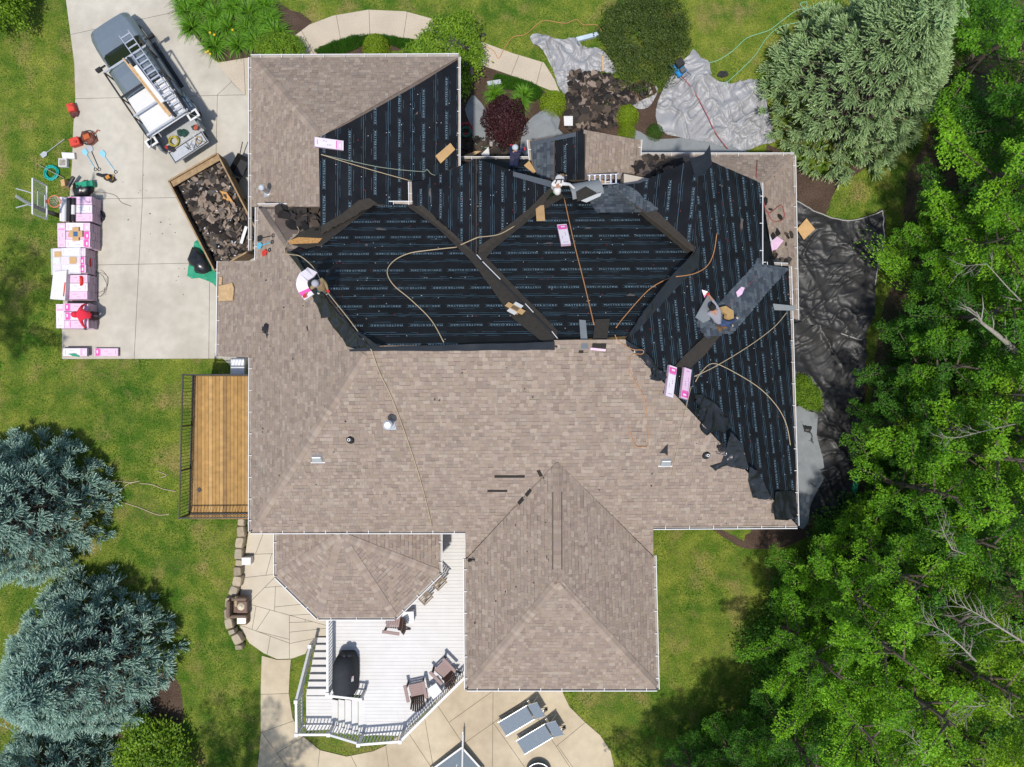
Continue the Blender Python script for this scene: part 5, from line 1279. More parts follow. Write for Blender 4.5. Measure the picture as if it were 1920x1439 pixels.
# extension ladders lying on the rack (right hand side of the truck = local -y)
def ladder(name, a, b_, side, width, n, label, r=.028):
    t = thing(name, label, 'ladder', a); d = b_-a
    for sg in (-.5, .5):
        part('stile', MB().bar(side*sg*width, d+side*sg*width, .03, .08), M['alu'], t)
    for i in range(n):
        p = d*((i+.5)/n); part('rung', MB().bar(p-side*width*.5, p+side*width*.5, .055, .03), M['alu'], t)
    return t
sd = (twp(0, 1, 0)-twp(0, 0, 0))
ladder('extension_ladder', twp(1.45, -.53, 2.06), twp(-2.35, -.66, 2.06), sd, .42, 15, 'aluminium extension ladder strapped along the truck rack')
mb = MB(); mb.bar(twp(.3, -.02, 2.05), twp(-2.3, -.30, 2.05), .14, .05); mb.bar(twp(.62, .04, 2.07), twp(-2.1, -.22, 2.075), .06, .04); single('lumber_board', mb, M['wood'], 'weathered lumber boards lying beside the ladder on the truck', 'lumber')
mb = MB(); mb.tube([twp(.55, -.14, 2.06), twp(.15, -.18, 2.06)], .05, 8); single('foam_pipe', mb, M['blackmetal'], 'short black pipe on the truck roof rack', 'pipe')
mb = MB(); mb.tube([twp(-1.75, -.40, 2.06), twp(-2.45, -.46, 2.06)], .06, 8); single('foam_pipe', mb, M['blackmetal'], 'black rubber pipe at the rear of the truck rack', 'pipe')
mb = MB(); mb.bar(twp(.1, -.2, 2.06), twp(-1.7, -.34, 2.06), .16, .04); single('white_plank', mb, M['white'], 'white plank lying between lumber and ladder on truck', 'plank')
# things in the open tailgate
def coil(c, r, turns, tr, mat_, label, name='hose_coil', h=.03, seed=0, cat='hose', flat=1.0):
    rs = random.Random(seed); pts = []
    for i in range(turns*14):
        a = i*2*math.pi/14; rr = r*(1+.18*math.sin(i*.7+seed)+rs.uniform(-.07, .07)); pts.append(Vector(c)+Vector((math.cos(a)*rr, math.sin(a)*rr*flat, tr+h*rs.random()+.01*(i/14))))
    return single(name, MB().tube(pts, tr, 5), mat_, label, cat, smooth=True)
YEL = mat('yellow_hose', (0.42, 0.36, 0.06), .6)
coil(twp(-2.62, .38, .70), .19, 5, .018, YEL, 'yellow hose coil in the back of the pickup', seed=3, h=.10)
def lump(c, r, col, seed, flat=.6, mat_=None):
    rs = random.Random(seed); mb = MB(); n = 14; prof = [(r*.55, 0), (r*.95, r*flat*.12), (r, r*flat*.35), (r*.88, r*flat*.62), (r*.6, r*flat*.86), (r*.2, r*flat)]
    mb.lathe(prof, (0, 0, 0), n, col=col); out = []; ex = rs.uniform(.7, 1.0); a0 = rs.uniform(0, 3)
    for x, y, z in mb.v:
        a = math.atan2(y, x); k = 1+.22*math.sin(2*a+seed)+.13*math.sin(5*a+seed*2)+rs.uniform(-.09, .09); x, y = x*k, y*k*ex
        out.append((c[0]+x*math.cos(a0)-y*math.sin(a0), c[1]+x*math.sin(a0)+y*math.cos(a0), c[2]+max(0, z+rs.uniform(-.12, .12)*r*(z > .05*r))))
    mb.v = out; return mb

for i, (x, y, z, r, col, lab) in enumerate(((-2.5, -.1, .68, .2, (.02, .06, .05), 'dark green bag inside the pickup bed'), (-2.9, .62, .9, .16, (.03, .03, .035), 'black tool bag on the left of the tailgate'), (-2.75, .72, .9, .09, (.45, .03, .03), 'red pouch at the left edge of the tailgate'), (-2.7, -.72, .9, .12, (.4, .1, .06), 'red and tan rag by the right rear door'), (-2.58, -.62, .7, .13, (.05, .05, .05), 'dark tool case in the right rear of the bed'))):
    single('tool_bag', lump(twp(x, y, z), r, col, i), M['fabric'], lab, 'bag')
mb = MB()
for k in range(26):
    a = twp(-3.2+random.uniform(-.18, .18), random.uniform(-.7, .1), .91); d = Vector((random.uniform(-1, 1), random.uniform(-1, 1), 0)).normalized()*random.uniform(.06, .2); mb.bar(a-d, a+d, .02, .02, col=random.choice(((.5, .5, .5), (.3, .3, .3), (.05, .05, .05), (.6, .58, .5))))
single('hand_tools', mb, M['attr_m'], 'loose hand tools scattered in the tailgate tray', 'tools', kind='stuff')
coil(twp(-3.2, -.52, .9), .13, 3, .015, M['rope'], 'tan rope loop on the tailgate', 'rope_coil', seed=5, cat='rope')
# ================================================================ DUMPSTER
dp = [(314, 340), (412, 286), (466, 392), (412, 516)]      # rim corners (px, z=1.5) NW, NE, SE, SW
ZR_ = 1.5
A, B_, D_ = P(316, 340, ZR_), P(407, 288, ZR_), P(402, 508, ZR_); C_ = B_+(D_-A)
M['wallwood'] = mat('aged_plank', (0.16, 0.105, 0.06), .85, var=.3, scale=7)
M['capwood'] = mat('worn_plank', (0.30, 0.20, 0.105), .85, var=.3, scale=7)
dd = thing('dumpster_trailer', 'wooden sided dump trailer full of torn shingles', 'trailer', (0, 0, 0))
flo = .55
def plankwall(a, b_, n=6, th=.06):
    for i in range(n):
        z0 = flo+(ZR_-flo)*i/n; z1 = flo+(ZR_-flo)*(i+1)/n-.012
        d = (b_-a).normalized(); mb = MB(); p = Vector((a.x, a.y, (z0+z1)/2)); q = Vector((b_.x, b_.y, (z0+z1)/2)); mb.bar(p, q, th, z1-z0); part('side_board', mb, M['wallwood'], dd)
    mb = MB(); mb.bar(Vector((a.x, a.y, ZR_+.012)), Vector((b_.x, b_.y, ZR_+.012)), .06, .03); part('cap_rail', mb, M['capwood'], dd)
M['wallwood'] = mat('aged_plank', (0.16, 0.105, 0.06), .85, var=.3, scale=7)
for a, b_ in ((A, B_), (B_, C_), (C_, D_), (D_, A)): plankwall(a, b_)
# broad tailboard along the north end and floor
q = [(p.x, p.y) for p in (A, B_, C_, D_)]; q = q if area(q) > 0 else q[::-1]
part('bed_floor', MB().prism(q, flo-.08, flo), M['blackmetal'], dd)
nin = (D_-A).normalized(); mb = MB(); mb.bar(A+nin*.14+Vector((0, 0, -.1)), B_+nin*.14+Vector((0, 0, -.1)), .24, .05); part('ramp_board', mb, M['capwood'], dd)
for f in (.35, .62):
    for s, e in ((A, D_), (B_, C_)):
        p = s.lerp(e, f); Mx = Matrix.Rotation(R(90), 3, 'X'); Mx = Matrix.Rotation(math.atan2((e-s).y, (e-s).x), 3, 'Z') @ Mx; p2 = p+(A.lerp(C_, .5)-p).normalized()*.25
        wmb = MB().lathe([(.1, -.1), (.33, -.1), (.36, 0), (.33, .1), (.1, .1)], (p2.x, p2.y, .38), 16, Mx); part('wheel', wmb, M['tyre'], dd)
dpts = []
for _ in range(900):
    s, t = random.uniform(.04, .96), random.uniform(.03, .97); p = A+(B_-A)*s+(D_-A)*t; h = flo+.18+.66*math.sin(math.pi*s)**.5*math.sin(math.pi*t)**.35*random.uniform(.75, 1.05)
    dpts.append(Vector((p.x, p.y, h)))
mixd = DARK+[TAN[0], TAN[3], lin((120, 108, 96)), lin((98, 90, 84)), lin((85, 80, 76)), lin((140, 124, 110))]
mb = scraps('', dpts, mixd, (0.12, 0.48), tilt=.5, thick=.008)
single('shingle_debris', mb, M['shingle'], 'torn shingle debris heaped inside the dump trailer', 'debris', kind='stuff')
mb = MB()
for _ in range(26):
    p = random.choice(dpts)+Vector((0, 0, .14)); mb.box(p, random.uniform(.03, .10), random.uniform(.02, .05), .012, rz=random.random()*3, col=random.choice(((.8, .8, .82), (.7, .7, .72), (.55, .6, .7))))
single('metal_scraps', mb, M['attr_m'], 'bright bits of metal flashing on the shingle debris', 'scraps', kind='stuff')
def board(name, px, z, material, label, th=.02, cat='board', plane=None, up=.05, tilt=None):
    pts = [(plane.hit(u, v, up) if plane else P(u, v, z)) for u, v in px]
    n = len(pts); nn = (plane.n if plane else Vector((0, 0, 1)))*th; a = area([p[:2] for p in pts])
    if a < 0: pts = pts[::-1]
    mb = MB().add([p+nn for p in pts]+pts, [tuple(range(n)), tuple(range(n, 2*n))[::-1]]+[((i+1) % n, i, n+i, n+(i+1) % n) for i in range(n)])
    return single(name, mb, material, label, cat)
mb = scraps('', on_poly([(180, 360), (300, 300), (330, 350), (400, 515), (350, 560), (250, 560), (230, 420)], 26, .045, (0, .005)), DARK+[TAN[0]], (.02, .06), up=.008, tilt=.05)
single('shingle_crumbs', mb, M['shingle'], 'small shingle crumbs scattered on concrete by the dump trailer', 'crumbs', kind='stuff')
board('osb_board', [(412, 358), (425, 361), (438, 380), (414, 376)], 1.32, M['osb'], 'orange scrap of strand board on the shingle debris')
mb = MB(); mb.bar(P(396, 385, 1.35), P(436, 408, 1.30), .2, .012, col=TAN[0]); mb.bar(P(412, 380, 1.25), P(438, 398, 1.25), .2, .012, col=DARK[2]); single('shingle_strip', mb, M['shingle'], 'long brown shingle strips across the debris', 'shingles')
mb = MB(); mb.bar(P(462, 425, 1.45), P(452, 457, 1.38), .12, .03); single('gutter_scrap', mb, M['white'], 'white gutter scrap sticking out of the debris', 'scrap')
# black bag on the green tarp, wheelbarrow by the gutter
single('trash_bag', lump(P(375, 492, .15), .52, (.025, .026, .028), 44, .7), M['feltloose'], 'black plastic bag lying on green tarp by the dumpster', 'bag', smooth=True)
wb = thing('wheelbarrow', 'dark wheelbarrow half under the garage gutter', 'wheelbarrow', P(458, 318), R(65))
mb = MB(); mb.add([(-.45, -.33, .62), (.45, -.28, .62), (.45, .28, .62), (-.45, .33, .62), (-.3, -.2, .36), (.28, -.17, .36), (.28, .17, .36), (-.3, .2, .36)], [(4, 5, 6, 7), (0, 1, 5, 4), (1, 2, 6, 5), (2, 3, 7, 6), (3, 0, 4, 7)]); part('tray', mb, M['blackmetal'], wb)
for sg in (-1, 1): part('handle', MB().tube([(-.6, sg*.1, .25), (.2, sg*.24, .34), (.95, sg*.3, .6)], .02, 6), M['blackmetal'], wb)
part('wheel', MB().lathe([(.05, -.05), (.18, -.05), (.2, 0), (.18, .05), (.05, .05)], (-.65, 0, .2), 14, Matrix.Rotation(R(90), 3, 'X')), M['tyre'], wb)
for sg in (-1, 1): part('leg', MB().bar((.25, sg*.2, .34), (.35, sg*.22, 0.03), .03), M['blackmetal'], wb)
# ================================================================ SHINGLE BUNDLES
PINK, WHT, LILAC, MAG = (.68, .47, .60), (.70, .64, .68), (.42, .30, .38), (.66, .09, .36)
def bundle_mesh(L=1.0, W=.335, T=.088, var=0):
    rs = random.Random(var); mb = MB(); b = WHT if var % 2 else PINK; e = .015
    mb.box((0, 0, T/2), L, W, T, col=LILAC); mb.box((0, 0, T+.001), L-.02, W-.02, .006, col=b)
    mb.box((L*.36, 0, T+.003), L*.18, W*.9, .006, col=MAG if var % 3 else PINK); mb.box((L*.25, 0, T+.003), .03, W*.8, .006, col=MAG)
    mb.box((L*.37, -.02, T+.0065), L*.06, W*.4, .002, col=WHT)
    for k in range(3):
        mb.box((-.05+k*.055, -.05, T+.006), .02, .022, .004, col=(.05, .03, .05)); mb.box((-.2+k*.05, .07, T+.006), .03, .016, .004, col=(.25, .12, .2))
    mb.box((-L*.40, .0, T+.005), .02, .16, .004, col=(.45, .2, .36))
    return mb.mesh('bundle', M['wrap'])
BM_ = [bundle_mesh(var=k) for k in range(4)]
def bundle(loc, Mx, label, group=None, k=0):
    o = obj('shingle_bundle', BM_[k % 4]); tag(o, label, 'shingle bundle', group); pose(o, loc, Mx); return o
def stack(u0, v0, u1, v1, layers, label, group, zt=None, pal=True):
    top = layers*.094
    a, b_ = P(u0, v0, top), P(u1, v1, top); cx, cy = (a.x+b_.x)/2, (a.y+b_.y)/2
    pal_ = thing('pallet', 'wooden pallet below '+group, 'pallet', (cx, cy, .04))
    for i in range(5): part('slat', MB().box((0, -.45+i*.225, .05), 1.36, .12, .02), M['wood'], pal_)
    for y in (-.42, 0, .42): part('runner', MB().box((0, y, .02), 1.36, .06, .04), M['wood'], pal_)
    for l in range(layers):
        z = .105+l*.09; j = lambda: random.uniform(-.012, .012)
        bundle((cx-.5+j(), cy+j(), z), Matrix.Rotation(R(90+random.uniform(-1, 1)), 3, 'Z'), label, group, l)
        for i in (-1, 0, 1): bundle((cx+.175+j(), cy+i*.342+j(), z), Matrix.Rotation(R(180*(l % 2)+random.uniform(-1, 1)), 3, 'Z'), label, group, l+i+2)
    return cx, cy, .105+layers*.09
s1 = stack(107, 568, 167, 618, 8, 'pink wrapped shingle bundle in the stack under the worker in red', 'stack under the worker in red')
s2 = stack(103, 512, 168, 566, 8, 'pink wrapped shingle bundle in the stack below the long white carton', 'stack below the long white carton')
s3 = stack(98, 465, 165, 514, 9, 'shingle bundle in the stack covered by clear plastic sheet', 'stack under clear plastic')
s4 = stack(108, 420, 172, 464, 9, 'shingle bundle in the stack topped by an open carton', 'stack under the open carton')
s5 = stack(114, 368, 174, 418, 8, 'shingle bundle in the stack topped by black felt rolls', 'stack under the black rolls')
# loose bundles at the driveway foot
for i in range(4):
    bundle(P(140+(i == 3)*4, 661, .04+i*.09)+Vector((random.uniform(-.03, .12), 0, 0)), Matrix.Rotation(R(random.uniform(-2, 2)), 3, 'Z'), 'pink shingle bundle in the low pile at the driveway foot', 'low bundle pile', i)
for i in range(2): bundle(P(201, 661, .04+i*.09), Matrix.Rotation(R(180), 3, 'Z'), 'pink shingle bundle lying beside the low pile on concrete', 'two bundles beside the low pile', i+1)
board('green_wrapper', [(128, 664), (138, 663), (148, 667), (150, 670), (136, 668)], .43, M['greentarp'], 'green plastic strip on the low bundle pile', .01, 'wrapper')
# long white carton, plastic sheet, felt rolls, open carton, red rags
def carton(px, z0, h, material, label, name='carton', flaps=False):
    pts = [P(u, v, z0+h) for u, v in px]; pts = pts if area([p[:2] for p in pts]) > 0 else pts[::-1]
    mb = MB().prism([(p.x, p.y) for p in pts], z0, z0+h); return single(name, mb, material, label, 'box')
carton([(100, 510), (125, 507), (122, 563), (94, 561)], s2[2], .26, M['white'], 'long white carton lying on top of shingle stack')
mb = MB(); mb.bar(P(122, 530, s2[2]+.268), P(119, 556, s2[2]+.268), .05, .004); single('red_print', mb, M['red'], 'red lettering band on the long white carton', 'print')
pm = bpy.data.materials.new('clear_plastic'); pm.use_nodes = True; nb_ = pm.node_tree.nodes['Principled BSDF']; nb_.inputs['Base Color'].default_value = (.85, .86, .88, 1); nb_.inputs['Roughness'].default_value = .25; nb_.inputs['Alpha'].default_value = .5
me = cloth('plastic_sheet', [(P(u, v, .95).x, P(u, v, .95).y) for u, v in ((96, 467), (152, 464), (152, 514), (97, 516))], .05, lambda x, y: .97+.06*wrinkle(x*2, y*2, 61), pm)
o = obj('plastic_sheet', me); recenter(o); tag(o, 'crinkled clear plastic sheet over a shingle stack', 'plastic sheet')
carton([(102, 472), (114, 472), (114, 482), (102, 482)], s3[2]-.02, .10, M['card'], 'brown box under the clear plastic sheet by its corner'); carton([(130, 482), (143, 482), (143, 495), (130, 495)], s3[2]-.02, .10, M['card'], 'tan box in the middle of the clear plastic sheet')
carton([(100, 484), (112, 484), (112, 494), (100, 494)], s3[2]-.02, .09, M['white'], 'white box under the clear plastic sheet')
for i, (u0, m_, r, lab) in enumerate(((121, 'white', .10, 'white felt roll on the shingle stack beside the hoop'), (130, 'blackmetal', .075, 'black felt roll next to the white roll'), (138, 'blackmetal', .075, 'black felt roll with white band on shingle stack'))):
    a, b_ = P(u0, 372, s5[2]+r), P(u0-1, 416, s5[2]+r); t = thing('felt_roll', lab, 'roll', a); d = b_-a
    part('roll', MB().tube([Vector(), d], r, 14), M[m_], t, smooth=False)
    part('core', MB().tube([-d.normalized()*.02, d*1.02], r*.3, 10), M['card'], t)
    if i == 2: part('label_band', MB().tube([d*.3, d*.7], r+.003, 14), M['white'], t)
oc = thing('open_carton', 'small open cardboard carton holding blue nails on shingle stack', 'box', P(144, 440, s4[2]))
part('base', MB().box((0, 0, .05), .26, .26, .1), M['card'], oc); part('contents', MB().box((0, 0, .102), .18, .2, .01, col=(.03, .10, .22)), M['attr'], oc)
for a in range(4): part('flap', MB().box((.2*math.cos(a*math.pi/2), .2*math.sin(a*math.pi/2), .10), .16 if a % 2 == 0 else .26, .26 if a % 2 == 0 else .16, .008), M['card'], oc)
for i, (u, v, z, lab) in enumerate(((168, 393, .6, 'red tarp scrap on the side of the stack with black rolls'), (164, 493, .6, 'red tarp scrap on the plastic covered stack'), (152, 527, .86, 'red rag on the stack below the white carton'))):
    mb = MB(); p = P(u, v, z); mb.add([p+Vector((-.02, -.22, .05)), p+Vector((.12, -.16, -.1)), p+Vector((.12, .2, -.1)), p+Vector((-.04, .2, .06)), p+Vector((.05, .02, .05))], [(0, 1, 4), (1, 2, 4), (2, 3, 4), (3, 0, 4)]); single('red_rag', mb, M['red'], lab, 'rag')
# ================================================================ BASKETBALL HOOP
hb = thing('basketball_hoop', 'clear backboard basketball hoop on an angled black pole', 'basketball hoop', P(108, 412))
def hl(u, v, z): return P(u, v, z)-P(108, 412)
pz = P(116, 404); part('pole', MB().tube([hl(112, 405, 0), hl(90, 398, 1.7), hl(62, 385, 2.9)], [.10, .09, .08], 8), M['blackmetal'], hb)
bb = [hl(61, 335, 3.9), hl(88, 349, 2.95), hl(88, 412, 2.95), hl(61, 401, 3.9)]
gm = bpy.data.materials.new('clear_acrylic'); gm.use_nodes = True; gb = gm.node_tree.nodes['Principled BSDF']; gb.inputs['Base Color'].default_value = (.8, .83, .8, 1); gb.inputs['Alpha'].default_value = .22; gb.inputs['Roughness'].default_value = .15
bo = part('backboard', MB().add(bb, [(0, 1, 2, 3)]), gm, hb)
for a, b_ in zip(bb, bb[1:]+bb[:1]): part('frame', MB().bar(a, b_, .05, .05), M['white'], bo)
tq = [bb[0].lerp(bb[1], f).lerp(bb[3].lerp(bb[2], f), g) for f, g in ((.35, .3), (.85, .3), (.85, .7), (.35, .7))]
for a, b_ in zip(tq, tq[1:]+tq[:1]): part('target_line', MB().bar(a, b_, .03, .02), M['white'], bo)
rc = hl(102, 378, 3.05); ORG = mat('rim_orange', (.62, .16, .07), .5)
part('rim', MB().tube([rc+Vector((.23*math.cos(a*math.pi/9), .23*math.sin(a*math.pi/9), 0)) for a in range(19)], .018, 6), ORG, hb); part('rim_bracket', MB().bar(hl(87, 378, 3.0), rc+Vector((-.22, 0, 0)), .12, .05), ORG, hb)
nt = MB()
for k in range(12):
    for s in (1, -1):
        a0 = k*math.pi/6; pts = [rc+Vector(((.22-.09*f)*math.cos(a0+s*f*1.05), (.22-.09*f)*math.sin(a0+s*f*1.05), -.42*f)) for f in (0, .33, .66, 1)]; nt.tube(pts, .007, 3)
part('net', nt, M['white'], hb)
for v in (366, 390): part('strut', MB().tube([hl(30, v-12+(v-366)*.5, 3.5), hl(52, v-6, 3.5), hl(62, v-2, 3.4)], .025, 6), M['galv'], hb)
part('counterweight', MB().tube([hl(30, 368, 3.5), hl(46, 378, 3.2), hl(62, 385, 2.9)], .06, 8), M['galv'], hb)
# ================================================================ TOOLS ON THE DRIVEWAY
def shovel(u0, v0, u1, v1, blade, shaft, label, z=.06, plane=None, name='shovel', grip=True, L=None):
    a, b_ = (plane.hit(u0, v0, .08), plane.hit(u1, v1, .08)) if plane else (P(u0, v0, z), P(u1, v1, z))
    t = thing(name, label, 'shovel', a); d = b_-a; x = d.normalized(); n = plane.n if plane else Vector((0, 0, 1)); y = n.cross(x)
    part('shaft', MB().tube([x*.18, d-x*.08], .017, 6), M[shaft] if isinstance(shaft, str) else shaft, t)
    pts = [(-.06, -.10), (-.06, .10), (.14, .11), (.22, .03), (.22, -.03), (.14, -.11)]
    part('blade', MB().add([x*p+y*q+n*(.012+.04*abs(q)) for p, q in pts], [tuple(range(6))]), blade, t)
    if grip: part('grip', MB().tube([d-x*.08, d-x*.02+y*.06, d+x*.05+y*.05, d+x*.05-y*.05, d-x*.02-y*.06, d-x*.08], .014, 6), M['blackmetal'], t)
    return t
BLU = mat('light_blue_steel', (.22, .50, .68), .45)
shovel(158, 283, 179, 318, BLU, BLU, 'blue shingle shovel lying next to the grey one'); shovel(168, 276, 186, 318, M['galv'], 'blackmetal', 'grey shingle shovel between blue shovels'); shovel(191, 286, 217, 323, BLU, BLU, 'blue shingle shovel lying alone on the driveway')
shovel(80, 292, 124, 259, M['galv'], 'galv', 'grey scoop shovel lying on the lawn edge', grip=False)
sh_pl = PL['W']
SKYB = mat('sky_blue_steel', (.10, .38, .52), .5)
shovel(485, 448, 512, 442, M['blackmetal'], 'blackmetal', 'black handled roof shovel on the brown shingles by the gutter', plane=sh_pl); shovel(485, 462, 510, 454, SKYB, SKYB, 'blue roof shovel on the shingles between two others', plane=sh_pl); shovel(494, 476, 505, 469, M['red'], 'red', 'red short tear-off shovel on the brown shingles', plane=sh_pl)
def blob_tool(u, v, r, col, label, name, seed, extra=None, z=0.04):
    t = thing(name, label, name.replace('_', ' '), P(u, v, z))
    part('body', lump((0, 0, 0), r, col, seed, .7), M['attr'], t, bevel=0)
    if extra: extra(t)
    return t
OR = (.42, .09, .02); BLK = (.02, .02, .022)
def blower(t):
    part('tube', MB().tube([(-.1, .02, .12), (-.32, .1, .1), (-.5, .16, .08)], .06, 8, col=BLK), M['attr'], t); part('harness', MB().tube([(.1, -.18, .05), (.22, -.05, .15), (.16, .14, .1)], .02, 5, col=(.3, .2, .02)), M['attr'], t); part('filter_cover', MB().box((.02, 0, .22), .16, .14, .06, rz=.5, col=(.5, .2, .03)), M['attr'], t)
blob_tool(206, 335, .24, BLK, 'black backpack blower with orange cover on the driveway', 'leaf_blower', 1, blower)
blob_tool(168, 260, .30, (.16, .05, .03), 'round orange and black backpack blower by the lawn edge', 'leaf_blower', 2, lambda t: (part('cover', MB().box((0, 0, .24), .25, .2, .06, rz=.4, col=OR), M['attr'], t), part('tube', MB().tube([(.05, .1, .1), (.3, .25, .06), (.35, .35, .05), (.45, .3, .05)], .018, 6, col=OR), M['attr'], t), part('cord_ring', MB().tube([(.3*math.cos(a*.5), .3*math.sin(a*.5), .12) for a in range(14)], .02, 5, col=BLK), M['attr'], t)))
single('gas_can', MB().box(P(142, 267, .2), .42, .34, .3, rz=.3, col=(.55, .05, .03)).box(P(140, 266, .4), .14, .1, .06, col=(.5, .04, .03)), M['attr'], 'red plastic fuel can beside the round blower', 'fuel can', bevel=.03)
single('gas_can', MB().box(P(135, 203, .2), .3, .34, .3, rz=.3, col=(.55, .05, .03)).box(P(132, 198, .36), .2, .08, .06, col=(.45, .04, .03)), M['attr'], 'red fuel can standing on the driveway edge', 'fuel can', bevel=.03)
blob_tool(141, 214, .2, (.10, .03, .025), 'dark red tool bag with yellow strap below the fuel can', 'tool_bag', 5, lambda t: part('strap', MB().box((0, .06, .14), .12, .03, .02, col=(.5, .35, .03)), M['attr'], t))
carton([(115, 286), (139, 287), (140, 298), (117, 297)], .03, .16, M['white'], 'white plastic tub with red base on the grass', 'plastic_tub')
nbx = thing('nail_bucket', 'square white bucket of nails on the grass', 'bucket', P(123, 308)); part('tub', MB().prism([(-.17, -.17), (.17, -.17), (.17, .17), (-.17, .17)], 0, .24), M['white'], nbx); part('nails', MB().box((0, 0, .245), .26, .26, .012), M['deadwood'], nbx)
coil(P(98, 325), .27, 8, .016, M['teal'], 'teal air hose coil on the lawn by the hoop', seed=9); single('wooden_pole', MB().tube([P(72, 309, .1), P(100, 324, .12), P(120, 334, .1)], .016, 6), M['deadwood'], 'pale pole lying through the teal hose coil', 'pole')
single('tarp_bundle', lump(P(158, 357, .05), .42, (.015, .02, .018), 61, .8), M['feltloose'], 'dark folded tarp heap beside the felt rolls', 'tarp', smooth=True)
carton([(141, 343), (172, 338), (174, 348), (143, 352)], .05, .34, M['greentarp'], 'green folded tarp block on the driveway edge', 'folded_tarp')
single('black_pipe', MB().tube([P(128, 350, .4), P(138, 332, .5)], .08, 8), M['blackmetal'], 'short black tube leaning at the stack end', 'pipe'); carton([(113, 338), (120, 336), (122, 348), (115, 350)], .04, .4, M['card'], 'cardboard box standing between hose and tarps'); 
coil(P(186, 407), .24, 7, .018, M['blackmetal'], 'black cable coil beside the shingle stack', 'cable_coil', seed=12, h=.08, cat='cable')
def rope(name, pts, r, material, label, cat='rope', plane=None, z=.05, n=5):
    pts = [q if len(q) > 2 else (q[0], q[1], z) for q in pts]; pp = smooth_poly(pts, n, closed=False); w = []
    for i, q in enumerate(pp):
        if plane: w.append(PL[plane].hit(q[0], q[1], .05+r))
        else: w.append(P(q[0], q[1], z if len(q) < 3 else q[2]))
    return single(name, MB().tube(w, r, 5), material, label, cat, smooth=True)
WIRE = mat('thin_wire', (.14, .13, .11), .6)
rope('cord', [(175, 360), (200, 362), (218, 368), (228, 380), (246, 387)], .012, WIRE, 'black cord trailing over the driveway', 'cord')
coil(P(186, 532), .36, 6, .007, WIRE, 'loose thin wire tangle on the concrete', 'wire_tangle', seed=21, h=.02, cat='wire', flat=1.35)
# ================================================================ ROPES, CORDS, HOSES ON ROOF AND LAWN
def rope2(name, segs, r, material, label, cat='rope'):
    w = []
    for key, pts in segs:
        for q in smooth_poly(pts, 5, closed=False): w.append(PL[key].hit(q[0], q[1], .06+r))
    return single(name, MB().tube(w, r, 5), material, label, cat, smooth=True)
rope2('safety_rope', [('N', [(557, 425), (560, 436), (540, 455), (533, 470)]), ('W', [(535, 476), (548, 478), (565, 482), (590, 505), (612, 545), (655, 600), (690, 648)]), ('S', [(697, 658), (712, 700), (740, 760), (785, 890), (810, 988)])], .016, M['rope'], 'tan safety rope running from the west hip over the ridge')
rope2('safety_rope', [('N', [(832, 642), (808, 600), (770, 562), (738, 535), (726, 510), (738, 490), (765, 476), (800, 470), (855, 464)]), ('BW', [(858, 462), (892, 447)]), ('BE', [(898, 445), (935, 440), (965, 424)])], .018, M['rope'], 'tan rope curving across the black underlayment to the gable')
rope2('safety_rope', [('N', [(1057, 368), (1075, 450), (1095, 530), (1114, 610)])], .018, M['orange'], 'straight orange rope from white hooded worker to the ridge')
rope2('safety_rope', [('N', [(1155, 615), (1170, 595), (1215, 545), (1250, 524), (1262, 521)]), ('E', [(1268, 519), (1300, 514), (1325, 500), (1338, 475), (1344, 438)])], .016, M['orange'], 'orange rope curving from the ridge over the east hip')
rope2('air_hose', [('S', [(1153, 628), (1160, 640), (1185, 655), (1205, 657), (1204, 664), (1185, 666), (1180, 690), (1190, 715), (1210, 755), (1215, 830), (1205, 838), (1190, 834), (1178, 800)])], .012, M['orange'], 'thin orange hose looping down the brown south slope', 'hose')
rope2('safety_rope', [('E', [(1302, 706), (1340, 688), (1400, 652), (1450, 615), (1476, 585)])], .016, M['rope'], 'tan rope running straight to the east gutter')
rope2('safety_rope', [('E', [(1304, 716), (1315, 698), (1335, 682), (1365, 692), (1420, 725), (1455, 760), (1474, 795), (1482, 835)])], .016, M['rope'], 'tan rope arcing down to the lower east gutter')
rope2('safety_rope', [('GE', [(602, 290), (650, 305), (700, 320), (772, 340)])], .015, M['rope'], 'tan rope across the garage underlayment'); rope2('safety_rope', [('GE', [(602, 290), (660, 303), (720, 315), (790, 322), (800, 318), (808, 326), (818, 330)])], .013, mat('pale_green_rope', (.24, .28, .22), .8), 'pale green rope across the garage underlayment')
rope2('safety_line', [('S', [(1296, 725), (1280, 790), (1268, 850), (1260, 890)])], .008, M['rope'], 'thin line dropping down the south slope to the vent')
REDH = mat('red_hose', (.36, .05, .05), .5)
rope2('air_hose', [('LN', [(1420, 300), (1418, 330)]), ('LE', [(1430, 370), (1440, 400), (1465, 385), (1470, 410), (1450, 415), (1438, 395)])], .011, REDH, 'thin red hose looping on the low brown roof', 'hose'); rope2('air_hose', [('E', [(1420, 515), (1395, 545), (1372, 568), (1355, 582)])], .011, REDH, 'thin red hose crossing the new grey shingles', 'hose')
rope('air_hose', [(1275, 140, .2), (1300, 170, .28), (1325, 215, .28), (1342, 250, .28), (1365, 280, .25)], .016, REDH, 'red hose lying across the silver tarp', 'hose')
rope('garden_hose', [(1325, 118), (1345, 114), (1375, 95), (1400, 72), (1440, 58), (1455, 48), (1490, 22), (1510, 15), (1512, 4), (1500, 8), (1515, 18), (1540, 2)], .015, M['hose'], 'pale green hose running up the lawn to the spruce', 'hose'); rope('garden_hose', [(1355, 162, .2), (1385, 135), (1415, 105), (1435, 75), (1460, 52), (1500, 42), (1530, 40)], .015, M['hose'], 'second pale green hose ending at the silver tarp', 'hose')
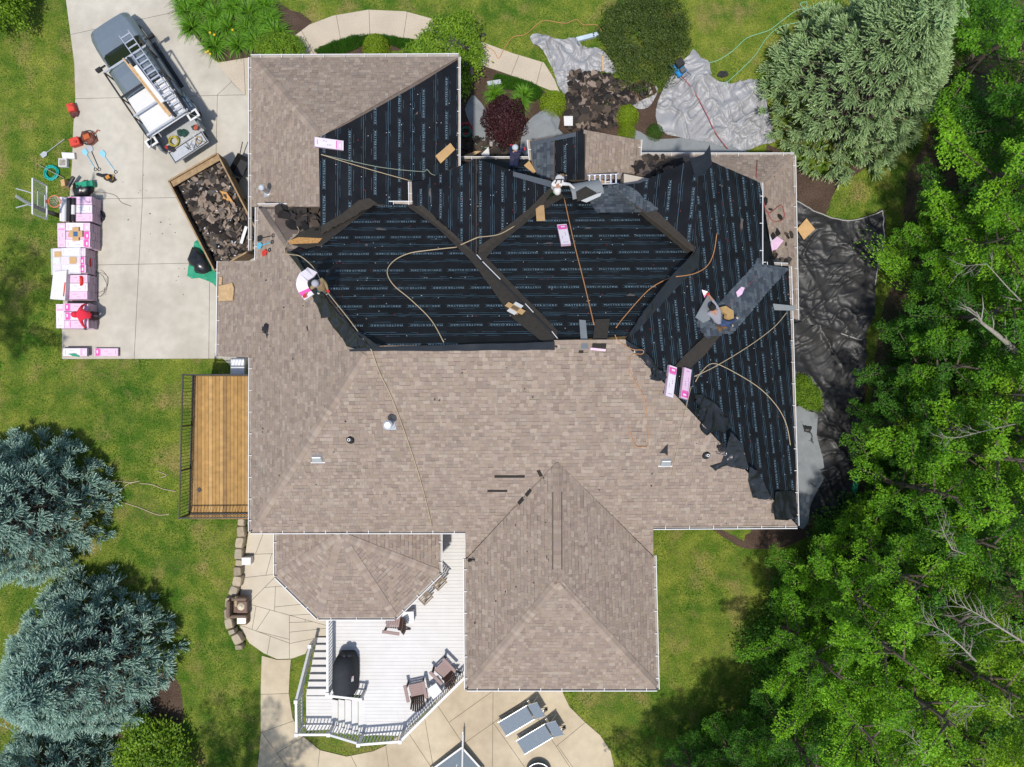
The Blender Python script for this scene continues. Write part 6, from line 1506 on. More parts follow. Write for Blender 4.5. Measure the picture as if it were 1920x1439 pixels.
rope('power_cable', [(905, 85), (925, 95), (935, 110), (945, 92), (962, 70), (985, 65), (1005, 48), (1022, 39), (1060, 44), (1080, 37), (1095, 47), (1118, 47), (1130, 62)], .014, M['orange'], 'orange power cable wandering over the lawn by the walk', 'cable')
coil(P(873, 243), .25, 5, .02, REDH, 'red hose coil beside the garage gutter', seed=31); coil(P(873, 248, .1), .2, 4, .02, mat('dark_green_hose', (.02, .14, .09), .5), 'green hose coil lying inside the red one', seed=33); rope('garden_hose', [(885, 255, .1), (892, 270, .1), (905, 276, .1), (916, 278, .1), (918, 285, .1)], .012, M['hose'], 'green hose crossing the courtyard rubble', 'hose')
# ================================================================ PATIO AND DECK FURNITURE
BROWN = lin((104, 84, 78)); BROWN2 = lin((70, 48, 40)); PALE = lin((140, 118, 114))
def adirondack(u, v, deg, label, z, group=None, pale=PALE, dark=BROWN2):
    t = thing('adirondack_chair', label, 'chair', P(u, v, z), R(deg), group)      # faces local +x
    for i in range(6): part('seat_slat', MB().box((.27-.085*i, 0, .37-.018*i), .075, .52, .022, col=pale), M['attr'], t)
    for i in range(7):
        y = (i-3)*.078; hgt = .82-.012*(i-3)**2*1.6
        part('back_slat', MB().bar((-.20, y*.9, .27), (-.20-hgt*.42, y*1.12, .27+hgt*.9), .02, .066, col=dark, up=Vector((0, 1, 0))), M['attr'], t)
    for sg in (-1, 1):
        part('armrest', MB().box((.06, sg*.36, .58), .68, .13, .025, col=pale), M['attr'], t, bevel=.01)
        part('leg', MB().box((.30, sg*.31, .285), .09, .035, .57, col=dark), M['attr'], t); part('leg', MB().bar((-.18, sg*.29, .3), (-.62, sg*.29, .02), .035, .1, col=dark), M['attr'], t)
    part('back_brace', MB().box((-.36, 0, .62), .04, .56, .05, col=dark), M['attr'], t)
    return t
adirondack(783, 1290, 102, 'brown adirondack chair on the white deck by the stairs side of the white table', zd+.02)
adirondack(834, 1252, 134, 'brown adirondack chair between white table and brown roofed wing', zd+.02)
adirondack(742, 1162, 172, 'brown adirondack chair half under the porch eave beside a white table', zd+.02)
def white_table(u, v, deg, label):
    t = thing('side_table', label, 'table', P(u, v, zd), R(deg)); part('top', MB().box((0, 0, .45), .46, .46, .03), M['white'], t, bevel=.01)
    for x in (-.18, .18):
        for y in (-.18, .18): part('leg', MB().box((x, y, .23), .05, .05, .43), M['white'], t)
white_table(817, 1288, 35, 'square white side table between two adirondack chairs'); white_table(768, 1152, 3, 'square white side table at the porch eave')
TEAK = lin((132, 116, 98))
def slat_chair(u, v, deg, label):
    t = thing('folding_chair', label, 'chair', P(u, v, zd), R(deg))
    for i in range(6): part('seat_slat', MB().box((0, -.2+.08*i, .44), .44, .05, .02, col=TEAK), M['attr'], t)
    for i in range(5): part('back_slat', MB().bar((-.22, -.18+.09*i, .5), (-.34, -.18+.09*i, .95), .02, .055, col=TEAK, up=Vector((0, 1, 0))), M['attr'], t)
    part('back_rail', MB().box((-.34, 0, .96), .05, .5, .05, col=TEAK), M['attr'], t); part('seat_rail', MB().box((.23, 0, .43), .05, .5, .04, col=TEAK), M['attr'], t)
    for sg in (-1, 1):
        part('leg', MB().bar((.24, sg*.23, .44), (-.25, sg*.23, .02), .03, .04, col=TEAK), M['attr'], t); part('leg', MB().bar((-.24, sg*.21, .5), (.25, sg*.21, .02), .03, .04, col=TEAK), M['attr'], t); part('armrest', MB().box((-.03, sg*.25, .66), .46, .05, .025, col=TEAK), M['attr'], t)
slat_chair(797, 1112, 225, 'weathered slatted folding chair along the porch eave, next to the table'); slat_chair(822, 1085, 225, 'weathered slatted folding chair squeezed in the deck corner by the porch')
# covered grill
gr = thing('covered_grill', 'barbecue grill under a black fabric cover on the white deck', 'grill', P(652, 1256, zd), 0)
mb = MB(); K = [(-.42, .0), (-.42, .85), (-.36, 1.08), (-.12, 1.18), (.15, 1.15), (.35, 1.02), (.43, .8), (.46, 0)]; ys = [-.78, -.72, -.42, -.15, .2, .5, .72, .78]; sc = [.78, .92, 1, 1, 1, .95, .72, .55]; zs = [.70, .80, 1, 1.0, 1.0, .95, .78, .70]
vs_ = []
for y, s_, z_ in zip(ys, sc, zs):
    for x, z in K: vs_.append((x*s_, y, z*z_+.02*math.sin(x*22+y*9)*(z > .1)))
n = len(K); fs = [(i*n+j, i*n+j+1, (i+1)*n+j+1, (i+1)*n+j) for i in range(len(ys)-1) for j in range(n-1)]+[tuple(range(n))[::-1], tuple(range((len(ys)-1)*n, len(ys)*n))]
M['cover'] = mat('black_cover', (.020, .023, .027), .8, var=.2, scale=6, bump=.3, bscale=20)
part('cover', mb.add(vs_, fs), M['cover'], gr, smooth=True); part('knot', MB().lathe([(.1, 0), (.13, .08), (.05, .2)], (.02, .80, .62), 9).lathe([(.09, 0), (.11, .08), (.04, .2)], (.2, .80, .6), 9), M['cover'], gr, smooth=True)
part('tag_label', MB().add([(.33, -.10, 1.045), (.40, -.10, .93), (.40, .10, .93), (.33, .10, 1.045)], [(0, 1, 2, 3)]).xform(Matrix.Translation((.02, 0, .01))), M['white'], gr)
part('tag_label', MB().add([(.335, .02, 1.05), (.36, .02, 1.0), (.36, .10, 1.0), (.335, .10, 1.05)], [(0, 1, 2, 3)]).xform(Matrix.Translation((.022, 0, .012))), M['red'], gr)
# loungers
SLING = lin((116, 126, 136))
def lounger(u, v, deg, label):
    t = thing('sun_lounger', label, 'lounger', P(u, v, .034), R(deg))                # head towards local +x
    part('sling', MB().add([(-1.0, -.31, .34), (.35, -.31, .36), (.35, .31, .36), (-1.0, .31, .34), (-1.0, -.31, .36), (.35, -.31, .38), (.35, .31, .38), (-1.0, .31, .36)], [(4, 5, 6, 7), (0, 3, 2, 1), (0, 1, 5, 4), (2, 3, 7, 6), (1, 2, 6, 5), (3, 0, 4, 7)], SLING), M['fabric'], t)
    part('back_sling', MB().add([(.42, -.31, .37), (.88, -.31, .66), (.88, .31, .66), (.42, .31, .37), (.42, -.31, .39), (.88, -.31, .68), (.88, .31, .68), (.42, .31, .39)], [(4, 5, 6, 7), (0, 3, 2, 1), (0, 1, 5, 4), (2, 3, 7, 6), (1, 2, 6, 5), (3, 0, 4, 7)], SLING), M['fabric'], t)
    for sg in (-1, 1):
        part('frame_rail', MB().tube([(-1.02, sg*.33, .35), (.4, sg*.33, .37), (.9, sg*.33, .69)], .02, 6), M['galv'], t)
        part('leg', MB().tube([(-.9, sg*.33, .35), (-.95, sg*.34, .12), (-.85, sg*.34, .02), (-.3, sg*.34, .02), (-.25, sg*.34, .34)], .017, 6), M['galv'], t)
        part('leg', MB().tube([(.2, sg*.33, .36), (.25, sg*.34, .02), (.85, sg*.34, .02), (.95, sg*.34, .18), (.7, sg*.33, .5)], .017, 6), M['galv'], t)
    part('hinge_bar', MB().tube([(.385, -.33, .38), (.385, .33, .38)], .018, 6), M['blackmetal'], t); part('wheel', MB().lathe([(.02, -.02), (.09, -.02), (.09, .02), (.02, .02)], (.92, -.36, .1), 12, Matrix.Rotation(R(90), 3, 'X')), M['blackmetal'], t)
lounger(980, 1338, 31, 'grey sling sun lounger next to the brown roof eave'); lounger(1014, 1372, 31, 'grey sling sun lounger farther out from the eave, by the damp patio')
# wicker chair and glass table on the side patio
wk = thing('wicker_chair', 'brown wicker armchair with cushion by the boulder wall', 'chair', P(455, 1133, .04), R(0)); WK = lin((116, 98, 84))
part('seat', MB().box((.05, 0, .36), .62, .56, .14, col=WK), M['fabric'], wk, bevel=.03); part('cushion', MB().box((.12, 0, .46), .46, .50, .08, col=lin((118, 96, 86))), M['fabric'], wk, bevel=.03); part('backrest', MB().box((-.33, 0, .55), .14, .72, .62, col=WK), M['fabric'], wk, bevel=.04)
for sg in (-1, 1): part('armrest', MB().box((.0, sg*.36, .42), .72, .13, .45, col=WK), M['fabric'], wk, bevel=.04)
single('pillow', MB().box(P(443, 1128, .55), .12, .42, .2, col=lin((168, 150, 118))), M['fabric'], 'tan pillow on the wicker armchair', 'pillow', bevel=.04); single('hat', MB().lathe([(.16, 0), (.15, .02), (.08, .03), (.07, .09), (.02, .1)], P(452, 1138, .52), 14, col=lin((205, 195, 170))), M['fabric'], 'straw hat lying on the wicker armchair', 'hat', smooth=True)
gt = thing('glass_table', 'small brown wicker table with pale glass top', 'table', P(459, 1157, .04)); part('frame', MB().box((0, 0, .2), .44, .44, .38, col=WK), M['fabric'], gt, bevel=.02); part('glass_top', MB().box((-.01, .01, .4), .34, .34, .012), M['galv'], gt)
carton([(453, 1046), (470, 1046), (470, 1059), (453, 1060)], .04, .38, M['white'], 'white utility box at the edge of the side patio', 'utility_box')
# canopy and fire pit by the pool
cn = thing('patio_canopy', 'low grey canvas shade with white piping on the pool patio', 'canopy', P(866, 1440, .03))
o0 = P(866, 1440, .03); pk = P(866, 1402, .42)-o0; c1 = P(806, 1446, .3)-o0; c2 = P(906, 1446, .3)-o0; mid = P(866, 1480, .6)-o0
CV = lin((108, 118, 126)); part('panel', MB().add([pk, c1, mid], [(0, 1, 2)], CV), M['fabric'], cn); part('panel', MB().add([pk, mid, c2], [(0, 1, 2)], CV), M['fabric'], cn)
for a, b_ in ((pk, c1), (pk, c2)): part('piping', MB().bar(a, b_, .07, .03), M['white'], cn)
part('pole', MB().tube([pk+(P(868, 1378, .5)-P(866, 1402, .42)), mid], .04, 8), M['white'], cn); part('finial', MB().tube([P(868, 1372, .52)-o0, P(867, 1398, .46)-o0], .02, 6), M['galv'], cn)
for c in (c1, c2, P(866, 1480, 0)-o0): part('leg', MB().tube([Vector((c.x, c.y, 0)), Vector((c.x, c.y, .28 if abs(c.x) > .5 else .58))], .03, 6), M['white'], cn)
cu = bpy.data.curves.new('letter', 'FONT'); cu.body = 'F'; cu.size = .16; to = bpy.data.objects.new('letter_tmp', cu); COL.objects.link(to); bpy.context.view_layer.update()
lm = bpy.data.meshes.new_from_object(to.evaluated_get(bpy.context.evaluated_depsgraph_get())); bpy.data.objects.remove(to); lm.materials.append(M['white']); lo = obj('letter', lm, cn)
pn = (c1-pk).cross(mid-pk); pn = pn if pn.z > 0 else -pn; pn.normalize(); xx = Vector((1, 0, 0)); xx = (xx-pn*xx.dot(pn)).normalized(); lo.matrix_local = Matrix.Translation(pk*.45+c1*.18+mid*.37+pn*.015) @ Matrix((xx, pn.cross(xx), pn)).transposed().to_4x4()
fp = thing('fire_pit', 'round black metal fire pit on the patio', 'fire pit', P(1009, 1447, .03)); part('bowl', MB().lathe([(.2, 0), (.42, .08), (.5, .3), (.52, .32), (.44, .31), (.3, .16), (.05, .13)], n=24), M['blackmetal'], fp, smooth=True); part('rim', MB().tube([(.51*math.cos(a*math.pi/12), .51*math.sin(a*math.pi/12), .33) for a in range(25)], .02, 6), M['galv'], fp)
# ================================================================ THINGS ON THE ROOF
def roof_bundle(u, v, deg, key, label, k=0, up=.06): bundle(PL[key].hit(u, v, up), frame_on(PL[key], deg), label, None, k)
roof_bundle(1255, 716, 74, 'E', 'pink shingle bundle on the east hip, wrapper logo downhill', 1, .10); roof_bundle(1283, 720, -106+180+180, 'E', 'pink shingle bundle on the east hip beside its twin, logo uphill', 2, .10)
roof_bundle(1057, 443, 95, 'N', 'single pink shingle bundle lying on black underlayment', 1); roof_bundle(616, 271, 0, 'GE', 'pink wrapper draped over the garage ridge', 3, .08)
for key, px, lab in (('GE', [(816, 293), (844, 269), (853, 281), (826, 307)], 'long tan cardboard piece near the garage edge'), ('N', [(1004, 388), (1020, 386), (1022, 414), (1006, 415)], 'small tan cardboard piece beside the valley'), ('EW', [(975, 318), (993, 302), (1005, 322), (1000, 327), (974, 320)], 'cardboard slab beside the worker in navy'), ('W', [(411, 537), (436, 531), (439, 540), (437, 564), (411, 565)], 'tan board lying on brown shingles at the west eave')):
    board('cardboard_sheet', px, 0, M['card'] if key != 'W' else M['wood'], lab, .03, 'cardboard', PL[key], .08)
board('cardboard_sheet', [(1494, 430), (1512, 410), (1528, 430), (1507, 450)], .36, M['card'], 'square cardboard sheet on the black tarp', .02, 'cardboard')
oc2 = thing('open_carton', 'open cardboard carton with torn flaps in the dark valley strip', 'box', PL['N'].hit(966, 583, .07)); oc2.rotation_euler = frame_on(PL['N'], -42).to_euler()
part('base', MB().box((0, 0, .06), .30, .20, .12), M['card'], oc2); part('contents', MB().box((0, 0, .122), .24, .14, .01), M['wallwood'], oc2)
for x, y, a, b_ in ((-.24, 0, .18, .2), (.24, 0, .18, .2), (0, .17, .3, .14), (0, -.17, .3, .14)): part('flap', MB().box((x, y, .11), a, b_, .008), M['card'] if x else M['white'], oc2)
board('shingle_piece', [(1116, 601), (1143, 600), (1136, 655), (1110, 652)], 0, M['valley'], 'stack of dark shingles straddling the ridge', .05, 'shingles', PL['N'], .10)
board('shingle_piece', [(1086, 601), (1098, 602), (1103, 655), (1090, 655)], 0, M['greytarp'], 'narrow grey shingle strip across the ridge', .03, 'shingles', PL['N'], .12)
board('pink_wrapper', [(1107, 652), (1136, 655), (1135, 659), (1107, 656)], 0, mat('pink_paper', (.75, .5, .65), .6), 'pink wrapper edge below the dark shingle stack', .01, 'wrapper', PL['S'], .10)
def laid(px, key, up, m, th, label, name, cat): return board(name, px, 0, m, label, th, cat, PL[key], up)
laid([(995, 382), (1007, 371), (1018, 383), (1002, 390)], 'N', .09, M['greytarp'], .02, 'grey shingle wedge beside cardboard piece', 'shingle_piece', 'shingles'); laid([(1237, 850), (1252, 833), (1252, 855), (1246, 850)], 'S', .05, M['blackmetal'], .01, 'black flashing triangle above the white roof vent', 'flashing_scrap', 'scrap')
PNK = mat('pink_wrap_film', (.78, .52, .68), .5); laid([(1391, 552), (1383, 558), (1380, 548), (1390, 538), (1396, 540)], 'E', .12, PNK, .01, 'pink paper scrap on the new grey shingles', 'pink_scrap', 'scrap'); laid([(1436, 460), (1456, 444), (1468, 452), (1455, 468), (1442, 472)], 'LE', .08, PNK, .03, 'crumpled pink wrapper on the low brown roof', 'pink_scrap', 'scrap')
laid([(1449, 570), (1490, 574), (1489, 583), (1452, 582)], 'E', .10, M['galv'], .02, 'grey metal flashing strip at the east gutter', 'flashing_scrap', 'scrap'); laid([(1428, 410), (1447, 452), (1443, 464), (1434, 462), (1427, 430)], 'LE', .10, M['white'], .03, 'white siding board leaning on the low brown roof', 'siding_board', 'board')
laid([(412, 520), (417, 520), (416, 534), (411, 534)], 'W', .07, M['wood'], .02, 'small wood block at the west eave', 'wood_block', 'board')
def harness(u, v, key, label, seed):
    rs = random.Random(seed); t = thing('tool_bag', label, 'bag', PL[key].hit(u, v, .04)); part('pouch', lump((0, 0, 0), .16, (.02, .02, .024), seed, .9), M['fabric'], t)
    for k in range(4): part('strap', MB().tube([(rs.uniform(-.1, .1), rs.uniform(-.1, .1), .1), (rs.uniform(-.25, .25), rs.uniform(-.3, .3), .08), (rs.uniform(-.2, .2), rs.uniform(-.4, .2), .03)], .016, 5, col=(.03, .03, .035)), M['attr'], t)
    part('clip', MB().tube([(.12+.05*math.cos(a), -.2+.05*math.sin(a), .06) for a in range(7)], .01, 5), M['galv'], t)
harness(499, 616, 'W', 'black safety harness bag on the brown west slope', 3); harness(1352, 840, 'S', 'black nailer hose bundle on the south slope by the loose felt', 4)
# ladder leaning at the entry valley
ladder('roof_ladder', PL['N'].hit(1100, 338, .25), PL['N'].hit(1160, 336, .25), Vector((0, 1, 0)), .34, 6, 'short aluminium ladder lying by the entry gable')
laid([(1108, 336), (1128, 338), (1146, 346), (1110, 345)], 'N', .10, M['wood'], .02, 'tan board below the short ladder', 'wood_board', 'board')
# ================================================================ GARDEN BITS
carton([(1080, 70), (1120, 60), (1123, 67), (1084, 77)], .02, .16, mat('pale_blue_trough', (.42, .50, .58), .5), 'pale blue metal trough lying on the lawn', 'metal_trough'); carton([(913, 153), (938, 149), (940, 157), (915, 161)], .02, .1, M['galv'], 'grey metal flashing piece beside the ground cover', 'flashing_piece')
cp = thing('air_compressor', 'blue air compressor at the tip of the silver tarp', 'compressor', P(1271, 132, .1), R(-55)); CB = (.01, .20, .50)
part('tank', MB().tube([(-.32, -.12, .2), (.32, -.12, .2)], .13, 14, col=CB), M['attr'], cp, smooth=False); part('tank', MB().tube([(-.28, .12, .18), (.28, .12, .18)], .12, 14, col=CB), M['attr'], cp); part('engine', MB().box((-.12, .05, .42), .34, .34, .26, col=(.02, .02, .02)), M['attr'], cp, bevel=.03); part('pump', MB().box((.2, 0, .4), .18, .22, .22, col=(.1, .1, .1)), M['attr'], cp, bevel=.02)
part('handle', MB().tube([(.35, -.2, .3), (.6, -.2, .42), (.6, .2, .42), (.35, .2, .3)], .018, 6), M['galv'], cp); part('wheel', MB().lathe([(.02, -.04), (.13, -.04), (.13, .04), (.02, .04)], (-.2, -.3, .13), 14, Matrix.Rotation(R(90), 3, 'X')), M['tyre'], cp)
bn = thing('debris_bin', 'brown bin of scraps sitting in a small silver tarp', 'bin', P(1207, 172, .12), .4); part('tub', MB().add([(-.32, -.3, 0), (.32, -.3, 0), (.32, .3, 0), (-.32, .3, 0), (-.38, -.36, .45), (.38, -.36, .45), (.38, .36, .45), (-.38, .36, .45)], [(0, 1, 2, 3), (0, 4, 5, 1), (1, 5, 6, 2), (2, 6, 7, 3), (3, 7, 4, 0)]), M['wallwood'], bn); part('scraps', scraps('', [Vector((random.uniform(-.25, .25), random.uniform(-.25, .25), random.uniform(.2, .4))) for _ in range(16)], DARK, (.15, .35), tilt=.6), M['shingle'], bn, kind='stuff')
mb = MB(); mb.bar(P(1130, 104, .35), P(1130, 134, .45), .08, .03); single('wood_stake', mb, M['wood'], 'upright wood stake on the twisted silver tarp', 'stake')
carton([(1057, 218), (1074, 218), (1074, 236), (1058, 236)], .3, .03, M['white'], 'white square foam sheet on the rubble', 'foam_board')
laid2 = board('siding_piece', [(862, 296), (890, 284), (902, 284), (880, 298)], .2, M['wood'], 'pale board leaning at the courtyard gutter', .02); board('siding_piece', [(902, 290), (916, 276), (918, 292), (908, 296)], .25, M['white'], 'white panel standing in the courtyard rubble', .02, 'panel')
tarp('silver_tarp', [(916, 262), (925, 262), (945, 278), (940, 284), (922, 280)], 'silver', 'silver tarp corner among courtyard rubble', .05, .15, seed=71, sc=3)
ROOT = mat('bleached_root', (.42, .34, .24), .9)
for i, (pts, lab) in enumerate(([((200, 902), (225, 903), (245, 905), (262, 902)), 'bleached root in the lawn between spruce and deck, forked'], [((228, 918), (240, 908), (258, 903)), 'short bleached root joining the forked one'], [((262, 907), (285, 909), (305, 917), (330, 922)), 'thin bleached root reaching towards the cedar deck'], [((295, 884), (312, 891), (302, 896)), 'curled bleached root end in the grass'], [((228, 942), (255, 950), (275, 958), (298, 966), (318, 964)), 'long bleached root lying below the forked one'])):
    rope('surface_root', list(pts), .018, ROOT, lab, 'root', z=.03)
board('paving_stone', [(271, 1356), (281, 1354), (284, 1366), (273, 1370)], .02, M['deadwood'], 'single flat stone in the spruce mulch', .03, 'stone')
single('ac_unit', MB().box(P(450, 690, .5)-Vector((0, 0, .1)), .62, .8, .8), M['galv'], 'grey air conditioner unit beside the cedar deck', 'air conditioner', bevel=.04)
for i, (u, v, rx) in enumerate([(905, 66, .1), (1355, 140, .18)]):
    single('black_sheet_scrap', lump(P(u, v, .02), rx*1.2, (.03, .03, .03), 90+i, .4), M['fabric'], ('dark round scrap on the lawn by the walk', 'dark jacket lying on the lawn by the silver tarp')[i], 'scrap')
# ================================================================ WORKERS
def cap_hair(c, r, d, col, name, parent, brim=False):
    mb = MB(); Mx = d.to_track_quat('Z', 'Y').to_matrix(); mb.lathe([(r*1.02, -r*.25), (r*1.06, 0), (r*.98, r*.5), (r*.7, r*.88), (r*.2, r*1.06)], c, 14, Mx, col=col)
    if brim: mb.lathe([(r*1.05, 0), (r*1.5, -.01), (r*1.5, .01), (r*1.0, .03)], c, 14, Mx, col=col)
    return part(name, mb, M['fabric'], parent, smooth=True)
def person(label, J, col, face, head_cover=None, extra=None):
    """J: joint -> world Vector. One skinned mesh coloured per bone; fingers are joined to it."""
    names = list(J); base = Vector((J['pelvis'].x, J['pelvis'].y, min(J['footL'].z, J['footR'].z)))
    t = thing('person', label, 'person', base)
    rad = {'pelvis': (.155, .135), 'waist': (.14, .115), 'chest': (.175, .135), 'neck': (.062, .062), 'head': (.098, .105), 'crown': (.075, .08), 'shL': (.078, .078), 'shR': (.078, .078), 'elL': (.054, .054), 'elR': (.054, .054), 'wrL': (.036, .036), 'wrR': (.036, .036), 'haL': (.045, .028), 'haR': (.045, .028),
           'hipL': (.105, .105), 'hipR': (.105, .105), 'knL': (.072, .072), 'knR': (.072, .072), 'anL': (.05, .05), 'anR': (.05, .05), 'footL': (.045, .04), 'footR': (.045, .04)}
    E = [('pelvis', 'waist'), ('waist', 'chest'), ('chest', 'neck'), ('neck', 'head'), ('head', 'crown')]
    for s in 'LR': E += [('chest', 'sh'+s), ('sh'+s, 'el'+s), ('el'+s, 'wr'+s), ('wr'+s, 'ha'+s), ('pelvis', 'hip'+s), ('hip'+s, 'kn'+s), ('kn'+s, 'an'+s), ('an'+s, 'foot'+s)]
    idx = {n_: i for i, n_ in enumerate(names)}; me = bpy.data.meshes.new('skel'); me.from_pydata([tuple(J[n_]-base) for n_ in names], [(idx[a], idx[b_]) for a, b_ in E], [])
    o = bpy.data.objects.new('skel', me); COL.objects.link(o); sk = o.modifiers.new('s', 'SKIN'); sk.use_smooth_shade = True
    lay = me.skin_vertices[0].data
    for n_ in names: lay[idx[n_]].radius = rad[n_]; lay[idx[n_]].use_root = (n_ == 'pelvis')
    o.modifiers.new('u', 'SUBSURF').levels = 2
    bpy.context.view_layer.update(); ev = o.evaluated_get(bpy.context.evaluated_depsgraph_get()).to_mesh()
    V = [v.co.copy() for v in ev.vertices]; Fs = [tuple(p.vertices) for p in ev.polygons]; bpy.data.objects.remove(o)
    zone = {}
    for a, b_ in E:
        key = 'top' if b_ in ('waist', 'chest') or b_[:2] in ('sh',) else 'skin' if b_ in ('neck', 'head', 'crown') else 'sleeve' if b_[:2] == 'el' else 'forearm' if b_[:2] == 'wr' else 'hand' if b_[:2] == 'ha' else 'shoe' if b_[:4] == 'foot' else 'pants'
        zone[(a, b_)] = key
    mb = MB()
    segs = [(J[a]-base, J[b_]-base, zone[(a, b_)], max(rad[a][0], rad[b_][0])) for a, b_ in E]
    vs2 = V; cf = []
    for f in Fs:
        c = sum((V[i] for i in f), Vector())/len(f); best = None
        for a, b_, k, r in segs:
            d = b_-a; tt = max(0, min(1, (c-a).dot(d)/max(d.length_squared, 1e-9))); q = (c-(a+d*tt)).length/r
            if best is None or q < best[0]: best = (q, k)
        cf.append(col.get(best[1], col['top']))
    mb.v = [tuple(v) for v in V]; mb.f = [list(f) for f in Fs]; mb.c = cf; mb.m = [0]*len(Fs)
    for s in 'LR':                              # five bent fingers of unequal length on each palm
        h, w = J['ha'+s]-base, J['wr'+s]-base; d = (h-w).normalized(); sd_ = d.cross(Vector((0, 0, 1))); sd_ = sd_.normalized() if sd_.length > .1 else Vector((1, 0, 0)); dn = sd_.cross(d)*(-1 if sd_.cross(d).z > 0 else 1)
        for k, (off, L) in enumerate(((-.034, .07), (-.012, .082), (.011, .078), (.033, .06))):
            b0 = h+sd_*off; mb.tube([b0-d*.02, b0+d*L*.45+dn*.008, b0+d*L*.8+dn*.035, b0+d*L*.75+dn*.055], [.0105, .010, .009, .007], 5, col=col['hand'])
        b0 = h-d*.03+sd_*.04*(1 if s == 'L' else -1); mb.tube([b0, b0+sd_*.03*(1 if s == 'L' else -1)+d*.03, b0+sd_*.03*(1 if s == 'L' else -1)+d*.065+dn*.01], [.013, .012, .009], 5, col=col['hand'])
    # nose and ears give the head a face
    hd, nk, cr = J['head']-base, J['neck']-base, J['crown']-base; up = (cr-hd).normalized(); fw = face; fw = (fw-up*fw.dot(up)).normalized(); rt = up.cross(fw)
    mb.lathe([(.018, 0), (.012, .03), (.004, .045)], hd+fw*.085, 6, fw.to_track_quat('Z', 'Y').to_matrix(), col=col['skin'])
    for sg in (-1, 1):
        mb.lathe([(.022, -.01), (.026, .01), (.01, .02)], hd+rt*sg*.095, 7, (rt*sg).to_track_quat('Z', 'Y').to_matrix(), col=col['skin']); mb.lathe([(.012, 0), (.004, .008)], hd+fw*.092+rt*sg*.036+up*.02, 6, fw.to_track_quat('Z', 'Y').to_matrix(), col=(.02, .015, .012))
    mb.add([hd+fw*.094-up*.05+rt*.028, hd+fw*.094-up*.05-rt*.028, hd+fw*.092-up*.062], [(0, 1, 2)], (.25, .08, .07))
    part('body', mb, M['fabric'], t, smooth=True)
    if head_cover: cap_hair(hd+up*.015, .112, up, head_cover[1], head_cover[0], t, len(head_cover) > 2)
    if extra: extra(t, lambda n_: J[n_]-base)
    return t
SK = (.36, .19, .125); SHOE = (.55, .53, .48)
def mkperson(label, j, col, face, **kw): return person(label, {k: P(*v) for k, v in j.items()}, col, Vector(face), **kw)
RED = (.62, .025, .05)
def hood(col):
    def f(t, q):
        h, n_, c = q('head'), q('neck'), q('crown'); d = (c-n_).normalized(); Mx = d.to_track_quat('Z', 'Y').to_matrix(); part('hood', MB().lathe([(.10, -.02), (.135, .04), (.135, .12), (.11, .2), (.05, .26)], n_, 14, Mx, col=col), M['fabric'], t, smooth=True)
    return f
mkperson('worker in red hoodie bending over the pink bundles',
    {'pelvis': (169, 592, .98), 'waist': (162, 591, 1.12), 'chest': (152, 590, 1.26), 'neck': (143.5, 590, 1.27), 'head': (139, 590, 1.22), 'crown': (133.5, 590, 1.15),
     'shL': (151, 600, 1.22), 'elL': (155, 609, 1.0), 'wrL': (158.5, 614, .93), 'haL': (160, 617, .90), 'shR': (151, 580, 1.22), 'elR': (154, 574, 1.02), 'wrR': (159, 571, .93), 'haR': (161, 569.5, .90),
     'hipL': (172, 597, .92), 'knL': (177, 598, .5), 'anL': (184, 598, .12), 'footL': (179, 599, .07), 'hipR': (172, 588, .92), 'knR': (177, 588, .5), 'anR': (184, 588, .12), 'footR': (179, 587, .07)},
    {'top': RED, 'sleeve': RED, 'forearm': RED, 'hand': (.05, .05, .05), 'skin': RED, 'pants': (.05, .012, .02), 'shoe': SHOE}, (-1, 0, -.4), extra=hood(RED))
zW = PL['N'].hit(604, 548).z
TANJ = (.28, .20, .10)
mkperson('worker in grey beanie carrying a pink shingle bundle on the shoulder',
    {'pelvis': (604, 541, zW+.78), 'waist': (602, 537, zW+.95), 'chest': (598, 531, zW+1.15), 'neck': (594, 531, zW+1.28), 'head': (591.5, 532, zW+1.38), 'crown': (590, 531, zW+1.48),
     'shL': (604, 525, zW+1.16), 'elL': (611, 533, zW+1.0), 'wrL': (614, 542, zW+.9), 'haL': (615, 546, zW+.88), 'shR': (590, 536, zW+1.16), 'elR': (580, 543, zW+1.15), 'wrR': (574, 551, zW+1.22), 'haR': (571, 555, zW+1.25),
     'hipL': (607, 541, zW+.72), 'knL': (609, 546, zW+.42), 'anL': (611, 549, zW+.1), 'footL': (614, 553, zW+.05), 'hipR': (600, 541, zW+.72), 'knR': (599, 545, zW+.42), 'anR': (598, 547, zW+.12), 'footR': (597, 552, zW+.08)},
    {'top': TANJ, 'sleeve': TANJ, 'forearm': TANJ, 'hand': (.55, .04, .04), 'skin': SK, 'pants': (.12, .16, .13), 'shoe': (.62, .6, .56)}, (.5, -1, 0), head_cover=('beanie', (.34, .33, .38)))
# the limp bundle over that worker's shoulder
pb = P(576, 530, zW+1.22); bl = []
for i in range(9):
    f = i/8; p = P(581-14*math.sin(math.pi*f)+6*(f < .2), 507+51*f, zW+1.02+.28*math.sin(math.pi*f)); bl.append(p)
mb = MB()
for i in range(8):
    a, b_ = bl[i], bl[i+1]; tk_ = Vector((0, 0, .09)); c = MAG if i == 6 else WHT
    def sv(k): return (bl[min(k+1, 8)]-bl[max(k-1, 0)]).cross(Vector((0, 0, 1))).normalized()*.17
    s, e = sv(i), sv(i+1)
    mb.add([a-s+tk_, a+s+tk_, b_+e+tk_, b_-e+tk_, a-s, a+s, b_+e, b_-e], [(3, 2, 1, 0), (4, 5, 6, 7), (0, 4, 7, 3), (1, 2, 6, 5)]+([(0, 1, 5, 4)] if i == 0 else [])+([(2, 3, 7, 6)] if i == 7 else []), c)
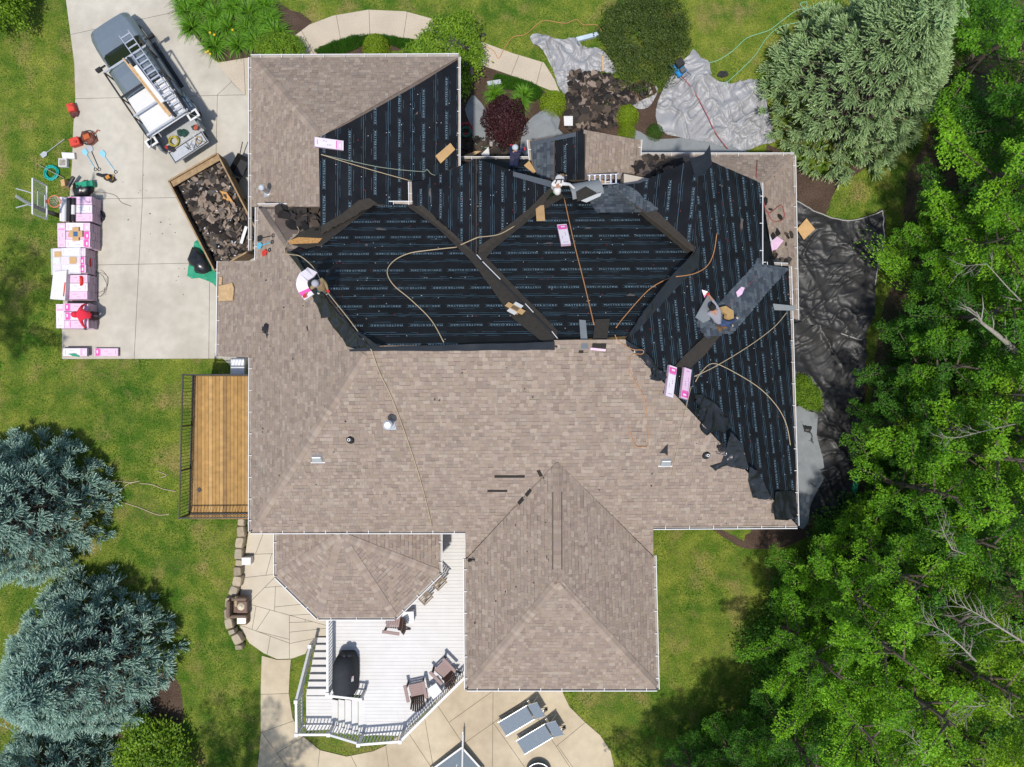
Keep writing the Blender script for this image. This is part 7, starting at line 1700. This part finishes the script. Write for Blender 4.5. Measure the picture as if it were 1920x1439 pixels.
single('shingle_bundle', mb, M['wrap'], 'limp pink shingle bundle bent over the shoulder of the beanie worker', 'shingle bundle')
zH = PL['N'].hit(1050, 352).z
WH = (.62, .60, .58)
def harn(t, q):
    c, w, s1_, s2_ = q('chest'), q('waist'), q('shL'), q('shR'); up = Vector((0, 0, .15)); HC = (.035, .02, .025)
    for s in (s1_, s2_): part('harness_strap', MB().tube([s*.6+c*.4+up*.7, (c+w)/2+(s-c)*.5+up, w+(s-c)*.5+up*.9], .022, 5, col=HC), M['attr'], t)
    part('harness_strap', MB().tube([w+(s1_-c)*.9+up*.6, w+up*1.05, w+(s2_-c)*.9+up*.6], .022, 5, col=HC), M['attr'], t); part('tool_pouch', lump(q('hipR')+Vector((.14, 0, .02)), .12, (.22, .12, .05), 5, 1), M['fabric'], t)
    hood(WH)(t, q)
mkperson('worker in white hooded top and harness kneeling at the entry valley',
    {'pelvis': (1050, 333, zH+.55), 'waist': (1048, 339, zH+.68), 'chest': (1046, 346, zH+.78), 'neck': (1045, 353, zH+.8), 'head': (1045, 357, zH+.76), 'crown': (1045, 361, zH+.70),
     'shL': (1055, 345, zH+.76), 'elL': (1068, 346, zH+.58), 'wrL': (1077, 354, zH+.42), 'haL': (1079, 357, zH+.38), 'shR': (1037, 346, zH+.74), 'elR': (1036, 353, zH+.45), 'wrR': (1038, 358, zH+.2), 'haR': (1039, 361, zH+.14),
     'hipL': (1055, 332, zH+.5), 'knL': (1059, 340, zH+.12), 'anL': (1061, 332, zH+.02), 'footL': (1062, 328, zH+.02), 'hipR': (1045, 332, zH+.5), 'knR': (1043, 339, zH+.12), 'anR': (1045, 331, zH+.02), 'footR': (1045.5, 326, zH+.02)},
    {'top': WH, 'sleeve': WH, 'forearm': WH, 'hand': (.02, .42, .36), 'skin': SK, 'pants': (.05, .05, .06), 'shoe': (.6, .57, .5)}, (0, -1, -.4), extra=harn)
zS = PL['E'].hit(1350, 600).z
GT = (.27, .27, .30); JE = (.035, .06, .13)
def belt(t, q):
    part('tool_belt', MB().tube([q('pelvis')+Vector((.17*math.cos(a*.52), .14*math.sin(a*.52), .06)) for a in range(13)], .03, 6, col=(.05, .03, .02)), M['attr'], t)
    for k, (x, y) in enumerate(((-.16, -.14), (.02, -.2), (.18, -.14))): part('tool_pouch', lump(q('pelvis')+Vector((x, y, -.05)), .11, (.16, .08, .03), 20+k, 1), M['fabric'], t)
mkperson('black haired worker in grey shirt sitting on the new grey shingles',
    {'pelvis': (1347, 604, zS+.18), 'waist': (1345, 598, zS+.34), 'chest': (1341, 589, zS+.55), 'neck': (1338, 582, zS+.66), 'head': (1336, 577, zS+.74), 'crown': (1335, 574, zS+.84),
     'shL': (1330, 588, zS+.56), 'elL': (1322, 588, zS+.36), 'wrL': (1321, 579, zS+.22), 'haL': (1320.5, 575, zS+.18), 'shR': (1347, 581, zS+.58), 'elR': (1338, 566, zS+.52), 'wrR': (1330, 555, zS+.46), 'haR': (1327, 551, zS+.44),
     'hipL': (1343, 606, zS+.15), 'knL': (1358, 609, zS+.34), 'anL': (1370, 612, zS+.06), 'footL': (1375, 610, zS+.05), 'hipR': (1352, 602, zS+.16), 'knR': (1366, 607, zS+.36), 'anR': (1379, 599, zS+.02), 'footR': (1384, 595, zS+.04)},
    {'top': GT, 'sleeve': GT, 'forearm': SK, 'hand': (.55, .04, .04), 'skin': SK, 'pants': JE, 'shoe': (.50, .40, .27)}, (-.6, 1, -.3), head_cover=('hair', (.012, .011, .012)), extra=belt)
PADM = mat('tan_foam', (.42, .27, .11), .9, var=.15)
laid([(1347, 577), (1356, 575), (1370, 584), (1371, 598), (1365, 606), (1357, 596), (1358, 590), (1349, 586)], 'E', .20, PADM, .12, 'tan foam roof pad beside the seated worker', 'foam_pad', 'pad')
ppp = [P(1307, 541, zS+.42), P(1327, 547, zS+.44), P(1303, 592, zS+.15)]; mb = MB().add(ppp, [(0, 1, 2)], (.78, .66, .75)); mb.add([ppp[0].lerp(ppp[2], .2)+Vector((0, 0, .006)), ppp[1].lerp(ppp[2], .15)+Vector((0, 0, .006)), ppp[1].lerp(ppp[2], .33)+Vector((0, 0, .006)), ppp[0].lerp(ppp[2], .36)+Vector((0, 0, .006))], [(0, 1, 2, 3)], MAG)
single('paper_wrapper', mb, M['wrap'], 'torn pink wrapper held up by the seated worker', 'wrapper')
laid([(1303, 595), (1327, 552), (1332, 560), (1330, 600), (1318, 606)], 'E', .12, M['greytarp'], .03, 'dark shingle sheets under the torn pink wrapper', 'shingle_piece', 'shingles')
zC = PL['CY'].hit(962, 312).z
NV = (.018, .022, .075)
def pack(t, q): part('backpack', lump(q('waist')*.5+q('chest')*.5+Vector((0, -.04, .08)), .2, (.03, .03, .06), 7, .8), M['fabric'], t)
mkperson('worker in navy clothes and pack standing at the courtyard gutter',
    {'pelvis': (964, 304, zC+.86), 'waist': (965, 298, zC+1.02), 'chest': (966, 289, zC+1.18), 'neck': (966, 282, zC+1.26), 'head': (966, 278, zC+1.3), 'crown': (966, 274, zC+1.38),
     'shL': (959, 288, zC+1.17), 'elL': (957, 281, zC+.98), 'wrL': (958, 275, zC+.85), 'haL': (958, 272, zC+.8), 'shR': (973, 286, zC+1.17), 'elR': (978, 281, zC+1.1), 'wrR': (981, 280, zC+1.0), 'haR': (984, 280, zC+.96),
     'hipL': (960, 305, zC+.8), 'knL': (959, 311, zC+.45), 'anL': (959, 316, zC+.1), 'footL': (958, 311, zC+.05), 'hipR': (968, 305, zC+.8), 'knR': (968, 311, zC+.45), 'anR': (968, 316, zC+.1), 'footR': (969, 311, zC+.05)},
    {'top': NV, 'sleeve': NV, 'forearm': NV, 'hand': (.6, .04, .05), 'skin': SK, 'pants': (.02, .035, .12), 'shoe': (.03, .03, .03)}, (0, 1, -.3), head_cover=('cap', (.45, .5, .55)), extra=pack)
# rolled felt and shingle sheets in front of the white-hooded worker
def halftube(px0, px1, key, r, material, label, name):
    a, b_ = PL[key].hit(*px0, .06), PL[key].hit(*px1, .06); d = (b_-a); y = PL[key].n.cross(d.normalized()); mb = MB(); n = 9
    vs_ = [a+y*(r*math.cos(math.pi*i/(n-1)))+PL[key].n*(r*.6*math.sin(math.pi*i/(n-1))) for i in range(n)]; vs_ += [p+d for p in vs_]
    mb.add(vs_, [(i, i+1, n+i+1, n+i) for i in range(n-1)]); return single(name, mb, material, label, 'roll', smooth=True)
halftube((1068, 362), (1126, 352), 'N', .38, M['greytarp'], 'curled grey shingle sheet beside the white-hooded worker', 'curled_sheet')
laid([(1080, 362), (1098, 352), (1118, 364), (1094, 376), (1082, 378)], 'N', .34, M['valley'], .05, 'dark opened shingle bundle on the curled sheet', 'shingle_piece', 'shingles'); laid([(1090, 377), (1118, 365), (1128, 362), (1126, 368), (1100, 380)], 'N', .40, M['white'], .02, 'white torn wrapper edge on the opened bundle', 'wrapper', 'wrapper')
